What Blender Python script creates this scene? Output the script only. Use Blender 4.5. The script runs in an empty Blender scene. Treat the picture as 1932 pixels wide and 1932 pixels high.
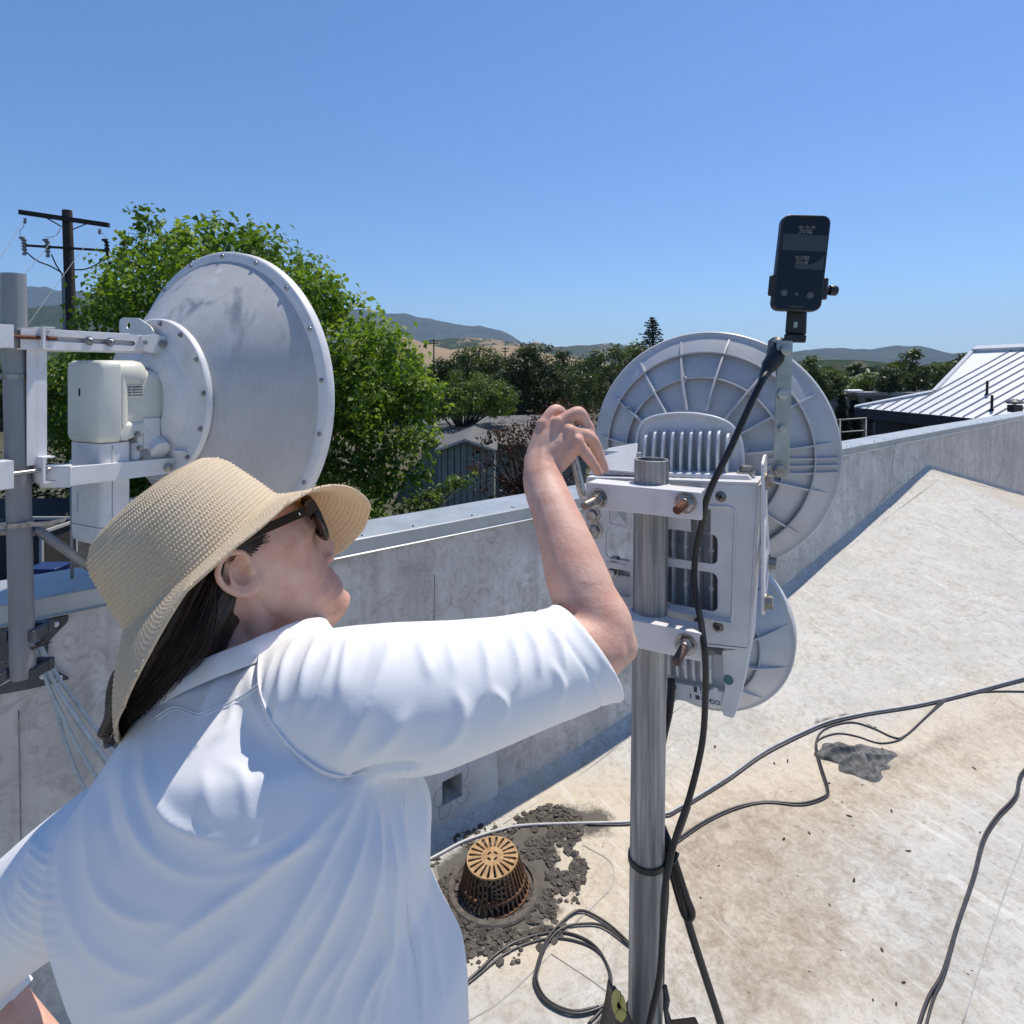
import bpy, bmesh, math, random
import numpy as np
from mathutils import Vector, Matrix

R = math.radians
F, CX, HV, H = 1150.0, 966.0, 700.0, 2.0
SC = bpy.context.scene
COL = SC.collection

# ------------------------------------------------------------------ camera
cam = bpy.data.objects.new("camera", bpy.data.cameras.new("camera"))
COL.objects.link(cam)
cam.location = (0, 0, H)
cam.rotation_euler = (R(90), 0, 0)
cam.data.sensor_width = 36
cam.data.sensor_fit = 'HORIZONTAL'
cam.data.lens = 36 * F / 1932
cam.data.shift_y = -(966 - HV) / 1932
cam.data.clip_start = 0.05
cam.data.clip_end = 40000
SC.camera = cam

# ------------------------------------------------------------------ sky and sun
SUN_AZ, SUN_EL = 44.0, 67.0            # degrees to the right of the view axis, above the horizon
world = bpy.data.worlds.new("World")
SC.world = world
world.use_nodes = True
wn = world.node_tree
sky = wn.nodes.new('ShaderNodeTexSky')
sky.sky_type = 'NISHITA'
sky.sun_disc = False
sky.sun_elevation = R(SUN_EL)
sky.sun_rotation = R(SUN_AZ)
sky.altitude = 100
sky.air_density = 1.15
sky.dust_density = 0.2
sky.ozone_density = 4.0
wn.nodes['Background'].inputs['Strength'].default_value = 0.125
tint = wn.nodes.new('ShaderNodeMix'); tint.data_type = 'RGBA'; tint.blend_type = 'MULTIPLY'
tint.inputs[0].default_value = 1.0
tint.inputs[7].default_value = (0.56, 0.74, 1.0, 1)
wn.links.new(sky.outputs[0], tint.inputs[6])
wn.links.new(tint.outputs[2], wn.nodes['Background'].inputs['Color'])
sl = bpy.data.lights.new("sun", 'SUN')
sl.energy = 4.6
sl.angle = R(0.53)
sl.color = (1.0, 0.93, 0.83)
sun = bpy.data.objects.new("sun", sl)
COL.objects.link(sun)
sdir = Vector((math.sin(R(SUN_AZ)) * math.cos(R(SUN_EL)), math.cos(R(SUN_AZ)) * math.cos(R(SUN_EL)), math.sin(R(SUN_EL))))
sun.rotation_euler = (-sdir).to_track_quat('-Z', 'Y').to_euler()
sun.location = (0, 0, 30)
SC.view_settings.view_transform = 'Standard'
SC.view_settings.look = 'None'
SC.view_settings.exposure = 0.1
SC.view_settings.gamma = 1.0
SC.cycles.max_bounces = 8
SC.cycles.transparent_max_bounces = 12
SC.cycles.volume_bounces = 1


# ------------------------------------------------------------------ helpers
def P(u, v, Y):
    """a point of the place seen in the direction (u, v) of a 1932 px wide picture, Y metres ahead"""
    return Vector(((u - CX) / F * Y, Y, H - (v - HV) / F * Y))


def ray(u, v):
    return Vector(((u - CX) / F, 1.0, (HV - v) / F))


def link(o, parent=None):
    COL.objects.link(o)
    if parent is not None:
        o.parent = parent
        o.matrix_parent_inverse = parent.matrix_basis.inverted()
    return o


def tag(o, label=None, cat=None, group=None, kind=None):
    if label: o['label'] = label
    if cat: o['category'] = cat
    if group: o['group'] = group
    if kind: o['kind'] = kind
    return o


def thing(name, loc, label, cat, group=None):
    o = bpy.data.objects.new(name, None)
    o.empty_display_size = 0.1
    o.location = loc
    COL.objects.link(o)
    return tag(o, label, cat, group)


def frame_to(axis, up=(0, 0, 1)):
    z = Vector(axis).normalized()
    x = Vector(up).cross(z)
    if x.length < 1e-4: x = Vector((1, 0, 0)).cross(z)
    x.normalize()
    y = z.cross(x)
    return Matrix((x, y, z)).transposed()


def place_mesh(name, me, mat, parent, smooth=40, bevel=0, segs=2):
    if mat is not None: me.materials.append(mat)
    o = bpy.data.objects.new(name, me)
    if parent is None and len(me.vertices):
        n = len(me.vertices)
        co = np.empty(n * 3, np.float32); me.vertices.foreach_get('co', co); co = co.reshape(-1, 3)
        lo, hi = co.min(0), co.max(0)
        c = np.array([(lo[0] + hi[0]) / 2, (lo[1] + hi[1]) / 2, lo[2]], np.float32)
        me.vertices.foreach_set('co', (co - c).ravel())
        o.location = [float(q) for q in c]
    link(o, parent)
    if smooth is not None:
        me.shade_smooth()
        if smooth < 180: me.set_sharp_from_angle(angle=R(smooth))
    if bevel:
        b = o.modifiers.new('bevel', 'BEVEL')
        b.width = bevel; b.segments = segs; b.limit_method = 'ANGLE'; b.angle_limit = R(35)
        b.harden_normals = False
    return o


class MB:
    """collects shapes; build() links them as ONE mesh object"""
    def __init__(s, M=None):
        s.bm = bmesh.new(); s.M = M or Matrix()

    def vert(s, p): return s.bm.verts.new(s.M @ Vector(p))

    def face(s, pts):
        try: return s.bm.faces.new([s.vert(p) for p in pts])
        except ValueError: return None

    def box(s, c, size, rot=None):
        c = Vector(c); h = Vector(size) / 2
        rot = rot or Matrix.Identity(3)
        vs = [s.vert(c + rot @ Vector((sx * h.x, sy * h.y, sz * h.z))) for sx in (-1, 1) for sy in (-1, 1) for sz in (-1, 1)]
        for f in ((0, 1, 3, 2), (4, 6, 7, 5), (0, 4, 5, 1), (2, 3, 7, 6), (0, 2, 6, 4), (1, 5, 7, 3)):
            s.bm.faces.new([vs[k] for k in f])
        return s

    def hexa(s, lo, hi):
        """lo, hi: four corners each, in the same turning order"""
        a = [s.vert(p) for p in lo]; b = [s.vert(p) for p in hi]
        n = len(a)
        s.bm.faces.new(a[::-1]); s.bm.faces.new(b)
        for k in range(n):
            s.bm.faces.new((a[k], a[(k + 1) % n], b[(k + 1) % n], b[k]))
        return s

    def loft(s, rings, closed=True, cap0=True, cap1=True):
        vs = [[s.vert(p) for p in r] for r in rings]
        n = len(vs[0])
        for i in range(len(vs) - 1):
            for k in range(n if closed else n - 1):
                k2 = (k + 1) % n
                s.bm.faces.new((vs[i][k], vs[i][k2], vs[i + 1][k2], vs[i + 1][k]))
        if closed and cap0: s.bm.faces.new(vs[0][::-1])
        if closed and cap1: s.bm.faces.new(vs[-1])
        return s

    def tube(s, pts, r, n=10, closed=False, cap=True, squash=1.0):
        pts = [Vector(p) for p in pts]
        m = len(pts)
        rr = r if isinstance(r, (list, tuple)) else [r] * m
        rings = []
        nrm = None
        for i in range(m):
            if closed: t = pts[(i + 1) % m] - pts[i - 1]
            else: t = pts[min(i + 1, m - 1)] - pts[max(i - 1, 0)]
            if t.length < 1e-9: t = Vector((0, 0, 1))
            t.normalize()
            if nrm is None:
                nrm = Vector((0, 0, 1)) - t * t.z
                if nrm.length < 0.05: nrm = Vector((1, 0, 0)) - t * t.x
            nrm = nrm - t * nrm.dot(t)
            nrm.normalize()
            b = t.cross(nrm)
            rings.append([pts[i] + (nrm * math.cos(a) + b * math.sin(a) * squash) * rr[i] for a in (2 * math.pi * k / n for k in range(n))])
        if closed: rings.append(rings[0])
        s.loft(rings, True, cap and not closed, cap and not closed)
        if closed: bmesh.ops.remove_doubles(s.bm, verts=s.bm.verts[:], dist=1e-6)
        return s

    def cyl(s, p0, p1, r0, r1=None, n=20, cap=True):
        return s.tube([p0, p1], [r0, r0 if r1 is None else r1], n, cap=cap)

    def rev(s, prof, o, axis, n=48, a0=0.0, a1=2 * math.pi, up=(0, 0, 1), closed_prof=False):
        """prof: (radius, height along axis) list turned about the axis through o"""
        Q = frame_to(axis, up); o = Vector(o)
        full = abs(a1 - a0 - 2 * math.pi) < 1e-6
        m = n if full else n + 1
        rings = []
        for k in range(m):
            a = a0 + (a1 - a0) * k / n
            rings.append([s.vert(o + Q @ Vector((pr * math.cos(a), pr * math.sin(a), ph))) for pr, ph in prof])
        L = len(prof)
        for k in range(n):
            A, B = rings[k], rings[(k + 1) % m]
            for j in range(L if closed_prof else L - 1):
                j2 = (j + 1) % L
                try: s.bm.faces.new((A[j], B[j], B[j2], A[j2]))
                except ValueError: pass
        bmesh.ops.remove_doubles(s.bm, verts=s.bm.verts[:], dist=1e-6)
        return s

    def plate(s, outer, holes, fn, t0, t1):
        """flat plate with holes: 2-D loops mapped by fn(x, y, t) between t0 and t1"""
        bm2 = bmesh.new()
        es = []
        for loop in [outer] + list(holes):
            vs = [bm2.verts.new((x, y, 0)) for x, y in loop]
            for k in range(len(vs)): es.append(bm2.edges.new((vs[k], vs[(k + 1) % len(vs)])))
        bmesh.ops.triangle_fill(bm2, use_beauty=True, use_dissolve=False, edges=es)
        bmesh.ops.dissolve_limit(bm2, angle_limit=0.01, verts=bm2.verts[:], edges=[e for e in bm2.edges if not e.is_boundary])
        bm2.verts.index_update()
        top = [s.vert(fn(v.co.x, v.co.y, t0)) for v in bm2.verts]
        bot = [s.vert(fn(v.co.x, v.co.y, t1)) for v in bm2.verts]
        for f in bm2.faces:
            ids = [v.index for v in f.verts]
            for src, od in ((top, 1), (bot, -1)):
                try: s.bm.faces.new([src[k] for k in ids[::od]])
                except ValueError: pass
        for e in bm2.edges:
            if e.is_boundary:
                a, b = e.verts[0].index, e.verts[1].index
                try: s.bm.faces.new((top[a], top[b], bot[b], bot[a]))
                except ValueError: pass
        bm2.free()
        return s

    def ball(s, c, r, rot=None, seg=20, ring=12):
        c = Vector(c); r = Vector(r) if not isinstance(r, (int, float)) else Vector((r, r, r))
        rot = rot or Matrix.Identity(3)
        M = Matrix.Translation(c) @ rot.to_4x4() @ Matrix.Diagonal((r.x, r.y, r.z, 1))
        bmesh.ops.create_uvsphere(s.bm, u_segments=seg, v_segments=ring, radius=1, matrix=s.M @ M)
        return s

    def build(s, name, mat, parent=None, smooth=40, bevel=0, segs=2, fix=True):
        if fix: bmesh.ops.recalc_face_normals(s.bm, faces=s.bm.faces[:])
        me = bpy.data.meshes.new(name)
        s.bm.to_mesh(me); s.bm.free()
        return place_mesh(name, me, mat, parent, smooth, bevel, segs)


def from_arrays(name, co, faces, mat, parent=None, smooth=None, uv=None):
    """co (n,3), faces (m,k)"""
    me = bpy.data.meshes.new(name)
    co = np.asarray(co, np.float32); faces = np.asarray(faces, np.int32)
    m, k = faces.shape
    me.vertices.add(len(co)); me.vertices.foreach_set('co', co.ravel())
    me.loops.add(m * k); me.loops.foreach_set('vertex_index', faces.ravel())
    me.polygons.add(m); me.polygons.foreach_set('loop_start', np.arange(0, m * k, k, dtype=np.int32))
    try: me.polygons.foreach_set('loop_total', np.full(m, k, np.int32))
    except Exception: pass
    me.update(calc_edges=True)
    if uv is not None:
        l = me.uv_layers.new(name='UVMap')
        l.data.foreach_set('uv', np.asarray(uv, np.float32)[faces.ravel()].ravel())
    return place_mesh(name, me, mat, parent, smooth)


def spline(pts, n=8):
    """Catmull-Rom through pts (any dimension)"""
    p = [np.array(q, float) for q in pts]
    out = []
    for i in range(len(p) - 1):
        a = p[i - 1] if i > 0 else 2 * p[0] - p[1]
        b, c = p[i], p[i + 1]
        d = p[i + 2] if i + 2 < len(p) else 2 * p[-1] - p[-2]
        for k in range(n):
            t = k / n
            out.append(0.5 * ((2 * b) + (c - a) * t + (2 * a - 5 * b + 4 * c - d) * t * t + (3 * b - a - 3 * c + d) * t ** 3))
    out.append(p[-1])
    return out


def rrect(x0, y0, x1, y1, r, n=4):
    out = []
    for cx, cy, a in ((x1 - r, y1 - r, 0), (x0 + r, y1 - r, 90), (x0 + r, y0 + r, 180), (x1 - r, y0 + r, 270)):
        for k in range(n + 1):
            t = R(a + 90 * k / n)
            out.append((cx + r * math.cos(t), cy + r * math.sin(t)))
    return out


def round_poly(pts, r=0.004, n=3):
    """rounds the corners of a 2-D polygon"""
    out = []
    m = len(pts)
    for i in range(m):
        p = np.array(pts[i], float); a = np.array(pts[i - 1], float); b = np.array(pts[(i + 1) % m], float)
        da, db = a - p, b - p
        la, lb = np.linalg.norm(da), np.linalg.norm(db)
        q = min(r, la * 0.45, lb * 0.45)
        A, B = p + da / la * q, p + db / lb * q
        for k in range(n + 1):
            t = k / n
            out.append(tuple((1 - t) ** 2 * A + 2 * t * (1 - t) * p + t * t * B))
    return out


class Frame:
    """local axes of a pointed antenna: r to its right, d where it looks, z up; origin on its mast"""
    def __init__(s, ox, oy, deg):
        s.o = Vector((ox, oy, 0)); s.d = Vector((math.sin(R(deg)), math.cos(R(deg)), 0)); s.r = Vector((math.cos(R(deg)), -math.sin(R(deg)), 0))
        s.z = Vector((0, 0, 1))

    def pt(s, r, d, z): return s.o + s.r * r + s.d * d + s.z * z

    def rot(s): return Matrix((s.r, s.d, s.z)).transposed()

    def _hit(s, u, v, nrm, k):
        q = ray(u, v); c = Vector((0, 0, H))
        t = (k + nrm.dot(s.o) - nrm.dot(c)) / nrm.dot(q)
        w = c + q * t - s.o
        return (w.dot(s.r), w.dot(s.d), w.z)

    def on_d(s, u, v, d): h = s._hit(u, v, s.d, d); return (h[0], h[2])      # -> (r, z)
    def on_r(s, u, v, r): h = s._hit(u, v, s.r, r); return (h[1], h[2])      # -> (d, z)
    def on_z(s, u, v, z):
        h = s._hit(u, v, s.z, z); return (h[0], h[1])


# ------------------------------------------------------------------ materials
def nodes(name):
    m = bpy.data.materials.new(name); m.use_nodes = True
    nt = m.node_tree
    return m, nt, nt.nodes['Principled BSDF']


def N(nt, kind, **kw):
    n = nt.nodes.new(kind)
    for k, v in kw.items():
        if k in n.inputs: n.inputs[k].default_value = v
        else: setattr(n, k, v)
    return n


def L(nt, a, b): nt.links.new(a, b)


def pos(nt, scale=(1, 1, 1), rot=(0, 0, 0), src='world'):
    if src == 'world': o = N(nt, 'ShaderNodeNewGeometry').outputs['Position']
    elif src == 'uv': o = N(nt, 'ShaderNodeUVMap').outputs[0]
    else: o = N(nt, 'ShaderNodeTexCoord').outputs['Object']
    mp = N(nt, 'ShaderNodeMapping')
    mp.inputs['Scale'].default_value = scale; mp.inputs['Rotation'].default_value = rot
    L(nt, o, mp.inputs['Vector'])
    return mp.outputs[0]


def noise(nt, vec, scale=5, detail=4, rough=0.55, dist=0.0):
    n = N(nt, 'ShaderNodeTexNoise')
    n.inputs['Scale'].default_value = scale; n.inputs['Detail'].default_value = detail
    n.inputs['Roughness'].default_value = rough; n.inputs['Distortion'].default_value = dist
    if vec is not None: L(nt, vec, n.inputs['Vector'])
    return n.outputs['Fac']


def ramp(nt, fac, stops, mode='LINEAR'):
    r = N(nt, 'ShaderNodeValToRGB'); r.color_ramp.interpolation = mode
    e = r.color_ramp.elements
    while len(e) < len(stops): e.new(0.5)
    for k, (p, c) in enumerate(stops):
        e[k].position = p
        e[k].color = (c, c, c, 1) if isinstance(c, (int, float)) else (*c, 1)
    L(nt, fac, r.inputs['Fac'])
    return r.outputs['Color']


def mixc(nt, fac, a, b, mode='MIX'):
    m = N(nt, 'ShaderNodeMix'); m.data_type = 'RGBA'; m.blend_type = mode
    for s, v in ((m.inputs['Factor'], fac), (m.inputs['A'], a), (m.inputs['B'], b)):
        pass
    def put(sock, v):
        if hasattr(v, 'is_output'): L(nt, v, sock)
        elif isinstance(v, (int, float)): sock.default_value = v if sock.type == 'VALUE' else (v, v, v, 1)
        else: sock.default_value = (*v, 1)
    put(m.inputs[0], fac); put(m.inputs[6], a); put(m.inputs[7], b)
    return m.outputs[2]


def math_(nt, op, a, b=None, c=None, clamp=False):
    m = N(nt, 'ShaderNodeMath'); m.operation = op; m.use_clamp = clamp
    for k, v in enumerate((a, b, c)):
        if v is None: continue
        if hasattr(v, 'is_output'): L(nt, v, m.inputs[k])
        else: m.inputs[k].default_value = v
    return m.outputs[0]


def bump(nt, bs, height, strength=0.3, dist=0.002):
    b = N(nt, 'ShaderNodeBump')
    b.inputs['Strength'].default_value = strength; b.inputs['Distance'].default_value = dist
    L(nt, height, b.inputs['Height']); L(nt, b.outputs[0], bs.inputs['Normal'])
    return b


def simple(name, c, c2=None, scale=20, rough=0.5, metal=0.0, bmp=0.0, bscale=None, stretch=(1, 1, 1), lo=0.4, hi=0.65, detail=5, spec=0.5, rvar=0.0):
    m, nt, bs = nodes(name)
    bs.inputs['Roughness'].default_value = rough
    bs.inputs['Metallic'].default_value = metal
    bs.inputs['Specular IOR Level'].default_value = spec
    bs.inputs['Base Color'].default_value = (*c, 1)
    if c2 is not None:
        v = pos(nt, stretch)
        n = noise(nt, v, scale, detail, 0.6)
        f = ramp(nt, n, ((lo, 0.0), (hi, 1.0)))
        L(nt, mixc(nt, f, c, c2), bs.inputs['Base Color'])
        if rvar:
            L(nt, math_(nt, 'MULTIPLY_ADD', f, rvar, rough), bs.inputs['Roughness'])
    if bmp:
        v2 = pos(nt, stretch)
        bump(nt, bs, noise(nt, v2, bscale or scale * 3, 4), bmp, 0.002)
    return m
# ================================================================== numeric noise
def _hash(ix, iy, seed):
    n = (ix.astype(np.int64) * 374761393 + iy.astype(np.int64) * 668265263 + seed * 1442695041) & 0x7fffffff
    n = ((n ^ (n >> 13)) * 1274126177) & 0x7fffffff
    n = n ^ (n >> 16)
    return (n & 0xffff) / 65535.0


def vnoise(x, y, seed=0):
    x = np.asarray(x, float); y = np.asarray(y, float)
    ix, iy = np.floor(x), np.floor(y)
    fx, fy = x - ix, y - iy
    fx = fx * fx * (3 - 2 * fx); fy = fy * fy * (3 - 2 * fy)
    a, b = _hash(ix, iy, seed), _hash(ix + 1, iy, seed)
    c, d = _hash(ix, iy + 1, seed), _hash(ix + 1, iy + 1, seed)
    return (a * (1 - fx) + b * fx) * (1 - fy) + (c * (1 - fx) + d * fx) * fy


def fbm(x, y, seed=0, oct=4):
    s = 0; a = 0.5; t = 0
    x = np.asarray(x, float); y = np.asarray(y, float)
    for k in range(oct):
        s = s + a * vnoise(x, y, seed + k * 17); t += a
        x = x * 2.03 + 11.3; y = y * 2.03 + 5.7; a *= 0.5
    return s / t


def sstep(a, b, x):
    t = np.clip((np.asarray(x, float) - a) / (b - a), 0, 1)
    return t * t * (3 - 2 * t)


# ================================================================== the roof and its parapet
WDIR = Vector((1414, 1150, 0)).normalized()
WIN = Vector((WDIR.y, -WDIR.x, 0))             # from the wall into the roof
W0 = Vector((-0.0642, 2.84, 0))                # on the inner face of the wall
COPE = H - 0.658                                # top of the coping
GROUND = -6.0


def wall_pt(s, t, z): return W0 + WDIR * s + WIN * t + Vector((0, 0, z))


def wall_hit(u, v, t=0.0):
    q = ray(u, v); c = Vector((0, 0, H))
    k = (WIN.dot(W0) + t - WIN.dot(c)) / WIN.dot(q)
    p = c + q * k
    return ((p - W0).dot(WDIR), p.z)


_R0, _E, _F2 = np.array((4.44, 6.51, 0.964)), np.array((4.642, 5.526, 0.717)), np.array((6.74, 8.39, 0.38))
_n2 = np.cross(_E - _R0, _F2 - _R0)


def roofz(x, y):
    x = np.asarray(x, float); y = np.asarray(y, float)
    t = (x - W0.x) * WIN.x + (y - W0.y) * WIN.y
    zb = 0.0 + 0.012 * np.maximum(0, t - 0.9) + 0.012 * (fbm(x * 0.8 + 3, y * 0.8, 5, 3) - 0.5)
    zb = zb - 0.012 * np.exp(-(((x + 0.07) ** 2 + (y - 2.374) ** 2) / 0.16))
    p1 = 0.026 + 0.0376 * (x - 0.67) + 0.2595 * (y - 3.44) + 0.02 * (fbm(x * 1.1, y * 1.1, 9, 3) - 0.5)
    p2 = _R0[2] - (_n2[0] * (x - _R0[0]) + _n2[1] * (y - _R0[1])) / _n2[2]
    k = 0.012
    up = -k * np.logaddexp(-p1 / k, -p2 / k)
    k = 0.03
    return k * np.logaddexp(zb / k, up / k)


def roof_hit(u, v, lift=0.0):
    q = ray(u, v)
    lo, hi = 0.5, 14.0
    f = lambda k: (H + q.z * k - lift) - float(roofz(q.x * k, k))
    prev = lo
    k = lo
    while k < hi:
        if f(k) < 0: break
        prev = k; k += 0.05
    a, b = prev, k
    for _ in range(24):
        m = (a + b) / 2
        if f(m) < 0: b = m
        else: a = m
    return Vector((q.x * a, a, H + q.z * a))


def seg_dist(x, y, pts):
    d = np.full(np.shape(x), 1e9)
    for (ax, ay), (bx, by) in zip(pts[:-1], pts[1:]):
        vx, vy = bx - ax, by - ay
        t = np.clip(((x - ax) * vx + (y - ay) * vy) / (vx * vx + vy * vy + 1e-12), 0, 1)
        d = np.minimum(d, np.hypot(x - ax - t * vx, y - ay - t * vy))
    return d


DRAIN = Vector((-0.07, 2.374, 0))


def along(nt, deg, scale):
    # world position turned by deg about the vertical, then stretched
    a = pos(nt, (1, 1, 1), (0, 0, R(deg)))
    m = N(nt, 'ShaderNodeMapping'); m.inputs['Scale'].default_value = scale
    L(nt, a, m.inputs['Vector'])
    return m.outputs[0]


def mat_roof():
    m, nt, bs = nodes('roof_membrane')
    bs.inputs['Roughness'].default_value = 0.62
    p = pos(nt)
    n1 = noise(nt, p, 2.4, 10, 0.68, 0.6)
    n2 = noise(nt, p, 11, 10, 0.74, 1.6)
    n3 = noise(nt, p, 42, 8, 0.72, 0.8)
    fine = noise(nt, p, 75, 6, 0.7)
    base = mixc(nt, ramp(nt, n1, ((0.36, 0.0), (0.66, 1.0))), (0.53, 0.515, 0.475), (0.41, 0.40, 0.365))
    base = mixc(nt, ramp(nt, n2, ((0.46, 0.0), (0.70, 0.80))), base, (0.345, 0.335, 0.295))
    base = mixc(nt, ramp(nt, n3, ((0.50, 0.0), (0.72, 0.50))), base, (0.33, 0.315, 0.275))
    base = mixc(nt, ramp(nt, n3, ((0.26, 0.45), (0.42, 0.0))), base, (0.66, 0.65, 0.61))
    def attr(name):
        a = N(nt, 'ShaderNodeAttribute'); a.attribute_name = name
        return a.outputs['Fac']
    wig = noise(nt, p, 5.0, 7, 0.68, 0.8)
    y = ramp(nt, math_(nt, 'ADD', attr('yellow'), math_(nt, 'MULTIPLY_ADD', wig, 1.2, -0.6)), ((0.15, 0.0), (1.1, 0.80)))
    base = mixc(nt, y, base, (0.565, 0.48, 0.35))
    b = math_(nt, 'ADD', attr('brown'), math_(nt, 'MULTIPLY_ADD', wig, 0.9, -0.45))
    b = math_(nt, 'ADD', b, math_(nt, 'MULTIPLY_ADD', n2, 2.0, -1.0))
    b = math_(nt, 'ADD', b, math_(nt, 'MULTIPLY_ADD', n3, 1.5, -0.75))
    base = mixc(nt, ramp(nt, b, ((0.0, 0.0), (1.35, 0.88))), base, (0.225, 0.175, 0.12))
    # pale brush strokes and scuffs
    sm = noise(nt, p, 1.3, 3)
    arcs = ramp(nt, noise(nt, pos(nt, (1, 1, 1)), 3.2, 4, 0.55, 2.2), ((0.490, 0.0), (0.50, 1.0), (0.51, 0.0)))
    base = mixc(nt, math_(nt, 'MULTIPLY', math_(nt, 'MULTIPLY', arcs, ramp(nt, attr('brown'), ((0.05, 1.0), (0.25, 0.0)))), ramp(nt, sm, ((0.48, 0.0), (0.60, 0.5)))), base, (0.74, 0.73, 0.70))
    st = noise(nt, along(nt, 62, (3.2, 42, 8)), 0.7, 6, 0.62, 1.2)
    base = mixc(nt, math_(nt, 'MULTIPLY', ramp(nt, st, ((0.57, 0.0), (0.63, 1.0))), ramp(nt, sm, ((0.44, 0.34), (0.58, 0.0)))), base, (0.72, 0.71, 0.69))
    scd = noise(nt, along(nt, -35, (5, 34, 9)), 1.0, 7, 0.68, 1.6)
    base = mixc(nt, ramp(nt, scd, ((0.60, 0.0), (0.74, 0.45))), base, (0.28, 0.26, 0.22))
    d = math_(nt, 'ADD', attr('mud'), math_(nt, 'MULTIPLY_ADD', noise(nt, p, 14, 8, 0.74), 1.5, -0.75))
    base = mixc(nt, ramp(nt, d, ((0.36, 0.0), (0.70, 0.95))), base, (0.068, 0.058, 0.046))
    speck = ramp(nt, noise(nt, p, 130, 2, 0.5), ((0.69, 0.0), (0.73, 1.0)))
    base = mixc(nt, math_(nt, 'MULTIPLY', speck, 0.6), base, (0.12, 0.10, 0.08))
    L(nt, base, bs.inputs['Base Color'])
    h = math_(nt, 'ADD', noise(nt, p, 9, 6, 0.6), math_(nt, 'MULTIPLY', fine, 0.3))
    bump(nt, bs, h, 0.5, 0.012)
    return m


def build_roof():
    ss = np.concatenate([np.arange(-9, -1.5, 0.15), np.arange(-1.5, 5.0, 0.025), np.arange(5.0, 8.5, 0.04), np.arange(8.5, 14.01, 0.15)])
    tt = np.concatenate([np.arange(-0.01, 3.0, 0.025), np.arange(3.0, 9.0, 0.12)])
    S, T = np.meshgrid(ss, tt, indexing='ij')
    X = W0.x + WDIR.x * S + WIN.x * T; Y = W0.y + WDIR.y * S + WIN.y * T
    Z = roofz(X, Y)
    # the membrane is turned up against the wall in a soft cove
    Z = Z + 0.05 * np.exp(-np.maximum(T, 0) / 0.022)
    n, m = S.shape
    idx = np.arange(n * m).reshape(n, m)
    faces = np.stack([idx[:-1, :-1].ravel(), idx[1:, :-1].ravel(), idx[1:, 1:].ravel(), idx[:-1, 1:].ravel()], 1)[:, ::-1]
    o = from_arrays('roof', np.stack([X.ravel(), Y.ravel(), Z.ravel()], 1), faces, mat_roof(), None, 180)
    tag(o, 'pale stained membrane roof', None, None, 'structure')
    def px(*uv): return [tuple(roof_hit(u, v).xy) for u, v in uv]
    x, y = X.ravel(), Y.ravel()
    wob = fbm(x * 2, y * 2, 3, 3) - 0.5
    b = 0.95 * np.exp(-(seg_dist(x, y, px((1290, 1560), (1400, 1540), (1520, 1500), (1700, 1440))) / 0.10) ** 2) * 0.55
    b += 0.95 * np.exp(-(seg_dist(x, y, px((1420, 1590), (1460, 1700))) / (0.20 + 0.1 * wob)) ** 2)
    b += 0.62 * np.exp(-(seg_dist(x, y, px((1330, 1600), (1320, 1750), (1420, 1830), (1520, 1760))) / 0.10) ** 2)
    cpx = roof_hit(1450, 1690); ang = np.arctan2(y - cpx.y, x - cpx.x); rad = np.hypot((x - cpx.x) * 0.8, (y - cpx.y))
    b += 0.42 * np.exp(-((rad - 0.42 - 0.10 * np.sin(2 * ang + 1)) / 0.09) ** 2) * (0.6 + 0.4 * np.sin(ang * 1.0 + 2.5))
    b += 0.30 * np.exp(-((rad - 0.25 - 0.05 * np.sin(3 * ang)) / 0.05) ** 2)
    b += 0.22 * np.exp(-(rad / 0.55) ** 4)
    b += 0.45 * np.exp(-(seg_dist(x, y, px((1250, 1900), (1420, 1880))) / 0.16) ** 2)
    b += 0.55 * np.exp(-(seg_dist(x, y, px((1560, 1560), (1760, 1455), (1930, 1345))) / 0.13) ** 2)
    b += 0.9 * np.exp(-(seg_dist(x, y, px((1590, 1490), (1720, 1425), (1800, 1390))) / 0.025) ** 2)
    yl = 0.95 * np.exp(-(seg_dist(x, y, px((1060, 1500), (1290, 1560), (1560, 1480), (1760, 1420), (1932, 1350))) / 0.26) ** 2)
    yl += 0.9 * np.exp(-(seg_dist(x, y, px((860, 1760), (1000, 1760), (1120, 1650), (1110, 1580))) / 0.17) ** 2)
    yl += 0.22 + 0.25 * wob
    yl += 0.55 * np.exp(-(seg_dist(x, y, px((1300, 1700), (1450, 1780))) / 0.35) ** 2)
    yl += 0.95 * sstep(0.0, 0.06, roofz(x, y) - (0.026 + 0.0376 * (x - 0.67) + 0.2595 * (y - 3.44)) + 0.0) * 0
    mu = np.exp(-(np.hypot(x - DRAIN.x, y - DRAIN.y) / 0.27) ** 4) * 1.1
    mu += 0.95 * np.exp(-(seg_dist(x, y, px((900, 1700), (990, 1600), (1050, 1545), (1120, 1550))) / 0.10) ** 2)
    mu += 0.75 * np.exp(-(seg_dist(x, y, px((1545, 1365), (1600, 1352))) / 0.035) ** 2)
    far = sstep(0.0, 0.05, (_R0[2] - (_n2[0] * (x - _R0[0]) + _n2[1] * (y - _R0[1])) / _n2[2]) * -1 + (0.026 + 0.0376 * (x - 0.67) + 0.2595 * (y - 3.44)))
    yl = yl + 0.55 * far
    b = b + 0.3 * far
    b = 0.80 * np.tanh(b * 0.85)
    for nm, arr in (('brown', b), ('yellow', yl), ('mud', mu)):
        a = o.data.attributes.new(nm, 'FLOAT', 'POINT'); a.data.foreach_set('value', np.asarray(arr, np.float32))
    return o


ROOF = build_roof()


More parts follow.
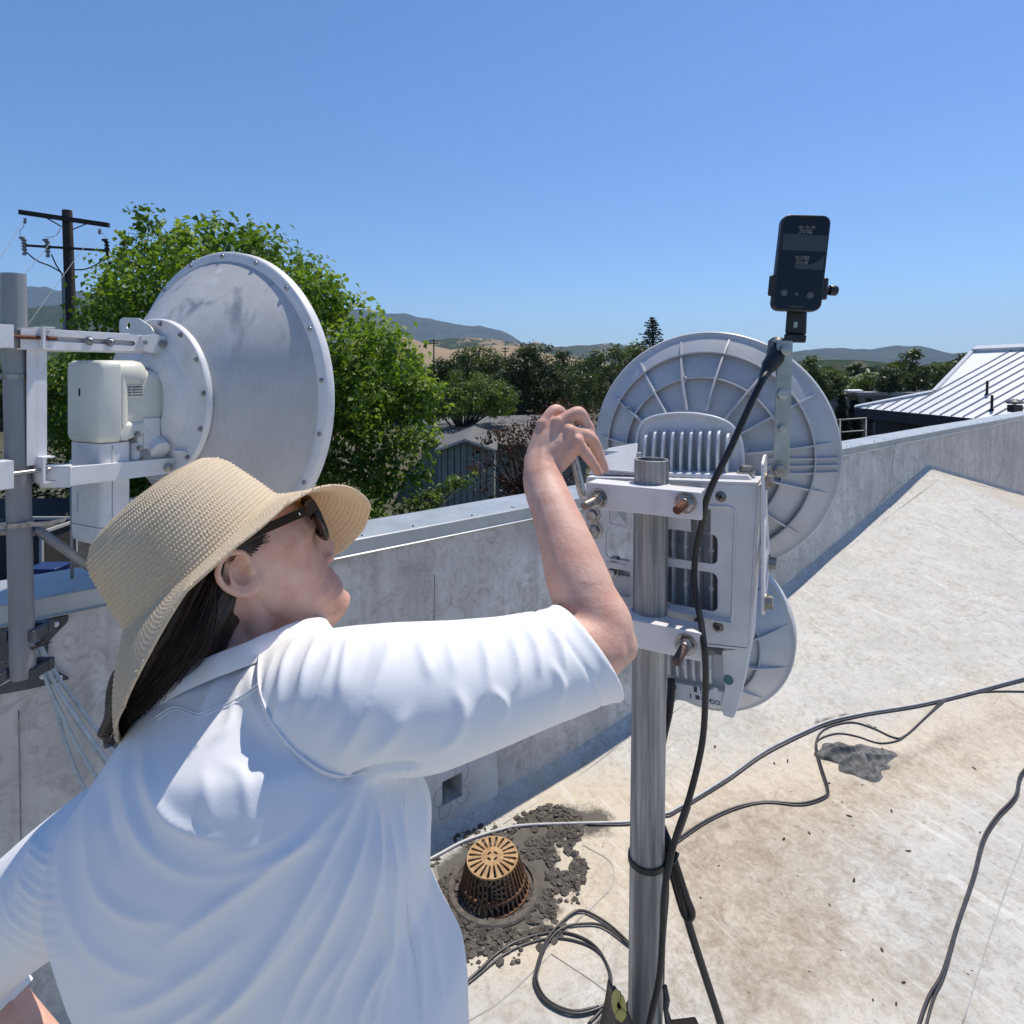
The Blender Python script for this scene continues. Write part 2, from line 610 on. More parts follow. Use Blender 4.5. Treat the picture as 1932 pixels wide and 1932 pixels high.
def mat_wall():
    m, nt, bs = nodes('wall_membrane')
    bs.inputs['Roughness'].default_value = 0.55
    p = pos(nt)
    big = noise(nt, p, 2.2, 8, 0.62, 0.5)
    base = mixc(nt, ramp(nt, big, ((0.36, 0.0), (0.66, 1.0))), (0.69, 0.655, 0.61), (0.46, 0.435, 0.40))
    drip = noise(nt, pos(nt, (9, 9, 0.55)), 1.3, 6, 0.6, 0.3)
    base = mixc(nt, ramp(nt, drip, ((0.46, 0.0), (0.72, 0.55))), base, (0.30, 0.285, 0.26))
    base = mixc(nt, ramp(nt, noise(nt, pos(nt, (12, 12, 0.9)), 1.9, 4, 0.6), ((0.60, 0.0), (0.70, 0.6))), base, (0.64, 0.62, 0.59))
    blot = ramp(nt, noise(nt, p, 13, 9, 0.78, 1.2), ((0.47, 0.0), (0.66, 0.70)))
    base = mixc(nt, blot, base, (0.26, 0.245, 0.22))
    L(nt, base, bs.inputs['Base Color'])
    bump(nt, bs, math_(nt, 'ADD', noise(nt, p, 7, 5), math_(nt, 'MULTIPLY', noise(nt, p, 60, 4), 0.15)), 0.4, 0.012)
    return m


M_WALL = mat_wall()
M_COPE = simple('coping_metal', (0.44, 0.46, 0.46), (0.33, 0.35, 0.35), 6, 0.42, 0.35, 0.08, 40, (1, 1, 1), 0.35, 0.7, 7)
M_LINE = simple('sealant', (0.20, 0.20, 0.19), (0.30, 0.29, 0.27), 30, 0.7)
M_SHEET = simple('membrane_sheet', (0.62, 0.60, 0.57), (0.45, 0.43, 0.40), 5, 0.55, 0, 0.25, 12, (1, 1, 1), 0.35, 0.7, 7)
M_BLACK = simple('black_plastic', (0.012, 0.012, 0.013), (0.022, 0.021, 0.02), 60, 0.38)
M_RUBBER = simple('black_rubber', (0.009, 0.009, 0.009), (0.018, 0.017, 0.016), 40, 0.5)

M_DARK = simple('dark_blue_siding', (0.014, 0.017, 0.024), (0.02, 0.024, 0.032), 3, 0.7)
M_WHITE = simple('white_paint', (0.74, 0.74, 0.73), (0.66, 0.66, 0.65), 6, 0.5)
M_GAP = simple('dark_gap', (0.012, 0.012, 0.012), None, rough=0.9)
M_TRIM = simple('pale_trim', (0.42, 0.42, 0.38), None, rough=0.7)
wall = thing('parapet_wall', wall_pt(0, -0.12, 0), 'long pale grey parapet wall under a metal coping beside the roof', 'wall')
mb = MB()
# inner face with the overflow opening in it
hole = [wall_hit(u, v) for u, v in ((832, 1476), (832, 1516), (870, 1498), (872, 1458))]
ctr = (sum(q[0] for q in hole) / 4, sum(q[1] for q in hole) / 4)
hs = 0.052
hole = [(ctr[0] - hs, ctr[1] - hs), (ctr[0] + hs, ctr[1] - hs), (ctr[0] + hs, ctr[1] + hs), (ctr[0] - hs, ctr[1] + hs)]
mb.plate([(-9, -0.4), (14, -0.4), (14, COPE - 0.03), (-9, COPE - 0.03)], [hole], lambda x, y, t: wall_pt(x, t, y), 0.0, -0.10)
q = 0.5
for k in range(4):
    a, b = hole[k], hole[(k + 1) % 4]
    ia = (ctr[0] + (a[0] - ctr[0]) * q, ctr[1] + (a[1] - ctr[1]) * q); ib = (ctr[0] + (b[0] - ctr[0]) * q, ctr[1] + (b[1] - ctr[1]) * q)
    mb.face([wall_pt(a[0], -0.10, a[1]), wall_pt(b[0], -0.10, b[1]), wall_pt(ib[0], -0.17, ib[1]), wall_pt(ia[0], -0.17, ia[1])])
mb.face([wall_pt(ctr[0] + sx * hs * q, -0.17, ctr[1] + sz * hs * q) for sx, sz in ((-1, -1), (1, -1), (1, 1), (-1, 1))])
mb.hexa([wall_pt(-9, -0.18, GROUND), wall_pt(14, -0.18, GROUND), wall_pt(14, -0.235, GROUND), wall_pt(-9, -0.235, GROUND)],
        [wall_pt(-9, -0.18, COPE - 0.03), wall_pt(14, -0.18, COPE - 0.03), wall_pt(14, -0.235, COPE - 0.03), wall_pt(-9, -0.235, COPE - 0.03)])
mb.build('wall_face', M_WALL, wall, None, fix=False)


def cope_piece(s0, s1, lift=0.0):
    b = MB()
    prof = [(0.020, COPE - 0.060), (0.013, COPE - 0.054), (0.013, COPE - 0.004), (0.009, COPE), (-0.235, COPE + 0.002), (-0.247, COPE - 0.004),
            (-0.247, COPE - 0.06), (-0.243, COPE - 0.06), (-0.241, COPE - 0.008), (0.006, COPE - 0.008), (0.009, COPE - 0.056), (0.017, COPE - 0.063)]
    nseg = max(2, int((s1 - s0) / 0.12))
    rings = []
    for k in range(nseg + 1):
        s = s0 + (s1 - s0) * k / nseg
        wv = 0.0022 * math.sin(s * 3.1) + 0.0016 * math.sin(s * 7.7 + 1)
        rings.append([wall_pt(s, t + (wv if t > 0 else 0) + lift * (1 if t > 0 else -1), z + lift + 0.4 * wv) for t, z in prof])
    b.loft(rings)
    o = b.build('coping', M_COPE, wall, 25)
    return o


sj = wall_hit(1687, 825)[0]
for s0, s1, l in ((-9, -4.2, 0), (-4.23, sj - 3.05, 0.002), (sj - 3.1, sj, 0), (sj - 0.03, sj + 3.0, 0.0025), (sj + 2.97, 14, 0)):
    cope_piece(s0, s1, l)
mb = MB()
rng = random.Random(4)
s = -3.4
while s < 9:
    for t in (-0.006, -0.02):
        if rng.random() < 0.75:
            mb.ball(wall_pt(s + rng.uniform(-.03, .03), t - 0.012, COPE + 0.004), (0.0042, 0.0042, 0.0035), seg=8, ring=6)
    s += 0.27
mb.build('coping_screw', M_RUBBER, wall, 180)
# welded sheets on the wall: the patch round the opening, the flashing, laps
mb = MB()
pt = [wall_hit(u, v, 0.003) for u, v in ((640, 1500), (690, 1380), (936, 1395), (939, 1500), (930, 1530), (905, 1548), (820, 1600), (760, 1640))]
mb.plate(round_poly(pt, 0.05, 5), [[(a, b) for a, b in hole]], lambda x, y, t: wall_pt(x, t, y), 0.003, 0.0065)
mb.build('membrane_patch', M_SHEET, wall, None)
mb = MB()
pt = [wall_hit(u, v, 0.003) for u, v in ((942, 1520), (960, 1500), (985, 1490), (1005, 1505), (1010, 1530), (900, 1610), (850, 1640), (850, 1600), (925, 1550))]
mb.plate(round_poly(pt, 0.03, 4), [], lambda x, y, t: wall_pt(x, t, y), 0.002, 0.0045)
mb.build('corner_patch', simple('dark_membrane', (0.17, 0.17, 0.16), (0.24, 0.24, 0.22), 9, 0.6), wall, None)
mb = MB()
for c, rx in (((ctr[0] - 0.06, ctr[1] - 0.01), 0.034), ((ctr[0] + 0.05, ctr[1] + 0.05), 0.036), ((ctr[0] + 0.055, ctr[1] - 0.05), 0.032), ((ctr[0] - 0.04, ctr[1] - 0.075), 0.03)):
    mb.tube([wall_pt(c[0] + rx * math.cos(a), 0.0075, c[1] + rx * math.sin(a) * 1.2) for a in np.linspace(0, 2 * math.pi, 28, endpoint=False)], 0.0008, 5, closed=True)
mb.build('marker_ring', M_LINE, wall, 180)
mb = MB()
for uv in (((35, 1340), (38, 1480), (40, 1620), (44, 1800)), ((1690, 834), (1687, 860), (1683, 895), (1700, 912)), ((820, 1085), (819, 1200)), ((1695, 910), (1672, 935), (1655, 960), (1660, 1000)), ((1895, 800), (1893, 870), (1880, 912))):
    pts = [wall_hit(u, v, 0.001) for u, v in uv]
    mb.tube([wall_pt(a, 0.001, b) for a, b in spline(pts, 6)], 0.0016, 6)
mb.build('lap_seam', M_LINE, wall, 180)

# seams of the roof membrane: the raised edge of each lapped sheet
mb = MB()
for uv in (((950, 1555), (1100, 1458), (1210, 1370), (1300, 1290), (1400, 1205), (1500, 1110), (1600, 1035), (1690, 965), (1771, 905)),
           ((1771, 905), (1860, 974), (1932, 1028), (2000, 1080)), ((1695, 915), (1730, 911), (1771, 905)), ((1771, 905), (1830, 912), (1932, 935)),
           ((1932, 1590), (1905, 1660), (1870, 1760), (1815, 1935)), ((1100, 1595), (1150, 1625), (1158, 1660), (1140, 1690), (1020, 1800)),
           ((870, 1935), (950, 1885), (1040, 1800)), ((1040, 1800), (1130, 1860), (1200, 1920)), ((1185, 1390), (1230, 1372), (1290, 1330))):
    pts = [roof_hit(u, v) + Vector((0, 0, 0.0006)) for u, v in uv]
    mb.tube([Vector(p) for p in spline(pts, 6)], 0.0022, 6)
o = mb.build('roof_seam', simple('seam_edge', (0.36, 0.34, 0.31), (0.46, 0.45, 0.42), 15, 0.7), None, 180)
tag(o, 'thin raised welded seams between the sheets of the roof membrane', None, None, 'structure')

# ================================================================== ground and far country
M_GROUND = simple('dry_ground', (0.045, 0.048, 0.026), (0.10, 0.085, 0.05), 0.08, 0.95, 0, 0, None, (1, 1, 1), 0.35, 0.65)
me = MB()
me.face([(-15000, -3000, GROUND), (15000, -3000, GROUND), (15000, 14000, GROUND), (-15000, 14000, GROUND)])
tag(me.build('ground', M_GROUND, None, None), 'dry valley ground', None, None, 'structure')
M_ASPH = simple('asphalt', (0.12, 0.115, 0.11), (0.17, 0.165, 0.155), 0.8, 0.9)
me = MB()
me.face([(-2, 62, GROUND + 0.03), (9, 62, GROUND + 0.03), (9, 84, GROUND + 0.03), (-2, 84, GROUND + 0.03)])
tag(me.build('parking_lot', simple('pale_paving', (0.26, 0.25, 0.24), (0.33, 0.32, 0.30), 0.5, 0.9), None, None), 'pale paved lot', None, None, 'structure')


def hill(name, prof, Y, depth, mat, rough=0.12, seed=1, nx=340, ny=60, back=0.6, fs=6.0):
    u = np.array([p[0] for p in prof], float); v = np.array([p[1] for p in prof], float)
    uu = np.linspace(u[0], u[-1], nx)
    crest = H + (HV - np.interp(uu, u, v)) / F * Y - GROUND
    X = (uu - CX) / F * Y
    rows = np.linspace(-1, back, ny)
    XX = np.repeat(X[:, None], ny, 1); RR = np.repeat(rows[None, :], nx, 0)
    YY = Y + RR * depth
    ncr = (fbm(uu / 26.0, uu * 0, seed, 4) - 0.5)
    cr = crest * (1 + 0.10 * ncr)
    prof_ = np.where(RR <= 0, (1 - np.abs(RR)) ** 1.15, 1 - 0.5 * RR)
    spur = np.abs(fbm(XX / depth * fs + 0.35 * RR, RR * 1.3, seed + 5, 5) - 0.5) * 2
    Z = cr[:, None] * prof_ * (1 - rough * 2.2 * np.where(RR < 0, np.minimum(1, -RR * 6), 0) * (1 - spur) * 0.8)
    Z = GROUND - 2 + Z
    idx = np.arange(nx * ny).reshape(nx, ny)
    faces = np.stack([idx[:-1, :-1].ravel(), idx[1:, :-1].ravel(), idx[1:, 1:].ravel(), idx[:-1, 1:].ravel()], 1)
    o = from_arrays(name, np.stack([XX.ravel(), YY.ravel(), Z.ravel()], 1), faces, mat, None, 180)
    return tag(o, None, None, None, 'structure')


def mat_hill(name, a, b, scale, lo=0.42, hi=0.58, c=None):
    m, nt, bs = nodes(name)
    bs.inputs['Roughness'].default_value = 1.0; bs.inputs['Specular IOR Level'].default_value = 0.0
    p = pos(nt)
    col = mixc(nt, ramp(nt, noise(nt, p, scale, 8, 0.68), ((lo, 0.0), (hi, 1.0))), a, b)
    if c is not None:
        col = mixc(nt, ramp(nt, noise(nt, p, scale * 6, 3, 0.6), ((0.50, 0.0), (0.56, 1.0))), col, c)
    L(nt, col, bs.inputs['Base Color'])
    return m


M_CHAP = mat_hill('chaparral', (0.022, 0.030, 0.022), (0.050, 0.052, 0.038), 0.006)
M_DRY = mat_hill('dry_grass_hill', (0.33, 0.235, 0.135), (0.26, 0.19, 0.11), 0.01, 0.4, 0.6, None)
M_WOODH = mat_hill('wooded_hill', (0.028, 0.042, 0.018), (0.055, 0.068, 0.030), 0.02, 0.4, 0.6, (0.018, 0.028, 0.012))
M_OAKH = mat_hill('oak_savanna_hill', (0.035, 0.048, 0.022), (0.27, 0.20, 0.115), 0.0045, 0.50, 0.56, (0.03, 0.042, 0.02))
hill('mountain', ((-500, 545), (-200, 540), (0, 538), (60, 535), (120, 545), (200, 552), (260, 548), (330, 556), (420, 570), (520, 575), (660, 583), (700, 584), (735, 588), (765, 589), (800, 600),
                  (830, 603), (855, 610), (890, 612), (915, 617), (945, 624), (965, 634), (985, 646), (1040, 662), (1140, 680), (1260, 690)), 6800, 3000, M_CHAP, 0.2, 3, 420, 90, 0.6, 7)
hill('ridge', ((-400, 560), (0, 574), (60, 577), (120, 572), (200, 566), (300, 585), (420, 610), (560, 640), (700, 665), (760, 690)), 2600, 1200, M_WOODH, 0.16, 8)
hill('hillside', ((560, 690), (640, 655), (690, 634), (730, 632), (762, 633), (800, 648), (850, 658), (900, 652), (940, 650), (965, 652), (1000, 660), (1060, 672), (1150, 690)), 2100, 700, M_DRY, 0.10, 12)
hill('wooded_hill', ((720, 690), (770, 660), (800, 643), (840, 637), (880, 634), (915, 637), (960, 645), (990, 650), (1010, 645), (1035, 652), (1080, 664), (1130, 680), (1180, 695)), 2700, 700, M_OAKH, 0.10, 22)
hill('foothill', ((940, 690), (980, 664), (1010, 655), (1060, 653), (1110, 651), (1150, 648), (1200, 652), (1260, 658), (1340, 662), (1420, 658), (1500, 664), (1560, 672), (1640, 690)), 4300, 1300, M_OAKH, 0.12, 31)
hill('far_hill', ((1380, 690), (1450, 672), (1500, 664), (1540, 658), (1590, 656), (1625, 657), (1650, 660), (1690, 652), (1732, 651), (1755, 659), (1790, 668), (1830, 664), (1880, 660), (1910, 660),
                  (1950, 670), (2010, 668), (2100, 676), (2300, 690)), 5200, 1900, M_CHAP, 0.16, 41, 340, 70, 0.6, 6)
hill('near_hill', ((1440, 694), (1500, 681), (1540, 676), (1600, 676), (1660, 680), (1720, 690), (1800, 697)), 1100, 500, M_WOODH, 0.10, 55)
# ================================================================== trees
def mat_leaf(name, a, b, c=None, trans=0.35):
    m = bpy.data.materials.new(name); m.use_nodes = True
    nt = m.node_tree; bs = nt.nodes['Principled BSDF']; out = nt.nodes['Material Output']
    at = N(nt, 'ShaderNodeAttribute'); at.attribute_name = 'lv'
    col = ramp(nt, at.outputs['Fac'], ((0.1, a), (0.75, b), (1.0, c or b)))
    bs.inputs['Roughness'].default_value = 0.5
    bs.inputs['Specular IOR Level'].default_value = 0.35
    L(nt, col, bs.inputs['Base Color'])
    tr = N(nt, 'ShaderNodeBsdfTranslucent')
    L(nt, mixc(nt, 1.0, col, (1.0, 1.15, 0.45), 'MULTIPLY'), tr.inputs['Color'])
    mx = N(nt, 'ShaderNodeMixShader'); mx.inputs[0].default_value = trans
    L(nt, bs.outputs[0], mx.inputs[1]); L(nt, tr.outputs[0], mx.inputs[2]); L(nt, mx.outputs[0], out.inputs['Surface'])
    return m


M_BARK = simple('bark', (0.10, 0.075, 0.055), (0.055, 0.042, 0.032), 6, 0.9, 0, 0.6, 14, (1, 1, 0.3))
M_BARKD = simple('dark_bark', (0.045, 0.035, 0.028), (0.025, 0.02, 0.016), 6, 0.9)
M_GUM = mat_leaf('sweetgum_leaf', (0.075, 0.135, 0.018), (0.180, 0.265, 0.036), (0.30, 0.37, 0.07), 0.48)
M_OLIVE = mat_leaf('olive_green_leaf', (0.050, 0.074, 0.024), (0.100, 0.128, 0.040), (0.15, 0.175, 0.062), 0.3)
M_OAK = mat_leaf('oak_leaf', (0.036, 0.054, 0.020), (0.068, 0.090, 0.032), (0.105, 0.125, 0.048), 0.28)
M_YEL = mat_leaf('yellow_green_leaf', (0.065, 0.110, 0.022), (0.140, 0.195, 0.040), (0.20, 0.245, 0.06), 0.4)
M_PLUM = mat_leaf('plum_leaf', (0.050, 0.018, 0.014), (0.085, 0.032, 0.022), (0.11, 0.07, 0.04), 0.3)
M_CONI = mat_leaf('conifer_needle', (0.020, 0.034, 0.018), (0.040, 0.055, 0.028), (0.06, 0.075, 0.04), 0.15)


def leaf_cloud(name, cen, size, mat, parent, seed=0, out=None, lv=None, aspect=0.62, droop=0.3):
    g = np.random.default_rng(seed)
    n = len(cen)
    nr = g.normal(size=(n, 3)); nr[:, 2] = np.abs(nr[:, 2]) * 0.8 + 0.25
    if out is not None: nr = nr + out * 0.8
    nr /= np.linalg.norm(nr, axis=1, keepdims=True)
    t = g.normal(size=(n, 3)); t[:, 2] -= droop
    t -= nr * np.sum(t * nr, 1, keepdims=True); t /= np.linalg.norm(t, axis=1, keepdims=True) + 1e-9
    w = np.cross(nr, t)
    sz = (np.asarray(size) * (0.65 + 0.7 * g.random(n)))[:, None]
    fold = nr * sz * 0.16
    a = cen - t * sz * 0.5; b = cen + w * sz * 0.5 * aspect + fold - t * sz * 0.06; c = cen + t * sz * 0.5; d = cen - w * sz * 0.5 * aspect + fold - t * sz * 0.06
    co = np.stack([a, b, c, d], 1).reshape(-1, 3)
    fa = np.arange(n * 4).reshape(n, 4)
    o = from_arrays(name, co, fa, mat, parent, None)
    val = g.random(n) if lv is None else np.clip(lv + 0.35 * (g.random(n) - 0.5), 0, 1)
    at = o.data.attributes.new('lv', 'FLOAT', 'FACE'); at.data.foreach_set('value', val.astype(np.float32))
    return o


def in_poly(px, py, poly):
    inside = np.zeros(len(px), bool)
    j = len(poly) - 1
    for i in range(len(poly)):
        xi, yi = poly[i]; xj, yj = poly[j]
        hit = ((yi > py) != (yj > py)) & (px < (xj - xi) * (py - yi) / (yj - yi + 1e-12) + xi)
        inside ^= hit
        j = i
    return inside


def crown_points(clumps, per, seed, shell=0.55):
    """leaf centres in clumps: (centre, radius, tone)"""
    g = np.random.default_rng(seed)
    cs, outs, lv = [], [], []
    for c, r, tone in clumps:
        k = max(8, int(per * (r ** 2)))
        d = g.normal(size=(k, 3)); d /= np.linalg.norm(d, axis=1, keepdims=True)
        rad = r * (shell + (1 - shell) * g.random(k)) * np.where(g.random(k) < 0.12, 1.25, 1.0)
        p = np.asarray(c)[None] + d * rad[:, None] * np.array((1, 1, 0.85))
        cs.append(p); outs.append(d); lv.append(np.full(k, tone))
    return np.concatenate(cs), np.concatenate(outs), np.concatenate(lv)


def limbs(mb, base, fork, tips, r0, rng, n=7):
    base, fork = Vector(base), Vector(fork)
    mb.tube(spline([base, base.lerp(fork, 0.5) + Vector((rng.uniform(-.1, .1), 0, 0)) * (fork - base).length * 0.3, fork], 4), [r0 * (1.25 - 0.6 * k / 8) for k in range(9)], 9)
    for t in tips:
        t = Vector(t)
        m = fork.lerp(t, 0.5) + Vector((rng.uniform(-1, 1), rng.uniform(-1, 1), rng.uniform(0, 1))) * (t - fork).length * 0.12
        st = fork.lerp(base, rng.uniform(0, 0.3))
        pts = spline([st, m, t], 4)
        mb.tube(pts, [r0 * 0.5 * (1 - 0.85 * k / (len(pts) - 1)) for k in range(len(pts))], 6)


def poly_tree(name, label, cat, poly, Y, depth, nclump, rad, per, size, mleaf, mbark, base_uv, fork_uv, r0, seed, group=None, ntips=14, shell=0.5, ground=True):
    rng = random.Random(seed); g = np.random.default_rng(seed)
    poly = [tuple(map(float, q)) for q in poly]
    xs = [q[0] for q in poly]; ys = [q[1] for q in poly]
    cu, cv = sum(xs) / len(xs), sum(ys) / len(ys)
    cl = []
    tries = 0
    while len(cl) < nclump and tries < 40000:
        tries += 1
        u = rng.uniform(min(xs), max(xs)); v = rng.uniform(min(ys), max(ys))
        if not in_poly(np.array([u]), np.array([v]), poly)[0]: continue
        ru = (u - cu) / (max(xs) - min(xs)) * 2; rv = (v - cv) / (max(ys) - min(ys)) * 2
        dd = math.sqrt(max(0.05, 1 - 0.8 * (ru * ru + rv * rv)))
        y = Y + rng.uniform(-1, 1) * depth * dd
        if rng.random() < 0.6: y = Y - abs(y - Y)
        cl.append((P(u, v, y), rad * rng.uniform(0.55, 1.15), rng.random()))
    root_p = P(base_uv[0], base_uv[1], Y)
    if ground: root_p.z = GROUND
    t = thing(name, root_p, label, cat, group)
    c, o, lv = crown_points(cl, per, seed, shell)
    leaf_cloud('crown', c, np.full(len(c), size), mleaf, t, seed, o, lv)
    mb = MB()
    tips = [q[0] for q in rng.sample(cl, min(ntips, len(cl)))]
    limbs(mb, root_p, P(fork_uv[0], fork_uv[1], Y), tips, r0, rng)
    mb.build('trunk', mbark, t, 180)
    return t


# the sweetgum behind the large dish
GUM = ((172, 640), (165, 600), (200, 560), (190, 520), (225, 480), (222, 445), (262, 440), (265, 400), (290, 405), (300, 430), (335, 440), (345, 425), (380, 450), (400, 430), (430, 455), (470, 440),
       (480, 425), (490, 455), (520, 475), (545, 470), (560, 490), (575, 485), (600, 515), (625, 545), (645, 580), (668, 590), (690, 615), (735, 635), (770, 655), (800, 690), (806, 730), (812, 800),
       (818, 860), (790, 905), (745, 900), (735, 955), (690, 1010), (420, 1050), (160, 900), (80, 760), (85, 690))
poly_tree('broadleaf_tree', 'tall bright green broadleaf tree with upright shoots behind the large dish', 'tree', GUM, 14.0, 3.0, 430, 0.62, 370, 0.140, M_GUM, M_BARK, (470, 1300), (480, 760), 0.24, 11, None, 40, 0.35)
_g = random.Random(5)
# upright shoots on its top edge, each a chain of small clumps: added to the same crown by a second leaf mesh
cl = []
for u, v, h in ((268, 395, 70), (300, 420, 40), (338, 418, 50), (352, 430, 40), (400, 428, 45), (470, 424, 55), (482, 440, 40), (520, 462, 40), (566, 480, 45), (600, 510, 35), (232, 440, 50), (640, 565, 40), (700, 610, 30), (205, 500, 40), (180, 548, 40), (815, 770, 60), (735, 640, 30), (780, 660, 30)):
    for k in range(6):
        f = k / 5
        cl.append((P(u + _g.uniform(-5, 5) * (0.4 + f), v + f * h, 14 + _g.uniform(-1.2, 0.6)), 0.10 + 0.22 * f, _g.uniform(0.4, 1)))
c, o, lv = crown_points(cl, 420, 77, 0.1)
gum = next(ob for ob in COL.objects if ob.name == 'broadleaf_tree')
leaf_cloud('shoot_tip', c, np.full(len(c), 0.12), M_GUM, gum, 78, o, lv)

poly_tree('spreading_tree', 'low spreading yellow-green tree over the grey shingle roof', 'tree', ((806, 765), (825, 728), (860, 710), (900, 708), (935, 717), (962, 742), (978, 776), (940, 782), (900, 776), (850, 790), (812, 795)),
          45, 3, 90, 0.75, 190, 0.20, M_YEL, M_BARKD, (872, 905), (872, 812), 0.22, 21, None, 22, 0.2)
poly_tree('oak_tree', 'broad dark oak with a dense rounded crown above the raised hand', 'tree', ((925, 712), (950, 675), (985, 658), (1030, 655), (1065, 668), (1085, 690), (1092, 730), (1080, 765), (1045, 775), (1000, 765), (955, 748)),
          62, 5, 130, 1.1, 90, 0.30, M_OAK, M_BARKD, (1035, 850), (1030, 770), 0.35, 22, None, 16, 0.3)
poly_tree('oak_tree', 'brownish green oak between the dark oak and the ribbed dish', 'tree', ((1075, 700), (1100, 676), (1140, 664), (1180, 656), (1230, 660), (1270, 680), (1260, 770), (1180, 790), (1110, 775), (1080, 745)),
          56, 4, 120, 0.95, 95, 0.27, M_OLIVE, M_BARKD, (1150, 860), (1150, 780), 0.3, 23, None, 14, 0.3)
poly_tree('leafy_tree', 'rounded olive-green tree behind the yellow-green spreading tree', 'tree', ((850, 690), (862, 672), (890, 656), (925, 660), (948, 678), (952, 700), (930, 715), (880, 715)),
          80, 4, 70, 1.1, 70, 0.34, M_OLIVE, M_BARKD, (900, 820), (900, 712), 0.3, 24, None, 8, 0.3)
poly_tree('leafy_tree', 'low dark tree beside the bright green broadleaf tree', 'tree', ((800, 715), (808, 690), (830, 680), (858, 684), (866, 705), (850, 722), (815, 725)),
          70, 3, 50, 0.9, 80, 0.32, M_OAK, M_BARKD, (832, 830), (832, 720), 0.25, 25, None, 6, 0.3)
poly_tree('plum_tree', 'sparse dark red plum tree beside the raised wrist', 'tree', ((893, 880), (905, 845), (925, 820), (960, 805), (1000, 790), (1060, 785), (1110, 800), (1105, 880), (1050, 930), (975, 950), (915, 938)),
          19, 1.6, 120, 0.36, 260, 0.10, M_PLUM, M_BARK, (985, 1180), (985, 930), 0.09, 26, None, 60, 0.05)
poly_tree('plum_tree', 'darker red plum tree under the dark oak behind the knuckles', 'tree', ((975, 800), (990, 775), (1030, 762), (1085, 760), (1130, 775), (1125, 830), (1060, 840), (1000, 825)),
          30, 1.8, 60, 0.5, 190, 0.13, M_PLUM, M_BARKD, (1050, 1000), (1050, 840), 0.1, 27, None, 25, 0.05)
poly_tree('young_tree', 'young green tree with thin arching branches before the green gable wall', 'tree', ((742, 985), (752, 950), (780, 935), (815, 925), (850, 905), (898, 893), (893, 905), (860, 925), (835, 945), (815, 975), (790, 1000)),
          13, 0.8, 60, 0.22, 560, 0.085, M_YEL, M_BARK, (775, 1300), (778, 1010), 0.05, 28, None, 26, 0.05)
poly_tree('shrub_tree', 'bright green tree behind the mast of the large dish', 'tree', ((60, 780), (75, 700), (100, 672), (150, 662), (200, 672), (215, 760), (140, 770), (90, 790)),
          17, 1.2, 50, 0.42, 300, 0.13, M_YEL, M_BARKD, (130, 1100), (130, 800), 0.12, 29, None, 12, 0.2)
poly_tree('shrub_tree', 'dark green hedge tree low between the mast and the large dish', 'tree', ((20, 940), (40, 800), (110, 790), (230, 780), (320, 840), (330, 960), (240, 1000), (80, 990)),
          16, 1.4, 90, 0.5, 170, 0.14, M_OAK, M_BARKD, (170, 1150), (170, 960), 0.14, 30, None, 12, 0.2)

# the conifer
def conifer(u, vtop, vbase, Y, label, seed, hw=0.24, n=26):
    rng = random.Random(seed); g = np.random.default_rng(seed)
    top = P(u, vtop, Y); bot = P(u, vbase, Y)
    h = top.z - bot.z
    root = Vector((top.x, Y, GROUND))
    t = thing('conifer_tree', root, label, 'tree')
    mb = MB(); mb.tube([root, Vector((top.x, Y, bot.z)), top], [0.25, 0.2, 0.02], 8)
    cs = []
    for k in range(n):
        f = (k + 0.5) / n
        z = bot.z + h * f
        reach = h * hw * (1 - f) ** 0.8 * rng.uniform(0.75, 1.15) + 0.1
        m = 7
        for j in range(m):
            a = 2 * math.pi * (j + rng.random()) / m
            rr = reach * rng.uniform(0.6, 1.1)
            tip = Vector((top.x + math.cos(a) * rr, Y + math.sin(a) * rr, z + rr * 0.12 - 0.1 * h * hw * (1 - f)))
            mb.tube([(top.x, Y, z), tip], [0.04, 0.01], 4)
            q = int(26 * rr / (h * hw) * 1.6) + 6
            s = g.random(q) ** 0.7
            base = np.array((top.x, Y, z)); cs.append(base + (np.array(tip) - base) * s[:, None] + g.normal(size=(q, 3)) * np.array((0.12, 0.12, 0.06)) * h * 0.09)
    c = np.concatenate(cs)
    leaf_cloud('crown', c, np.full(len(c), h * 0.035 + 0.1), M_CONI, t, seed, None, None, 0.5, 0.6)
    mb.build('trunk', M_BARKD, t, 180)


conifer(1231, 599, 705, 95, 'tall lone conifer rising left of the ribbed dish', 5, 0.58, 24)
conifer(1588, 745, 830, 30, 'dark narrow conifer shrub right of the ribbed dish rim', 6, 0.16, 18)
conifer(1612, 752, 830, 31, 'dark pointed conifer shrub at the tip of the metal roof', 7, 0.2, 16)
conifer(1640, 752, 800, 33, 'thin dark conifer peeking over the end of the metal roof', 8, 0.12, 14)

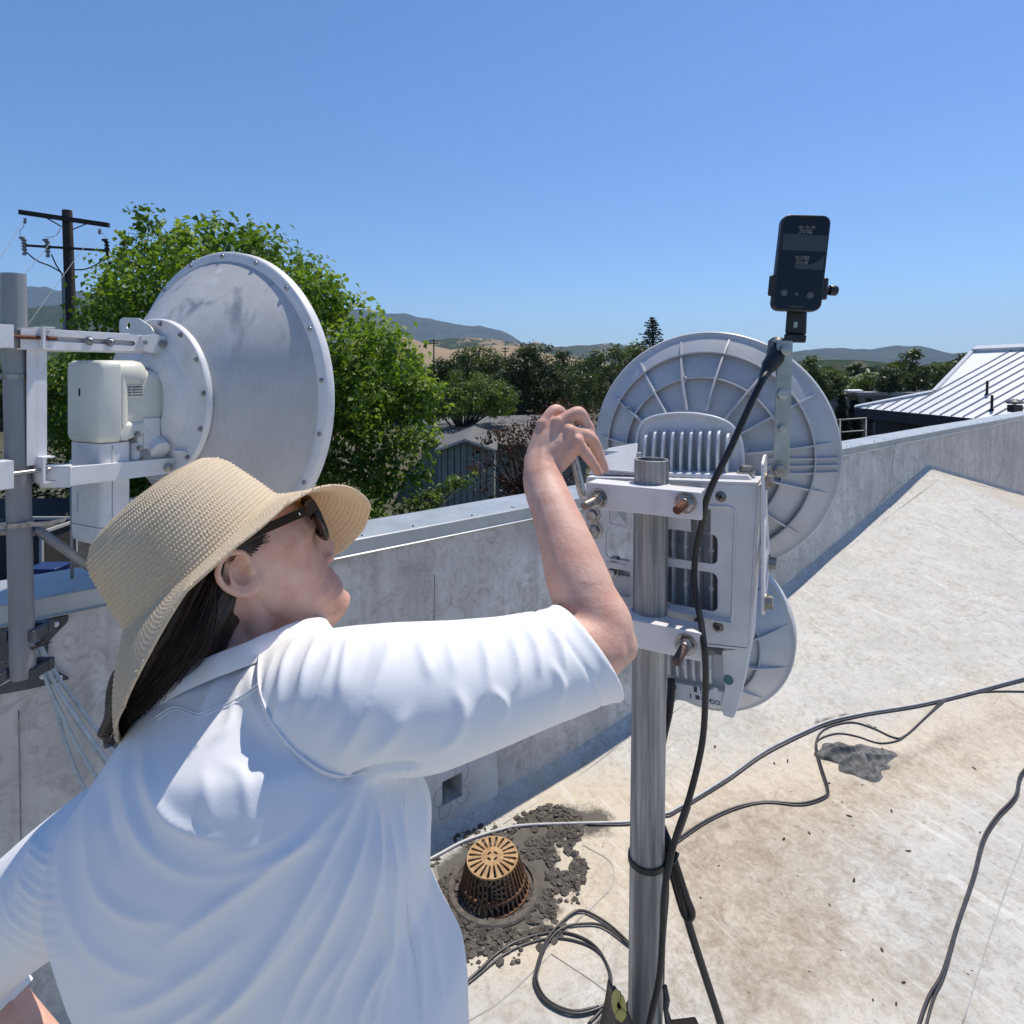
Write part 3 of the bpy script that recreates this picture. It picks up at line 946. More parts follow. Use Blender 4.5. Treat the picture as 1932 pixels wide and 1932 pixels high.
# tree line on the right, each crown by itself
for k, (u, vt, vb, w, Y, mt, lab) in enumerate((
        (1722, 661, 745, 58, 62, M_OAK, 'tallest dark tree with a tufted top left of the metal roof'),
        (1772, 686, 745, 74, 66, M_OLIVE, 'wide olive tree beside the steep edge of the metal roof'),
        (1818, 669, 735, 52, 75, M_OAK, 'dark round tree behind the upper corner of the metal roof'),
        (1682, 694, 750, 58, 60, M_OAK, 'dark tree above the white rooftop unit'),
        (1638, 703, 745, 52, 64, M_YEL, 'bright green pointed tree left of the white rooftop unit'),
        (1600, 706, 745, 50, 70, M_OLIVE, 'green tree above the flat grey roofs'),
        (1562, 700, 748, 52, 58, M_OLIVE, 'green tree touching the right edge of the ribbed dish'),
        (1530, 676, 740, 60, 55, M_OLIVE, 'tall green tree mostly hidden behind the ribbed dish'))):
    hh = vb - vt
    poly = [(u - w * 0.5, vb), (u - w * 0.52, vt + hh * 0.5), (u - w * 0.28, vt + hh * 0.2), (u, vt), (u + w * 0.25, vt + hh * 0.18), (u + w * 0.5, vt + hh * 0.45), (u + w * 0.5, vb)]
    poly_tree('leafy_tree', lab, 'tree', poly, Y, 2.5, 46, 0.021 * Y * 0.55, 4.0e5 / Y / Y, 0.0052 * Y, mt, M_BARKD, (u, 800), (u, vb), 0.2, 60 + k, 'trees along the right of the valley', 6, 0.3)

# the woods on the valley floor: nobody could count them
g = np.random.default_rng(3)
cs, os_, lv, sz = [], [], [], []
for k in range(1500):
    Y = 78 * (16.0 ** g.random())
    u = g.uniform(-250, 2250)
    x = (u - CX) / F * Y
    if Y < 130 and 10 < x < 60: continue
    if Y < 112 and -16 < x < 16: continue
    hgt = g.uniform(4.2, 8.6) * (1.0 + 0.0005 * Y)
    r = hgt * g.uniform(0.45, 0.75)
    q = int(np.clip(9000 / Y, 26, 110))
    d = g.normal(size=(q, 3)); d /= np.linalg.norm(d, axis=1, keepdims=True)
    cs.append(np.array((x, Y, GROUND + hgt * 0.55)) + d * np.array((r, r, hgt * 0.5)) * (0.75 + 0.3 * g.random((q, 1))))
    os_.append(d); lv.append(np.full(q, g.random())); sz.append(np.full(q, r * 0.9 * (30 / q) ** .5))
c = np.concatenate(cs)
o = leaf_cloud('valley_woods', c, np.concatenate(sz), M_OAK, None, 4, np.concatenate(os_), np.concatenate(lv), 0.9)
tag(o, 'dark green woods spread over the far valley floor', 'woods', None, 'stuff')

# ================================================================== utility poles and their wires
M_POLE = simple('weathered_pole', (0.075, 0.055, 0.042), (0.022, 0.018, 0.016), 5, 0.9, 0, 0.5, 30, (1, 1, 0.12), 0.35, 0.65)
M_ARM = simple('dark_timber', (0.045, 0.036, 0.03), (0.025, 0.02, 0.018), 10, 0.9)
M_PORC = simple('grey_porcelain', (0.20, 0.20, 0.21), (0.30, 0.30, 0.31), 10, 0.3)
M_WIRE = simple('dark_wire', (0.03, 0.03, 0.032), None, rough=0.5)
M_WIREG = simple('grey_wire', (0.22, 0.24, 0.27), None, rough=0.5)
YP = 20.0
pb = P(140, 1100, YP); pb.z = GROUND
pole = thing('utility_pole', pb, 'weathered wooden utility pole with two crossarms rising beside the bright green tree', 'utility pole')
mb = MB(); mb.tube([pb, P(134.8, 640, YP), P(126.6, 397, YP)], [0.19, 0.165, 0.145], 14); mb.build('shaft', M_POLE, pole, 50)
mb = MB()
a, b = P(36.7, 400, YP - 0.25), P(205.6, 425, YP - 0.05)
dv = (b - a).normalized()
mb.hexa([a + Vector((0, dy, dz)) for dy, dz in ((-.05, -.075), (.05, -.075), (.05, .075), (-.05, .075))], [b + Vector((0, dy, dz)) for dy, dz in ((-.05, -.075), (.05, -.075), (.05, .075), (-.05, .075))])
mb.build('crossarm', M_ARM, pole, None)
mb = MB()
a, b = P(47, 463, YP - 0.22), P(206, 473, YP - 0.08)
mb.hexa([a + Vector((0, dy, dz)) for dy, dz in ((-.04, -.035), (.04, -.035), (.04, .035), (-.04, .035))], [b + Vector((0, dy, dz)) for dy, dz in ((-.04, -.035), (.04, -.035), (.04, .035), (-.04, .035))])
mb.build('crossarm', M_ARM, pole, None)
for p0, p1 in (((84, 409), (117, 428)), ((166, 421), (137, 433))):
    mb = MB(); mb.cyl(P(*p0, YP - .2), P(*p1, YP - .2), 0.02, n=6); mb.build('brace', M_ARM, pole, None)
for u, v in ((45, 458), (89, 462), (201, 462)):
    mb = MB()
    c = P(u, v, YP - 0.28)
    mb.cyl(c + Vector((0, 0, .12)), c + Vector((.03, 0, -.33)), 0.045, 0.04, 10)
    for k in range(4): mb.cyl(c + Vector((.006 * k, 0, .10 - k * 0.1)), c + Vector((.006 * k, 0, .05 - k * .1)), 0.085, 0.06, 10)
    mb.box(c + Vector((-.06, 0, .16)), (.16, .06, .07)); mb.box(c + Vector((.02, 0, -.36)), (.1, .05, .09))
    mb.build('fuse_cutout', M_PORC if u < 150 else M_ARM, pole, 40)
for u, v in ((47, 411), (188, 431)):
    mb = MB(); c = P(u, v, YP - .18)
    for k in range(3): mb.cyl(c + Vector((0, 0, -.02 - k * .06)), c + Vector((0, 0, -.06 - k * .06)), 0.05, 0.035, 8)
    mb.build('insulator', M_ARM, pole, 40)
mb = MB(); mb.cyl(P(119, 517, YP - .2), P(125, 760, YP - .2), 0.05, 0.05, 10); mb.build('conduit', simple('grey_conduit', (0.2, 0.21, 0.23), None, rough=0.5), pole, 50)
mb = MB()
for pts in (((50, 476), (70, 492), (95, 502), (115, 514), (118, 520)), ((97, 480), (106, 500), (116, 515)), ((198, 488), (180, 500), (160, 508), (140, 509))):
    mb.tube([P(u, v, YP - .28) for u, v in spline(pts, 5)], 0.022, 6)
mb.build('riser_cable', M_ARM, pole, 180)
for pts in (((47, 413), (44, 428), (38, 436), (41, 452)), ((117, 425), (108, 442), (92, 448), (84, 446)), ((188, 433), (198, 446), (206, 452))):
    mb = MB(); mb.tube([P(u, v, YP - .28) for u, v in spline(pts, 5)], 0.009, 5)
    mb.build('jumper_wire', M_WIREG, pole, 180)
for k, (pts, lab) in enumerate(((((47, 411), (25, 450), (-30, 530)), 'thin grey wire from the left end of the top crossarm'), (((188, 431), (150, 478), (90, 560), (20, 660)), 'thin grey wire from the right end of the top crossarm'),
                                (((118, 425), (80, 478), (48, 516), (-20, 600)), 'thin grey wire from the middle of the pole top'))):
    mb = MB(); mb.tube([P(u, v, YP - 0.2 - 2.5 * j) for j, (u, v) in enumerate(pts)], 0.008, 5)
    tag(mb.build('power_line', M_WIREG, None, 180), lab, 'wire', 'wires of the utility pole')

for u, vt, vb, arm, Y, lab in ((890.5 - 72, 640, 700, 9, 210, 'far utility pole above the low dark tree beside the bright green tree'), (953, 655, 700, 7, 230, 'far utility pole before the dry brown hillside'), (1122, 660, 700, 6, 260, 'far utility pole left of the lone conifer')):
    b0 = P(u, vb, Y); b0.z = GROUND
    t = thing('utility_pole', b0, lab, 'utility pole', 'far utility poles')
    mb = MB(); mb.cyl(b0, P(u, vt, Y), 0.3, 0.22, 8); mb.build('shaft', M_ARM, t, 50)
    for dv in (3, 8):
        mb = MB(); mb.box(P(u, vt + dv, Y - .3), (arm * 2 * Y / F, .25, .28)); mb.build('crossarm', M_ARM, t, None)

# ================================================================== neighbours
M_SHING = simple('shingle_roof', (0.155, 0.15, 0.145), (0.095, 0.092, 0.09), 3.0, 0.9, 0, 0.8, 14, (1, 1, 6), 0.38, 0.62, 8)
M_SIDE = simple('green_siding', (0.215, 0.250, 0.215), (0.175, 0.205, 0.178), 2, 0.8)

YB = 34.0
apx = P(870, 829.6, YB); lw = P(822.6, 851, YB); rw = P(936, 852.5, YB)
apx.x = (lw.x + rw.x) / 2 - 0.05
bl = thing('green_gable_building', Vector((apx.x, YB, GROUND)), 'grey-green board-sided building with a gable and a grey shingle roof', 'building')
e = lw.z
mb = MB()
back = YB + 9
mb.hexa([(lw.x + .12, YB, GROUND), (rw.x - .12, YB, GROUND), (rw.x - .12, back, GROUND), (lw.x + .12, back, GROUND)], [(lw.x + .12, YB, e + .02), (rw.x - .12, YB, e + .02), (rw.x - .12, back, e + .02), (lw.x + .12, back, e + .02)])
mb.face([(lw.x + .12, YB, e + .021), (rw.x - .12, YB, e + .021), (apx.x, YB, apx.z - .06)])
mb.build('wall', M_SIDE, bl, None)
mb = MB()
k = 0
x = lw.x + 0.3
while x < rw.x - 0.2:
    top = e + (apx.z - e) * (1 - abs(x - apx.x) / (rw.x - apx.x)) - 0.1
    mb.box((x, YB - .012, (GROUND + top) / 2), (.035, .02, top - GROUND)); x += 0.36
mb.build('batten', M_GAP, bl, None)
mb = MB()
for sx, ex in ((lw, -0.05), (rw, 0.05)):
    a0 = Vector((sx.x + ex, 0, e - 0.0)); a1 = Vector((apx.x, 0, apx.z))
    mb.hexa([(a0.x, YB - .3, a0.z), (a1.x, YB - .3, a1.z), (a1.x, back, a1.z), (a0.x, back, a0.z)], [(a0.x, YB - .3, a0.z + .1), (a1.x, YB - .3, a1.z + .1), (a1.x, back, a1.z + .1), (a0.x, back, a0.z + .1)])
mb.build('roof', M_SHING, bl, None)
mb = MB()
for sx, ex in ((lw, -0.06), (rw, 0.06)):
    a0 = Vector((sx.x + ex, YB - .325, e - .06)); a1 = Vector((apx.x, YB - .325, apx.z - .05))
    mb.hexa([a0, a0 + Vector((0, .02, 0)), a0 + Vector((0, .02, .15)), a0 + Vector((0, 0, .15))], [a1, a1 + Vector((0, .02, 0)), a1 + Vector((0, .02, .15)), a1 + Vector((0, 0, .15))])
mb.build('barge_board', M_TRIM, bl, None)
# the main block behind the gable: a long low roof facing us
mr = thing('shingle_roof_house', Vector((2, 44, GROUND)), 'long low house under a grey shingle roof behind the green gable', 'house')
el, er = P(780, 838, 38), P(1120, 838, 38)
rl, rr = P(800, 788, 50), P(1080, 781, 50)
mb = MB()
mb.hexa([el - Vector((0, 0, .15)), er - Vector((0, 0, .15)), rr - Vector((0, 0, .15)), rl - Vector((0, 0, .15))], [el, er, rr, rl])
bk0, bk1 = Vector((el.x, 62, el.z)), Vector((er.x, 62, er.z))
mb.hexa([rl - Vector((0, 0, .15)), rr - Vector((0, 0, .15)), bk1 - Vector((0, 0, .15)), bk0 - Vector((0, 0, .15))], [rl + Vector((0, .02, 0)), rr + Vector((0, .02, 0)), bk1, bk0])
mb.build('roof', M_SHING, mr, None)
mb = MB(); mb.hexa([(el.x + .4, 38.6, GROUND), (er.x - .4, 38.6, GROUND), (er.x - .4, 61, GROUND), (el.x + .4, 61, GROUND)], [(el.x + .4, 38.6, el.z - .16), (er.x - .4, 38.6, el.z - .16), (er.x - .4, 61, el.z - .16), (el.x + .4, 61, el.z - .16)])
mb.build('wall', M_SIDE, mr, None)
mb = MB()
vc = P(901, 818, 42.6)
mb.rev([(0.45, 0), (0.40, 0.28), (0.3, 0.42), (0, 0.5)], vc - Vector((0, 0, .25)), (0, -0.25, 1), 16)
mb.build('roof_vent', simple('vent_metal', (0.2, 0.2, 0.2), None, rough=0.6), mr, 60)
# a parked car by the far lot
cr = P(985, 778, 66); cr.z = GROUND + 0.034
car = thing('parked_car', cr, 'small white car parked under the dark oak', 'car')
mb = MB(Matrix.Translation(cr))
sec = [(-2.1, .35, .70, .8), (-2.0, .3, .92, .86), (-1.1, .28, .98, .88), (1.2, .28, 1.0, .88), (2.05, .3, .85, .84), (2.15, .38, .66, .78)]
mb.loft([[(x, -w, z0), (x, -w * 1.02, (z0 + z1) / 2), (x, -w * .94, z1), (x, w * .94, z1), (x, w * 1.02, (z0 + z1) / 2), (x, w, z0)] for x, z0, z1, w in sec])
mb.build('body', M_WHITE, car, 40)
mb = MB(Matrix.Translation(cr)); mb.hexa([(-1.7, -.78, .97), (1.1, -.78, .99), (1.1, .78, .99), (-1.7, .78, .97)], [(-1.2, -.62, 1.45), (.4, -.62, 1.45), (.4, .62, 1.45), (-1.2, .62, 1.45)]); mb.build('cabin', M_BLACK, car, None)
for x in (-1.35, 1.35):
    for y in (-.82, .82):
        mb = MB(Matrix.Translation(cr)); mb.cyl((x, y - .1, .32), (x, y + .1, .32), .32, n=16); mb.build('wheel', M_RUBBER, car, 40)

# the building with the standing-seam metal roof
A0 = Vector((15.78, 28.0, 0.32)); EDIR = Vector((0.30, -3.33, 0)).normalized()
SIDE = Vector((-EDIR.y, EDIR.x, 0))
if SIDE.x < 0: SIDE = -SIDE
SL = math.tan(R(27))
mnrm = (Vector((0, 0, 1)) - SIDE * SL).normalized()


def on_metal(u, v, lift=0.0):
    q = ray(u, v); c = Vector((0, 0, H))
    k = mnrm.dot(A0 + mnrm * lift - c) / mnrm.dot(q)
    return c + q * k


mt = thing('metal_roof_building', Vector((20, 24, GROUND)), 'dark building with a pale standing-seam metal roof right of the ribbed dish', 'building')
M_MET = simple('standing_seam', (0.80, 0.80, 0.80), (0.70, 0.70, 0.70), 1.6, 0.5, 0.3, 0.15, 5, (1, 1, 1))
poly = [on_metal(u, v) for u, v in ((1613.8, 768.5), (1763, 740), (1836, 664))]
e_far = A0; e_near = A0 + EDIR * 14
topn = poly[2] + EDIR * 14
mb = MB()
ring = [e_far, e_near, topn, poly[2], poly[1]]
mb.hexa([p - mnrm * 0.12 for p in ring], ring)
mb.build('roof', M_MET, mt, None)
updir = (SIDE + Vector((0, 0, SL))).normalized()
a2 = [((p - e_far).dot(EDIR), (p - e_far).dot(updir)) for p in (poly[1], poly[2], topn)]
mb = MB()
s = 0.25
top_len = a2[1][1]
pg = [(0.0, 0.0), (14.0, 0.0), a2[2], a2[1], a2[0]]
def edge_len(s):
    # the reach of the roof above the eave at distance s along it
    ys = []
    for (x0, y0), (x1, y1) in zip(pg, pg[1:] + pg[:1]):
        if (x0 - s) * (x1 - s) < 0: ys.append(y0 + (y1 - y0) * (s - x0) / (x1 - x0))
    ys.sort()
    return ys[1] - .01 if len(ys) > 1 else 0
while s < 13.8:
    ln = edge_len(s)
    if ln > 0.05:
        p0 = e_far + EDIR * s + mnrm * 0.0; p1 = p0 + updir * ln
        mb.hexa([p0 - EDIR * .012, p0 + EDIR * .012, p0 + EDIR * .012 + mnrm * .05, p0 - EDIR * .012 + mnrm * .05], [p1 - EDIR * .012, p1 + EDIR * .012, p1 + EDIR * .012 + mnrm * .05, p1 - EDIR * .012 + mnrm * .05])
    s += 0.52
o = mb.build('roof_seam', simple('seam_metal', (0.36, 0.37, 0.39), None, rough=0.4, metal=0.3), mt, None)
mb = MB()
for p0, p1 in ((e_far, poly[1]), (poly[1], poly[2])):
    dd = (p1 - p0).normalized(); nn = mnrm.cross(dd)
    mb.hexa([p0 - nn * .09 + mnrm * .004, p0 + nn * .09 + mnrm * .004, p0 + nn * .09 + mnrm * .09, p0 - nn * .09 + mnrm * .09], [p1 - nn * .09 + mnrm * .004, p1 + nn * .09 + mnrm * .004, p1 + nn * .09 + mnrm * .09, p1 - nn * .09 + mnrm * .09])
mb.hexa([poly[2] - updir * .02 + mnrm * .01, poly[2] + updir * .3 + mnrm * .01, poly[2] + updir * .3 + mnrm * .16, poly[2] - updir * .02 + mnrm * .16], [topn - updir * .02 + mnrm * .01, topn + updir * .3 + mnrm * .01, topn + updir * .3 + mnrm * .16, topn - updir * .02 + mnrm * .16])
mb.build('roof_flashing', simple('pale_flashing', (0.62, 0.63, 0.63), None, rough=0.4), mt, None)
mb = MB()
dn = Vector((0, 0, -1))
mb.hexa([e_far - SIDE * .06 + dn * .45, e_near - SIDE * .06 + dn * .45, e_near + SIDE * .1 + dn * .45, e_far + SIDE * .1 + dn * .45], [e_far - SIDE * .06 - dn * .0, e_near - SIDE * .06, e_near - SIDE * .002, e_far - SIDE * .002])
mb.build('fascia', M_DARK, mt, None)
mb = MB()
w0, w1 = e_far + SIDE * .5 + EDIR * .6, e_near + SIDE * .5
w2, w3 = w1 + SIDE * 6, w0 + SIDE * 6
zt = A0.z + 0.2
mb.hexa([Vector((p.x, p.y, GROUND)) for p in (w0, w1, w2, w3)], [Vector((p.x, p.y, zt if i < 2 else zt)) for i, p in enumerate((w0, w1, w2, w3))])
mb.build('wall', M_DARK, mt, None)
for u0, v0, u1, v1 in ((1862, 746, 1866, 727), (1871, 775, 1876, 753)):
    mb = MB(); a = on_metal(u0, v0); mb.cyl(a - Vector((0, 0, .05)), a + Vector((0.02, 0, 0.55)), 0.045, n=10); mb.cyl(a, a + Vector((0, 0, .08)), 0.09, 0.05, 10); mb.build('vent_pipe', M_BLACK, mt, 50)
mb = MB(); a = on_metal(1915, 782); mb.box(a + Vector((0, 0, .2)), (.3, .3, .25)); mb.rev([(.22, 0), (.28, .06), (.05, .16)], a + Vector((0, 0, .36)), (0, 0, 1), 14); mb.build('exhaust_vent', M_BLACK, mt, 40, 0.01)
rl_ = thing('guard_rail', P(1610, 830, 26), 'pale two-rail guard rail left of the dark wall under the metal roof', 'railing')
for v0, v1 in ((792, 788.5), (815.5, 812)):
    mb = MB(); mb.cyl(P(1580, v0 + .6, 25.6), P(1634, v1, 26.4), 0.03, n=8); mb.build('rail', M_TRIM, rl_, 180)
mb = MB(); a = P(1634, 788.5, 26.4); mb.cyl(a, Vector((a.x, a.y, GROUND)), 0.03, n=8); mb.build('post', M_TRIM, rl_, 180)
mb = MB(); a = P(1585, 790, 25.7); mb.cyl(a, Vector((a.x, a.y, GROUND)), 0.03, n=8); mb.build('post', M_TRIM, rl_, 180)

# flat grey roofs with a rooftop unit beyond
fr = thing('flat_roof_building', Vector((36, 64, GROUND)), 'low building with flat grey roofs beyond the ribbed dish', 'building')
mb = MB()
zr = P(1610, 742, 64).z
mb.hexa([(33, 58, GROUND), (46, 58, GROUND), (46, 74, GROUND), (33, 74, GROUND)], [(33, 58, zr), (46, 58, zr), (46, 74, zr), (33, 74, zr)])
mb.build('wall', simple('grey_block', (0.17, 0.165, 0.155), (0.12, 0.115, 0.11), 0.6, 0.85), fr, None)
mb = MB(); mb.hexa([(32.8, 57.8, zr + .003), (46.2, 57.8, zr + .003), (46.2, 74.2, zr + .003), (32.8, 74.2, zr + .003)], [(32.8, 57.8, zr + .3), (46.2, 57.8, zr + .3), (46.2, 74.2, zr + .3), (32.8, 74.2, zr + .3)])
mb.build('roof', simple('grey_flat_roof', (0.24, 0.235, 0.22), (0.32, 0.31, 0.29), 0.5, 0.85), fr, None)
ac = P(1666, 747, 61)
un = thing('rooftop_unit', ac, 'pale boxy rooftop unit with sloping sides on the flat roof', 'rooftop unit')
mb = MB(); mb.hexa([ac + Vector((x, y, 0.0)) for x, y in ((-.72, -.7), (.75, -.7), (.75, .9), (-.72, .9))], [ac + Vector((x, y, .85)) for x, y in ((-.55, -.5), (.6, -.5), (.6, .7), (-.55, .7))]); mb.build('hood', M_WHITE, un, None, 0.03)
mb = MB(); mb.box(ac + Vector((.05, .1, -.2)), (1.8, 1.9, .42)); mb.build('curb', simple('unit_grey', (0.33, 0.33, 0.33), None, rough=0.6), un, None)
zr2 = zr + .31
for k, (u, lab) in enumerate(((1580, 'white bundled tarp left on the flat grey roof'), (1607, 'white heap near the tip of the metal roof'))):
    mb = MB(); q = P(u, 757, 59); q.z = zr2 - .05
    for j in range(5): mb.ball(q + Vector((random.Random(j + k).uniform(-.6, .6), random.Random(j * 3 + k).uniform(-.3, .3), .1)), (.5, .4, .22), seg=8, ring=6)
    tag(mb.build('tarp_heap', M_WHITE, None, 60), lab, 'tarp')

# added lower roof under the dish mast, black in place of the tree-shaded yard
sh = thing('shade_shed', Vector((-7.5, 7.5, GROUND)), 'added lower shed roof, black for the shaded yard outside the parapet under the dish mast', 'shed')
q4 = [(-16, 3.6), (-2.6, 3.9), (-7.6, 12.6), (-16, 12.6)]
mb = MB(); mb.hexa([(x, y, GROUND) for x, y in q4], [(x, y, -.75) for x, y in q4]); mb.build('wall', M_GAP, sh, None)
q5 = [(-16.1, 3.5), (-2.5, 3.8), (-7.5, 12.7), (-16.1, 12.7)]
mb = MB(); mb.hexa([(x, y, -.747) for x, y in q5], [(x, y, -.65) for x, y in q5]); mb.build('roof', simple('shade_black_roof', (0.012, 0.012, 0.013), (0.022, 0.02, 0.02), 4, 0.9), sh, None)
cx, cy = P(60, 1040, 8.2).x, 8.2
ct = thing('framed_crate', Vector((cx, cy, -.65)), 'dark slatted crate with a pale edge frame on the added black roof', 'crate')
mb = MB(); mb.box((cx, cy, -.65 + .26), (.72, .6, .52)); mb.build('panel', simple('dark_slats', (0.03, 0.025, 0.02), (0.06, 0.05, 0.04), 25, 0.8, 0, 0, None, (4, 4, .2)), ct, None)
mb = MB()
for sx in (-.37, .37):
    for sy in (-.31, .31): mb.box((cx + sx, cy + sy, -.65 + .27), (.035, .035, .54))
    mb.box((cx + sx, cy, -.65 + .54 + .019), (.036, .66, .036))
for sy in (-.31, .31): mb.box((cx, cy + sy, -.65 + .54 + .057), (.78, .034, .036))
mb.build('frame', M_TRIM, ct, None)
mb = MB(); q = P(92, 1085, 7.6); q.z = -.65; mb.box(q + Vector((0, 0, .10)), (.34, .26, .20)); mb.box(q + Vector((0, 0, .215)), (.37, .29, .03))
tag(mb.build('blue_bin', simple('blue_plastic', (0.02, 0.045, 0.14), None, rough=0.4), None, 40, 0.01), 'small blue lidded bin beside the dark crate', 'bin')
# ================================================================== the large dish on its mast
M_GALV = simple('galvanised', (0.40, 0.41, 0.41), (0.26, 0.27, 0.28), 9, 0.42, 0.55, 0.1, 60, (1, 1, 0.25), 0.32, 0.68, 7)
M_PWHITE = simple('powder_white', (0.73, 0.72, 0.71), (0.60, 0.59, 0.58), 14, 0.42, 0, 0.06, 120, (1, 1, 1), 0.45, 0.75, 7)
M_CREAM = simple('cream_plastic', (0.72, 0.71, 0.61), (0.65, 0.64, 0.54), 7, 0.42, 0, 0.05, 200)
M_CREAMD = simple('cream_shadow_gap', (0.28, 0.29, 0.26), None, rough=0.6)
M_MASTP = simple('mast_grey_paint', (0.27, 0.275, 0.28), (0.20, 0.205, 0.21), 8, 0.42, 0.25, 0.08, 50, (1, 1, 0.2))
M_STEEL = simple('bolt_steel', (0.42, 0.41, 0.40), (0.22, 0.20, 0.18), 60, 0.32, 0.9, 0.1, 200)
M_RUST = simple('rust', (0.17, 0.060, 0.028), (0.075, 0.032, 0.020), 90, 0.8, 0.1, 0.6, 300)
M_DGREY = simple('dark_grey_steel', (0.085, 0.088, 0.092), (0.055, 0.057, 0.06), 10, 0.5, 0.3)


def mat_dish():
    m, nt, bs = nodes('weathered_dish')
    bs.inputs['Roughness'].default_value = 0.55; bs.inputs['Metallic'].default_value = 0.0
    p = pos(nt)
    base = mixc(nt, ramp(nt, noise(nt, p, 3.5, 7, 0.6), ((0.38, 0), (0.66, 1))), (0.54, 0.53, 0.515), (0.43, 0.42, 0.41))
    st = ramp(nt, noise(nt, pos(nt, (7, 7, 1.1)), 1.6, 6, 0.6, 0.6), ((0.54, 0), (0.68, 0.75)))
    gz = N(nt, 'ShaderNodeSeparateXYZ'); g = N(nt, 'ShaderNodeNewGeometry'); L(nt, g.outputs['Position'], gz.inputs[0])
    up = N(nt, 'ShaderNodeMapRange'); up.inputs['From Min'].default_value = 1.9; up.inputs['From Max'].default_value = 2.2; L(nt, gz.outputs['Z'], up.inputs[0])
    base = mixc(nt, math_(nt, 'MULTIPLY', st, up.outputs[0]), base, (0.17, 0.19, 0.23))
    wh = ramp(nt, noise(nt, pos(nt, (8, 8, 1.6)), 1.0, 5, 0.6, 0.9), ((0.57, 0), (0.64, 0.7)))
    base = mixc(nt, math_(nt, 'MULTIPLY', wh, up.outputs[0]), base, (0.60, 0.61, 0.63))
    sp = ramp(nt, noise(nt, p, 75, 3, 0.6), ((0.72, 0), (0.76, 0.8)))
    base = mixc(nt, sp, base, (0.16, 0.16, 0.16))
    base = mixc(nt, ramp(nt, noise(nt, pos(nt, (60, 60, 2)), 1.5, 3), ((0.5, 0), (0.75, 0.22))), base, (0.28, 0.28, 0.28))
    L(nt, base, bs.inputs['Base Color'])
    bump(nt, bs, noise(nt, p, 160, 3), 0.06, 0.001)
    return m


M_DISH = mat_dish()
FL = Frame(-1.286, 1.58, 27)
rot = FL.rot()

mast = thing('antenna_mast', P(44, 1272, 1.58), 'grey painted mast tube bolted to the parapet at the left edge', 'mast')
mb = MB(); mb.tube([P(25, 517, 1.58), P(42, 1215, 1.58), P(43, 1240, 1.58), P(44, 1277, 1.58)], [0.0272, 0.0272, 0.0285, 0.0265], 32); mb.build('tube', M_MASTP, mast, 40)
for v, r in ((710, 0.0285), (987, 0.0285)):
    mb = MB()
    c = P(25 + (v - 517) * 0.0252, v, 1.58)
    mb.rev([(r, -.006), (r + .0018, -.006), (r + .0018, .006), (r, .006)], c, (0, 0, 1), 32, closed_prof=True)
    mb.box(c + Vector((-.022, -.026, 0)), (.018, .012, .014), Matrix.Rotation(R(40), 3, 'Z'))
    if v > 900:
        pts = spline([c + Vector((-.005, -.0295, 0)), c + Vector((.03, -.024, 0.001)), c + Vector((.075, .0, .0)), c + Vector((.10, .02, .004)), c + Vector((.104, .027, .016))], 6)
        mb.loft([[p + np.array((0, 0, -.0055)), p + np.array((.0008, -.0012, -.0055)), p + np.array((.0008, -.0012, .0055)), p + np.array((0, 0, .0055))] for p in pts])
    mb.build('hose_clamp', M_STEEL, mast, 40)
mb = MB(); mb.cyl(P(66, 996, 1.60), P(250, 1128, 2.02), 0.012, n=14); mb.build('brace', M_MASTP, mast, 180)
mb = MB(); mb.cyl(P(135, 905, 1.86), P(136, 1092, 1.86), 0.0045, n=8); mb.build('stay_rod', M_MASTP, mast, 180)
mb = MB()
pt = [wall_hit(u, v, 0.006) for u, v in ((-60, 1190), (60, 1172), (130, 1160), (128, 1172), (108, 1192), (92, 1210), (90, 1235), (100, 1262), (132, 1280), (60, 1298), (-60, 1320))]
mb.plate(round_poly(pt, 0.006), [], lambda x, y, t: wall_pt(x, t, y), 0.002, 0.012)
mb.build('base_plate', M_DGREY, mast, None, 0.001)
for v in (1196, 1268):
    mb = MB()
    c = P(43, v, 1.585)
    for sx in (-.034, .034): mb.box(c + Vector((sx, .02, 0)), (.012, .075, .028))
    mb.box(c + Vector((0, .045, 0)), (.085, .02, .03))
    mb.build('saddle_bracket', M_DGREY, mast, None, 0.0015)
mb = MB()
for dz in (0.0, 0.03):
    c = P(10, 1285, 1.60) + Vector((0, 0, dz))
    mb.tube([c + Vector(q) for q in ((-.045, .05, 0), (-.04, -.02, 0), (-.02, -.035, 0), (.0, -.02, 0), (.006, .05, 0))], 0.0042, 8)
mb.build('u_bolt', M_STEEL, mast, 60)
for u, v in ((105, 1178), (81, 1276), (112, 1279)):
    s, z = wall_hit(u, v, 0.013)
    mb = MB(); mb.rev([(0.0085, 0), (0.008, 0.003), (0.004, 0.006), (0, 0.007)], wall_pt(s, 0.012, z), WIN, 14); mb.build('anchor_bolt', M_WHITE, mast, 60)

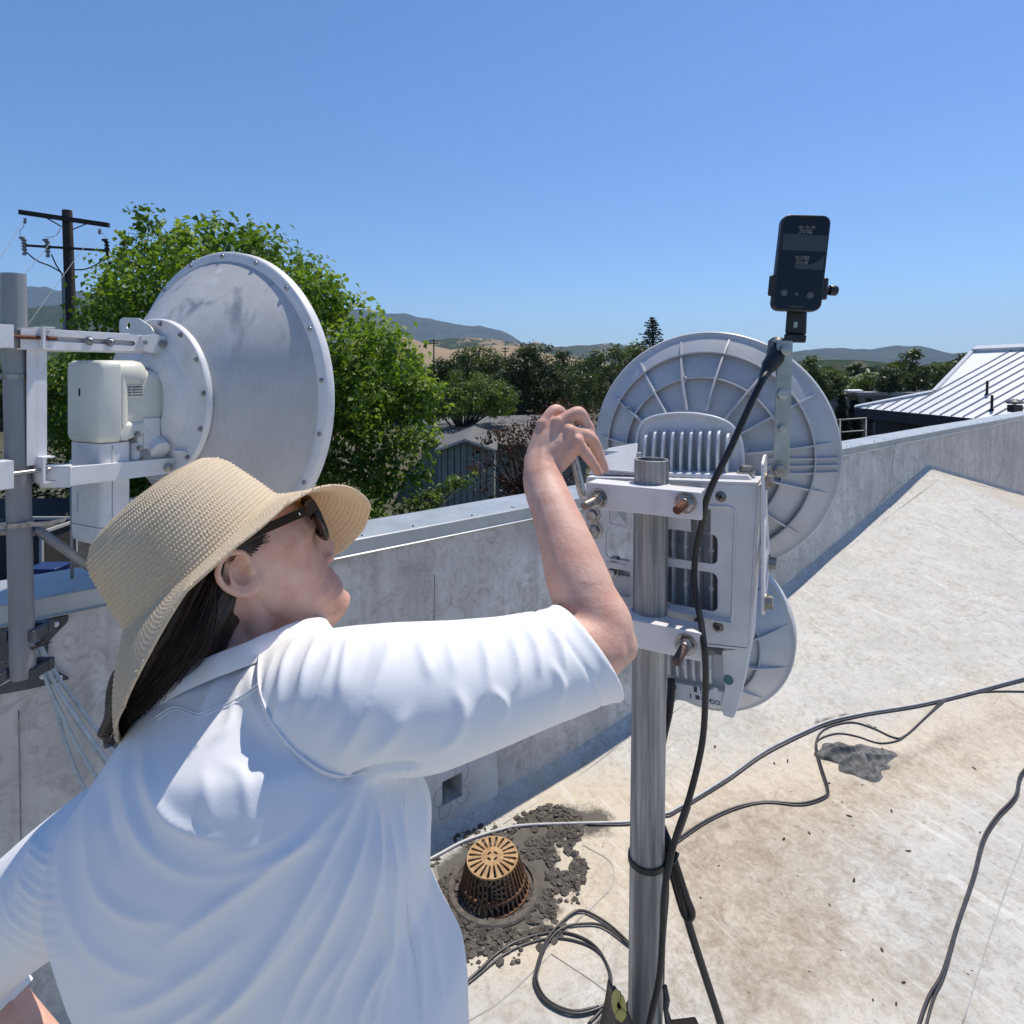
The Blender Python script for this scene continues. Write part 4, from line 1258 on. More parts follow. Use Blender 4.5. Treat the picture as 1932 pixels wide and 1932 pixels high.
dish = thing('dish_antenna', FL.pt(0, 0.37, 1.41), 'large weathered grey dish seen from behind with a cream radio on its hub', 'dish antenna')
ZC = 1.912
ax = FL.d
C0 = FL.pt(0, 0, ZC)
RD, DV, DR = 0.50, 0.375, 0.605
prof = []
for k in range(25):
    r = 0.22 + (0.468 - 0.22) * k / 24
    f = (r - 0.22) / (0.468 - 0.22)
    prof.append((r, DV + (DR - 0.012 - DV) * (0.72 * f + 0.28 * f * f)))
inner = [(r - 0.003, d + 0.004) for r, d in prof[::-1]]
mb = MB(); mb.rev(prof + inner, C0, ax, 128, closed_prof=True); mb.build('reflector', M_DISH, dish, 50)
mb = MB()
mb.rev([(0.462, DR - 0.014), (0.472, DR - 0.016), (0.496, DR - 0.010), (0.4995, DR - 0.006), (RD, DR + 0.022), (0.494, DR + 0.024), (0.490, DR - 0.002), (0.470, DR - 0.008), (0.462, DR - 0.008)], C0, ax, 128, closed_prof=True)
mb.build('rim', M_PWHITE, dish, 50)
for k in range(18):
    a = 2 * math.pi * (k + 0.35) / 18
    c = C0 + FL.r * (0.484 * math.cos(a)) + FL.z * (0.484 * math.sin(a)) + ax * (DR - 0.0145)
    mb = MB(); mb.rev([(0.0075, 0), (0.007, -0.003), (0.0045, -0.0055), (0, -0.006)], c, ax, 10); mb.build('rim_screw', M_STEEL, dish, 60)
mb = MB()
mb.rev([(0.06, 0.362), (0.17, 0.362), (0.19, 0.366), (0.205, 0.372), (0.225, 0.368), (0.249, 0.366), (0.252, 0.370), (0.252, 0.384), (0.22, 0.386), (0.06, 0.380)], C0, ax, 96, closed_prof=True)
mb.rev([(0.10, 0.335), (0.125, 0.338), (0.15, 0.350), (0.17, 0.3625), (0.10, 0.3625)], C0, ax, 64, closed_prof=True)
mb.rev([(0, 0.345), (0.09, 0.345), (0.10, 0.35), (0.10, 0.372), (0, 0.372)], C0, ax, 48)
mb.build('hub_ring', M_PWHITE, dish, 50)
for k in range(14):
    a = 2 * math.pi * (k + 0.2) / 14
    c = C0 + FL.r * (0.237 * math.cos(a)) + FL.z * (0.237 * math.sin(a)) + ax * 0.3665
    mb = MB(); mb.rev([(0.0085, 0), (0.008, -0.003), (0.005, -0.0035), (0.005, -0.008), (0, -0.009)], c, ax, 8); mb.build('hub_bolt', M_STEEL, dish, 40)
# lifting tab at the top and the ledge tab low on the ring
mb = MB()
p2 = [FL.on_d(u, v, 0.352) for u, v in ((226, 626), (226, 604), (233, 599), (262, 600), (285, 616), (300, 640), (262, 642), (234, 638))]
h2 = FL.on_d(243, 614, 0.352)
mb.plate(round_poly(p2, 0.008), [[(h2[0] + 0.011 * math.cos(a), h2[1] + 0.011 * math.sin(a)) for a in np.linspace(0, 2 * math.pi, 16, endpoint=False)]], lambda x, y, t: FL.pt(x, t, y), 0.350, 0.354)
mb.build('lifting_tab', M_PWHITE, dish, 40)
mb = MB()
zt = 1.76
p2 = [FL.on_z(u, v, zt) for u, v in ((313, 834), (322, 827), (362, 826), (370, 838), (350, 851), (328, 851))]
h2 = FL.on_z(340, 838, zt)
mb.plate(round_poly(p2, 0.008), [[(h2[0] + 0.014 * math.cos(a), h2[1] + 0.02 * math.sin(a)) for a in np.linspace(0, 2 * math.pi, 16, endpoint=False)]], lambda x, y, t: FL.pt(x, y, t), zt, zt - 0.005)
mb.build('ledge_tab', M_PWHITE, dish, 40)

# upper slotted arm
RA = 0.045
def arm(px, holes, rn, rf, name):
    out = [FL.on_r(u, v, rn) for u, v in px]
    hs = [[FL.on_r(u, v, rn) for u, v in h] for h in holes]
    b = MB()
    b.plate(out, hs, lambda x, y, t: FL.pt(t, x, y), rn, rn - 0.004)
    tl, tr, br, bl_ = out[0], out[1], out[2], out[3]
    for a, c, dz in ((tl, tr, -1), (bl_, br, 1)):
        b.hexa([FL.pt(rn - .0045, a[0], a[1]), FL.pt(rf, a[0], a[1]), FL.pt(rf, a[0], a[1] + dz * .004), FL.pt(rn - .0045, a[0], a[1] + dz * .004)],
               [FL.pt(rn - .0045, c[0], c[1]), FL.pt(rf, c[0], c[1]), FL.pt(rf, c[0], c[1] + dz * .004), FL.pt(rn - .0045, c[0], c[1] + dz * .004)])
    return b.build(name, M_PWHITE, dish, 30)


def slot(u0, v0, u1, v1, hw):
    out = []
    a = math.atan2(v1 - v0, u1 - u0)
    for k in range(7):
        t = a + math.pi / 2 + math.pi * k / 6; out.append((u0 + hw * math.cos(t), v0 + hw * math.sin(t)))
    for k in range(7):
        t = a - math.pi / 2 + math.pi * k / 6; out.append((u1 + hw * math.cos(t), v1 + hw * math.sin(t)))
    return out


arm(((40, 619), (268, 632), (268, 663), (40, 659.5)), [slot(88, 638.5, 251, 648, 4.6)], RA, -0.005, 'upper_arm')
mb = MB()
o = [FL.on_r(u, v, RA - 0.012) for u, v in ((60, 622), (330, 636), (330, 668), (60, 662))]
mb.plate(o, [], lambda x, y, t: FL.pt(t, x, y), RA - 0.013, RA - 0.018)
mb.build('sliding_arm', M_PWHITE, dish, 30)
mb = MB()
a0, a1 = FL.on_r(66, 614, -0.02), FL.on_r(232, 628, -0.02)
mb.box(FL.pt(-0.01, (a0[0] + a1[0]) / 2, a0[1] - .012), (.045, a1[0] - a0[0], .004), rot)
mb.build('arm_cover', M_PWHITE, dish, 30)
mb = MB()
o = [FL.on_r(u, v, RA + 0.012) for u, v in ((268, 633), (286, 633), (286, 630), (318, 636), (316, 668), (286, 666), (268, 660))]
mb.plate(round_poly(o, 0.004), [], lambda x, y, t: FL.pt(t, x, y), RA + 0.012, RA - 0.0125)
mb.build('end_bracket', M_PWHITE, dish, 30, 0.002)


def hexbolt(c, axis, r, h, mat, parent, name='bolt', washer=1.5, shank=0.0, sr=0.5):
    b = MB()
    c = Vector(c); ax_ = Vector(axis).normalized()
    if washer: b.cyl(c, c + ax_ * h * 0.18, r * washer, n=20)
    b.rev([(0, h * 0.181), (r * 1.02, h * 0.181), (r * 1.02, h * 0.9), (r * 0.85, h), (0, h)], c, ax_, 6)
    if shank: b.rev([(r * sr, h * 0.5), (r * sr, h + shank - r * 0.08), (r * sr * 0.8, h + shank), (0, h + shank)], c, ax_, 14)
    return b.build(name, mat, parent, 30)


for u, v in ((168, 643), (207.5, 645.5)):
    q = FL.on_r(u, v, RA + 0.001)
    hexbolt(FL.pt(RA + 0.0005, *q), FL.r, 0.0085, 0.009, M_STEEL, dish, shank=0.006)
q = FL.on_r(306, 649, RA + 0.013); hexbolt(FL.pt(RA + 0.0125, *q), FL.r, 0.012, 0.011, M_STEEL, dish, washer=0)
q = FL.on_r(273, 646, RA + 0.013); hexbolt(FL.pt(RA + 0.0125, *q), FL.r, 0.007, 0.006, M_STEEL, dish, washer=0)
# clamp round the mast at the upper arm and at the lower arm
for v0, v1, nm in ((613, 657, 1910), (868, 920, 1700)):
    zt_, zb_ = P(25, v0, 1.53).z, P(25, v1, 1.53).z
    zm = (zt_ + zb_) / 2; hh = zt_ - zb_
    mb = MB()
    for dd, tt in ((-0.036, 0.006), (0.034, 0.006)):
        mb.box(FL.pt(0.0, dd, zm), (0.13, tt, hh), rot)
        for sz in (-1, 1): mb.box(FL.pt(0.0, dd + (-.014 if dd < 0 else .014), zm + sz * (hh / 2 - .002)), (0.13, .022, .0038), rot)
    mb.box(FL.pt(0.064, -0.055, zm), (0.004, 0.034, hh - .004), rot)
    mb.build('mast_clamp', M_PWHITE, dish, 30)
    for rr in (-0.05, 0.05):
        b = MB(); b.cyl(FL.pt(rr, -0.095, zm), FL.pt(rr, 0.07, zm), 0.005, n=12)
        b.build('threaded_rod', M_RUST if v0 < 800 else M_STEEL, dish, 40)
        hexbolt(FL.pt(rr, -0.0392, zm), -FL.d, 0.010, 0.010, M_STEEL, dish, 'nut', 1.4)
# lower arm, bent toward the clamp
arm(((132, 882), (336, 863), (332, 892), (132, 917)), [], 0.095, 0.065, 'lower_arm')
arm(((132, 868), (330, 856), (330, 868), (132, 882)), [], -0.085, -0.06, 'lower_arm')
mb = MB()
za, zb2 = FL.on_r(132, 882, 0.095)[1], FL.on_r(132, 917, 0.095)[1]
d1 = FL.on_r(132, 900, 0.095)[0]
mb.hexa([FL.pt(0.03, 0.04, zb2), FL.pt(0.03, 0.044, zb2), FL.pt(0.09, d1, zb2), FL.pt(0.095, d1 - .001, zb2)], [FL.pt(0.03, 0.04, za), FL.pt(0.03, 0.044, za), FL.pt(0.09, d1, za), FL.pt(0.095, d1 - .001, za)])
for zz in (za, zb2 - .004):
    mb.hexa([FL.pt(0.03, 0.042, zz + .0002), FL.pt(0.095, d1, zz + .0002), FL.pt(0.05, d1 + .03, zz + .0002), FL.pt(0.0, 0.06, zz + .0002)], [FL.pt(0.03, 0.042, zz + .0038), FL.pt(0.095, d1, zz + .0038), FL.pt(0.05, d1 + .03, zz + .0038), FL.pt(0.0, 0.06, zz + .0038)])
mb.build('bent_plate', M_PWHITE, dish, 30)
q = FL.on_r(316, 882, 0.0955); hexbolt(FL.pt(0.0955, *q), FL.r, 0.013, 0.010, M_STEEL, dish, washer=0)
q = FL.on_r(159, 875, 0.0955)
mb = MB()
zt_, zb_ = FL.on_r(70, 659, 0.035)[1], FL.on_r(72, 873, 0.035)[1]
dc = FL.on_r(70, 760, 0.035)[0]
mb.box(FL.pt(0.012, dc, (zt_ + zb_) / 2), (0.046, 0.004, zt_ - zb_ + .01), rot)
for dd in (-1, 1): mb.box(FL.pt(0.0335, dc + dd * .0125, (zt_ + zb_) / 2), (0.003, 0.0205, zt_ - zb_ + .01), rot)
mb.build('upright_channel', M_PWHITE, dish, 30)
# cream radio: rear cap, body, rolled top, lower ledge
def rr_ring(d, r0, r1, z0, z1, rad, n=5):
    return [FL.pt(x, d, z) for x, z in rrect(r0, z0, r1, z1, rad, n)]


mb = MB()
rings = []
for d, ins, zb_, in ((0.160, 0.012, 1.806), (0.163, 0.004, 1.800), (0.170, 0.0, 1.797), (0.214, -0.001, 1.795), (0.217, 0.002, 1.797)):
    rings.append(rr_ring(d, -0.085 + ins, 0.085 - ins, zb_ + ins * .4, 2.030 - ins, 0.022))
mb.loft(rings)
mb.build('radio_cap', M_CREAM, dish, 40)
mb = MB()
mb.loft([rr_ring(d, -0.07, 0.070 + 0.004 * (d - .218) / .1, 1.803 + 0.030 * max(0, (d - .235) / .09), 2.022 - 0.02 * (d - .218) / .1, 0.028) for d in (0.2175, 0.235, 0.26, 0.29, 0.325, 0.345)])
mb.build('radio_body', M_CREAM, dish, 40)
mb = MB()
rings = []
for d, rad in ((0.2172, 0.034), (0.225, 0.037), (0.27, 0.037), (0.288, 0.033), (0.297, 0.024), (0.301, 0.010)):
    rings.append([FL.pt(0.050 + rad * 0.95 * math.cos(a), d, 1.988 + (rad + .006) * math.sin(a)) for a in np.linspace(0, 2 * math.pi, 24, endpoint=False)])
mb.loft(rings)
mb.build('radio_roll', M_CREAM, dish, 60)
mb = MB()
rings = []
for d, w, zz in ((0.2172, 0.0835, 1.845), (0.235, 0.0835, 1.845), (0.262, 0.083, 1.842), (0.285, 0.081, 1.846), (0.298, 0.077, 1.852), (0.303, 0.070, 1.858)):
    zlo = 1.801 + 0.03 * max(0, (d - .235) / .09)
    rings.append([FL.pt(x, d, z) for x, z in round_poly([(0.0, zlo), (w, zlo), (w, zz), (w - .012, zz + .010), (0.0, zz + .012)], 0.006)])
mb.loft(rings)
mb.build('radio_ledge', M_CREAM, dish, 50)
mb = MB()
rings = []
for z in (1.842, 1.99):
    rings.append([FL.pt(x, d, z) for x, d in round_poly([(0.0, 0.2173), (0.0845, 0.2173), (0.0845, 0.228), (0.076, 0.242), (0.0, 0.244)], 0.006)])
mb.loft(rings)
mb.build('radio_shoulder', M_CREAM, dish, 50)
mb = MB()
d0, z0 = FL.on_r(226, 749, 0.0735); d1_, z1 = FL.on_r(268, 722, 0.0735)
for k in range(6):
    z = z0 + (z1 - z0) * k / 5
    mb.box(FL.pt(0.0745, (d0 + d1_) / 2, z), (0.008, d1_ - d0, 0.0028), rot)
for f in (0, .5, 1): mb.box(FL.pt(0.0747, d0 + (d1_ - d0) * f, (z0 + z1) / 2), (0.0076, 0.002, z1 - z0 + .0028), rot)
mb.build('vent_grille', M_CREAM, dish, 30)
mb = MB(); mb.box(FL.pt(0.071, (d0 + d1_) / 2, (z0 + z1) / 2), (0.004, d1_ - d0, z1 - z0), rot); mb.build('vent_recess', M_CREAMD, dish, 30)
x0, z0 = FL.on_d(150, 740, 0.160)
mb = MB(); mb.box(FL.pt(x0, 0.1605, z0), (0.007, 0.003, 0.022), rot); mb.build('slot', M_GAP, dish, 30)
# white box hanging below the radio
def vring(z, ins): return [FL.pt(x, d, z) for x, d in rrect(-0.078 + ins, 0.166 + ins, 0.078 - ins, 0.250 - ins, 0.014)]
mb = MB()
mb.loft([vring(z, i) for z, i in ((1.505, 0.02), (1.509, 0.010), (1.518, 0.003), (1.53, 0.001), (1.57, 0.0), (1.796, 0.0))])
mb.build('lower_radio', M_PWHITE, dish, 40)
mb = MB()
for z, i in ((1.562, -.0003),): mb.tube([Vector(p) for p in vring(z, i)], 0.0012, 5, closed=True)
mb.cyl(FL.pt(0.0785, 0.196, 1.54), FL.pt(0.0785, 0.196, 1.79), 0.0011, n=5)
mb.build('case_seam', M_CREAMD, dish, 180)
mb = MB(); mb.box(FL.pt(-0.036, 0.1655, 1.625), (0.006, 0.0016, 0.06), rot); mb.build('printed_mark', simple('print_grey', (0.42, 0.43, 0.45), None), dish, None)
mb = MB()
mb.box(FL.pt(0.05, 0.285, 1.80), (0.05, 0.03, 0.05), rot); mb.box(FL.pt(0.055, 0.31, 1.815), (0.05, 0.05, 0.09), rot); mb.cyl(FL.pt(0.06, 0.27, 1.79), FL.pt(0.06, 0.27, 1.74), 0.014, n=14)
mb.cyl(FL.pt(0.03, 0.33, 1.80), FL.pt(0.09, 0.33, 1.76), 0.03, n=20)
mb.build('waveguide_port', M_PWHITE, dish, 35, 0.002)
for dd, zz in ((0.262, 1.815), (0.268, 1.775)): hexbolt(FL.pt(0.086, dd, zz), FL.r, 0.007, 0.008, M_STEEL, dish, washer=1.3)
mb = MB(); mb.box(FL.pt(0.06, 0.263, 1.62), (0.03, 0.03, 0.012), rot); mb.box(FL.pt(0.065, 0.277, 1.605), (0.02, 0.006, 0.05), rot); mb.build('latch', M_PWHITE, dish, 35, 0.001)

# the grey-blue cables dropping from the mast foot
M_BCAB = simple('grey_blue_cable', (0.40, 0.46, 0.50), (0.30, 0.35, 0.38), 30, 0.45)
paths = [((66, 1205), (82, 1262), (104, 1330), (130, 1420), (165, 1500), (215, 1600)), ((70, 1210), (95, 1275), (135, 1345), (175, 1405), (230, 1480), (300, 1570)),
         ((72, 1208), (100, 1262), (140, 1320), (185, 1380), (240, 1450), (320, 1540)), ((67, 1212), (90, 1290), (118, 1350), (150, 1415), (190, 1480), (250, 1580)), ((74, 1212), (104, 1290), (150, 1362), (196, 1425), (260, 1510), (330, 1600))]
labs = ['leftmost grey-blue cable dropping from the mast foot', 'middle grey-blue cable of the bundle at the mast foot', 'uppermost grey-blue cable of the bundle, nearest the hat brim', 'second grey-blue cable from the left, marked along its length', 'grey-blue cable lying just under the uppermost one at the mast foot']
for k, (pp, lab) in enumerate(zip(paths, labs)):
    pts = []
    for j, (u, v) in enumerate(pp):
        s_, z_ = wall_hit(u, v, 0.055 + 0.012 * k + 0.006 * j)
        pts.append(wall_pt(s_, 0.055 + 0.012 * k + 0.006 * j, max(z_, 0.02)))
    e_ = pts[-1] + (pts[-1] - pts[-2]) * .5; e_.z = .03
    pts += [e_, e_ + Vector((.25, -.1 - .03 * k, -.022))]
    mb = MB(); mb.tube([Vector(p) for p in spline([tuple(p) for p in pts], 6)], 0.0052, 8)
    tag(mb.build('data_cable', M_BCAB, None, 180), lab, 'cable', 'grey-blue cables at the mast foot')
mb = MB()
c = P(72, 1216, 1.585); mb.rev([(0.013, -.003), (0.016, -.003), (0.016, .003), (0.013, .003)], c, (.4, .2, -1), 12, closed_prof=True); mb.cyl(c + Vector((.012, -.01, 0)), c + Vector((.05, -.02, .015)), 0.0018, n=5)
tag(mb.build('cable_tie', M_BLACK, None, 40), 'black cable tie with a loose tail at the mast foot', 'cable tie')
# ================================================================== the pole and the twin-dish radio on it
M_PIPE = simple('galvanised_pipe', (0.50, 0.49, 0.46), (0.17, 0.17, 0.165), 60, 0.46, 0.25, 0.15, 160, (1, 1, 0.045), 0.36, 0.62, 6)
M_RADIO = simple('radio_grey', (0.72, 0.715, 0.71), (0.62, 0.615, 0.61), 18, 0.38, 0, 0.05, 160, (1, 1, 1), 0.42, 0.72, 7)
M_RPLATE = simple('plate_grey', (0.72, 0.71, 0.70), (0.62, 0.61, 0.60), 25, 0.42, 0, 0.05, 160, (1, 1, 1), 0.42, 0.75, 7)
M_TDISH = simple('ribbed_dish_grey', (0.55, 0.55, 0.555), (0.45, 0.45, 0.455), 10, 0.40, 0, 0.06, 120, (1, 1, 1), 0.40, 0.70, 8)
M_STRAP = simple('zinc_strap', (0.47, 0.50, 0.47), (0.34, 0.37, 0.345), 25, 0.40, 0.55, 0.1, 90)
M_RUSTD = simple('dark_rust', (0.10, 0.055, 0.04), (0.16, 0.12, 0.10), 110, 0.7, 0.3, 0.5, 300)
M_RODS = simple('stained_rod', (0.33, 0.31, 0.28), (0.15, 0.11, 0.08), 70, 0.45, 0.7, 0.3, 250)

FR = Frame(0.2164, 0.95, 28)
rotR = FR.rot()
pt_, pm_, pb_ = P(1229.5, 866, .95), P(1217, 1932, .95), P(1217, 1932, .95)
dirp = (pm_ - pt_); pb_ = pt_ + dirp * ((pt_.z - 0.012) / -dirp.z)
post = thing('antenna_pole', pb_, 'weathered galvanised steel pole carrying the twin-dish radio', 'pole')
axp = (pt_ - pb_).normalized(); LP = (pt_ - pb_).length
mb = MB(); mb.rev([(0.0265, 0), (0.0265, LP - .0008), (0.0257, LP), (0.0232, LP), (0.0225, LP - .0008), (0.0225, 0)], pb_, axp, 48, closed_prof=True); mb.build('tube', M_PIPE, post, 40)
mb = MB(); mb.box(pb_ + Vector((0, 0, .001)), (0.30, 0.30, 0.012)); mb.cyl(pb_, pb_ + axp * .09, 0.033, n=32)
mb.build('foot_plate', M_DGREY, post, 40, 0.001)


def on_pole(v):
    """centre of the pole at picture height v"""
    z = H - (v - HV) / F * .95
    return pb_ + (pt_ - pb_) * ((z - pb_.z) / (pt_.z - pb_.z))


tw = thing('twin_dish_radio', FR.pt(0.03, 0.1, 1.40), 'grey radio with a large and a small ribbed dish clamped to the galvanised pole', 'radio antenna')
R0_, Z0_, Z1_ = 0.0455, 1.854, 1.532
RB, RS = 0.219, 0.149


def rib_dish(zc, Rm, d_rim, d_in, r_in, nrib, rings, a_off, name, parent):
    C = FR.pt(R0_, 0, zc)
    def surf(r): f = (r - r_in) / (Rm * .955 - r_in); return d_in + (d_rim - d_in) * (0.45 * f + 0.55 * f * f)
    pr = [(r_in * .2, d_in + .002)] + [(r_in + (Rm * .955 - r_in) * k / 16, surf(r_in + (Rm * .955 - r_in) * k / 16)) for k in range(17)]
    pr += [(Rm * .962, d_rim + .0005), (Rm * .99, d_rim + .001), (Rm, d_rim + .004), (Rm, d_rim + .03), (Rm * .985, d_rim + .03), (Rm * .985, d_rim + .006)]
    pr += [(r, d + .004) for r, d in pr[16:0:-1]]
    mb = MB(); mb.rev(pr, C, FR.d, 144, closed_prof=True)
    refl = mb.build(name, M_TDISH, parent, 40)
    hgt = 0.0175 * Rm / .219
    for k in range(nrib):
        mb = MB()
        a = a_off + 2 * math.pi * k / nrib
        e = FR.r * math.cos(a) + FR.z * math.sin(a); tng = -FR.r * math.sin(a) + FR.z * math.cos(a)
        n = 12; lo, hi = [], []
        for j in range(n + 1):
            f = j / n; r = r_in * .95 + (Rm * .945 - r_in * .95) * f
            h = hgt * (1.5 - 1.45 * f ** 1.5)
            lo.append((r, surf(r) + .001)); hi.append((r, surf(r) - h))
        w = 0.0014 * Rm / .219 + .0002
        for j in range(n):
            q = [C + e * rr + FR.d * dd + tng * s for (rr, dd), s in ((lo[j], -w), (lo[j], w), (hi[j], w), (hi[j], -w))]
            q2 = [C + e * rr + FR.d * dd + tng * s for (rr, dd), s in ((lo[j + 1], -w), (lo[j + 1], w), (hi[j + 1], w), (hi[j + 1], -w))]
            for i in range(4): mb.face([q[i], q[(i + 1) % 4], q2[(i + 1) % 4], q2[i]])
        mb.build('rib', M_TDISH, refl, None, fix=False)
    for rr in rings:
        mb = MB()
        r = Rm * rr; h = hgt * (1.05 - .5 * rr)
        mb.rev([(r - .0013, surf(r) + .001), (r - .0013, surf(r) - h), (r + .0013, surf(r) - h), (r + .0013, surf(r) + .001)], C, FR.d, 144)
        mb.build('ring_rib', M_TDISH, refl, 30)
    return refl, surf, C


bigr, surfB, CB = rib_dish(Z0_, RB, 0.218, 0.150, 0.085, 15, (0.615, 0.82), R(7), 'large_reflector', tw)
smr, surfS, CS = rib_dish(Z1_, RS, 0.205, 0.140, 0.07, 12, (0.66,), R(14), 'small_reflector', tw)
for rr, aa in ((0.615, R(103)), (0.70, R(151)), (0.70, R(-65))):
    mb = MB()
    r = RB * rr
    c = CB + (FR.r * math.cos(aa) + FR.z * math.sin(aa)) * r + FR.d * (surfB(r) - .012)
    mb.rev([(0.0062, 0.014), (0.0062, 0), (0.0035, 0), (0.0035, 0.008), (0, 0.008)], c, FR.d, 14)
    mb.build('boss', M_TDISH, bigr, 40)
for dz in (-.012, 0, .012):
    mb = MB()
    n = 8
    for j in range(n):
        r0 = .11 + (RB * .97 - .11) * j / n; r1 = .11 + (RB * .97 - .11) * (j + 1) / n
        a = [CB + FR.r * r0 + FR.z * (dz + s - .012) + FR.d * (surfB(max(r0, .085)) + o) for s, o in ((-.0014, .001), (.0014, .001), (.0014, -.007), (-.0014, -.007))]
        b = [CB + FR.r * r1 + FR.z * (dz + s - .012) + FR.d * (surfB(r1) + o) for s, o in ((-.0014, .001), (.0014, .001), (.0014, -.007), (-.0014, -.007))]
        for i in range(4): mb.face([a[i], a[(i + 1) % 4], b[(i + 1) % 4], b[i]])
    mb.build('side_rib', M_TDISH, bigr, None, fix=False)

# rear housing of the large dish: an arched plate with a raised edge and ten fins
DH = 0.118
arch = [FR.on_d(u, v, DH) for u, v in ((1200, 900), (1201, 850), (1204, 815), (1212, 797), (1235, 786), (1270, 781), (1310, 781), (1350, 788), (1378, 800), (1394, 822), (1401, 850), (1402, 905))]
mb = MB()
mb.plate(round_poly(arch, 0.012, 4), [], lambda x, y, t: FR.pt(x, t, y), DH, DH + 0.045)
mb.build('rear_housing', M_RADIO, tw, 40, 0.003, 3)
mb = MB(); mb.tube([FR.pt(x, DH - .001, y) for x, y in round_poly(arch, 0.012, 4)[3:-3]], 0.0035, 8); mb.build('housing_edge', M_RADIO, tw, 180)
for k in range(10):
    u = 1214 + k * 17.2
    x0, zt_ = FR.on_d(u + 3, 811 + (6 if k in (0, 9) else 0), DH - .025); _, zb_ = FR.on_d(u + 3, 915, DH - .025)
    mb = MB()
    pr = [(DH, zb_), (DH, zt_), (DH - .008, zt_ - .001), (DH - .022, zt_ - .007), (DH - .030, zt_ - .018), (DH - .034, zt_ - .04), (DH - .034, zb_)]
    mb.plate(pr, [], lambda x, y, t: FR.pt(t, x, y), x0 - .0019, x0 + .0019)
    if k in (3, 5, 7): mb.cyl(FR.pt(x0, DH - .020, zt_ - .070), FR.pt(x0, DH - .020, zb_), 0.0042, n=10)
    mb.build('cooling_fin', M_RADIO, tw, 30)
# bracket hardware left of the housing, clear wire bits are cobweb and left out
mb = MB(); mb.box(FR.pt(-.075, .09, 1.845), (.07, .003, .03), rotR); mb.box(FR.pt(-.075, .075, 1.83), (.07, .03, .003), rotR)
mb.hexa([FR.pt(-.115, .06, 1.83), FR.pt(-.045, .06, 1.83), FR.pt(-.045, .063, 1.83), FR.pt(-.115, .063, 1.83)], [FR.pt(-.105, .10, 1.862), FR.pt(-.05, .10, 1.875), FR.pt(-.05, .103, 1.875), FR.pt(-.105, .103, 1.862)])
mb.build('wing_bracket', M_RADIO, tw, 30, 0.0015)

# middle heat-sink body behind the plate
mb = MB()
xL, zT = FR.on_d(1128, 915, 0.07); xR, zB = FR.on_d(1415, 1225, 0.07)
zB2 = FR.on_d(1300, 1292, .07)[1]
mb.box(FR.pt((xL + xR) / 2 + .02, 0.128, (zT + zB) / 2), ((xR - xL) - .06, 0.035, zT - zB + .02), rotR)
mb.build('radio_case', M_RADIO, tw, 30, 0.003)
k = 0
x = FR.on_d(1250, 1050, 0.085)[0]
xe = FR.on_d(1400, 1050, 0.085)[0]
while x < xe:
    mb = MB()
    zt_, zb_ = zT - .02, FR.on_d(1300, 1165, .08)[1]
    mb.plate([(0.112, zb_), (0.112, zt_), (0.074, zt_), (0.071, zt_ - .006), (0.071, zb_ + .006), (0.074, zb_)], [], lambda a, b, t: FR.pt(t, a, b), x - .0016, x + .0016)
    for zz in (FR.on_d(1300, 1030, .08)[1], FR.on_d(1300, 1100, .08)[1]):
        if k % 2 == 0 or zz > 1.68: mb.cyl(FR.pt(x, .0705, zz), FR.pt(x, .112, zz), 0.0036, n=10)
    mb.build('cooling_fin', M_RADIO, tw, 30)
    x += 0.0205; k += 1

# mounting plate with windows, flanges and screws
DP = 0.047
px = ((1110, 905), (1428, 916), (1411, 1222), (1118, 1190))
outer = [FR.on_d(u, v, DP) for u, v in px]
def hole(u0, v0, u1, v1, r=0.004):
    a = FR.on_d(u0, v1, DP); b = FR.on_d(u1, v0, DP)
    return rrect(a[0], a[1], b[0], b[1], r)
holes = [hole(1150, 960, 1182, 988, .003), hole(1143, 1000, 1196, 1053, .011), hole(1303, 961, 1341, 1003, .003), hole(1255, 1009, 1354, 1052, .010), hole(1255, 1082, 1354, 1138, .010), hole(1140, 1078, 1190, 1120, .006)]
mb = MB(); mb.plate(outer, holes, lambda x, y, t: FR.pt(x, t, y), DP, DP + .0035)
# flanges round the plate
def flange(pa, pb, dd0, dd1, t, nrm):
    a0, b0 = FR.on_d(*pa, DP), FR.on_d(*pb, DP)
    mb.hexa([FR.pt(a0[0], dd0, a0[1]), FR.pt(a0[0], dd1, a0[1]), FR.pt(a0[0] + nrm[0] * t, dd1, a0[1] + nrm[1] * t), FR.pt(a0[0] + nrm[0] * t, dd0, a0[1] + nrm[1] * t)],
            [FR.pt(b0[0], dd0, b0[1]), FR.pt(b0[0], dd1, b0[1]), FR.pt(b0[0] + nrm[0] * t, dd1, b0[1] + nrm[1] * t), FR.pt(b0[0] + nrm[0] * t, dd0, b0[1] + nrm[1] * t)])
flange((1108, 904), (1430, 915), DP - .002, DP + .062, .004, (0, 1))
flange((1118, 1192), (1411, 1223), DP - .001, DP + .045, .0035, (0, -1))
flange((1428.5, 917), (1411.5, 1222), DP + .0005, DP + .06, .0035, (1, 0))
flange((1110, 905), (1118, 1190), DP + .0005, DP + .05, .0035, (-1, 0))
mb.build('mount_plate', M_RPLATE, tw, 30, 0.0012)
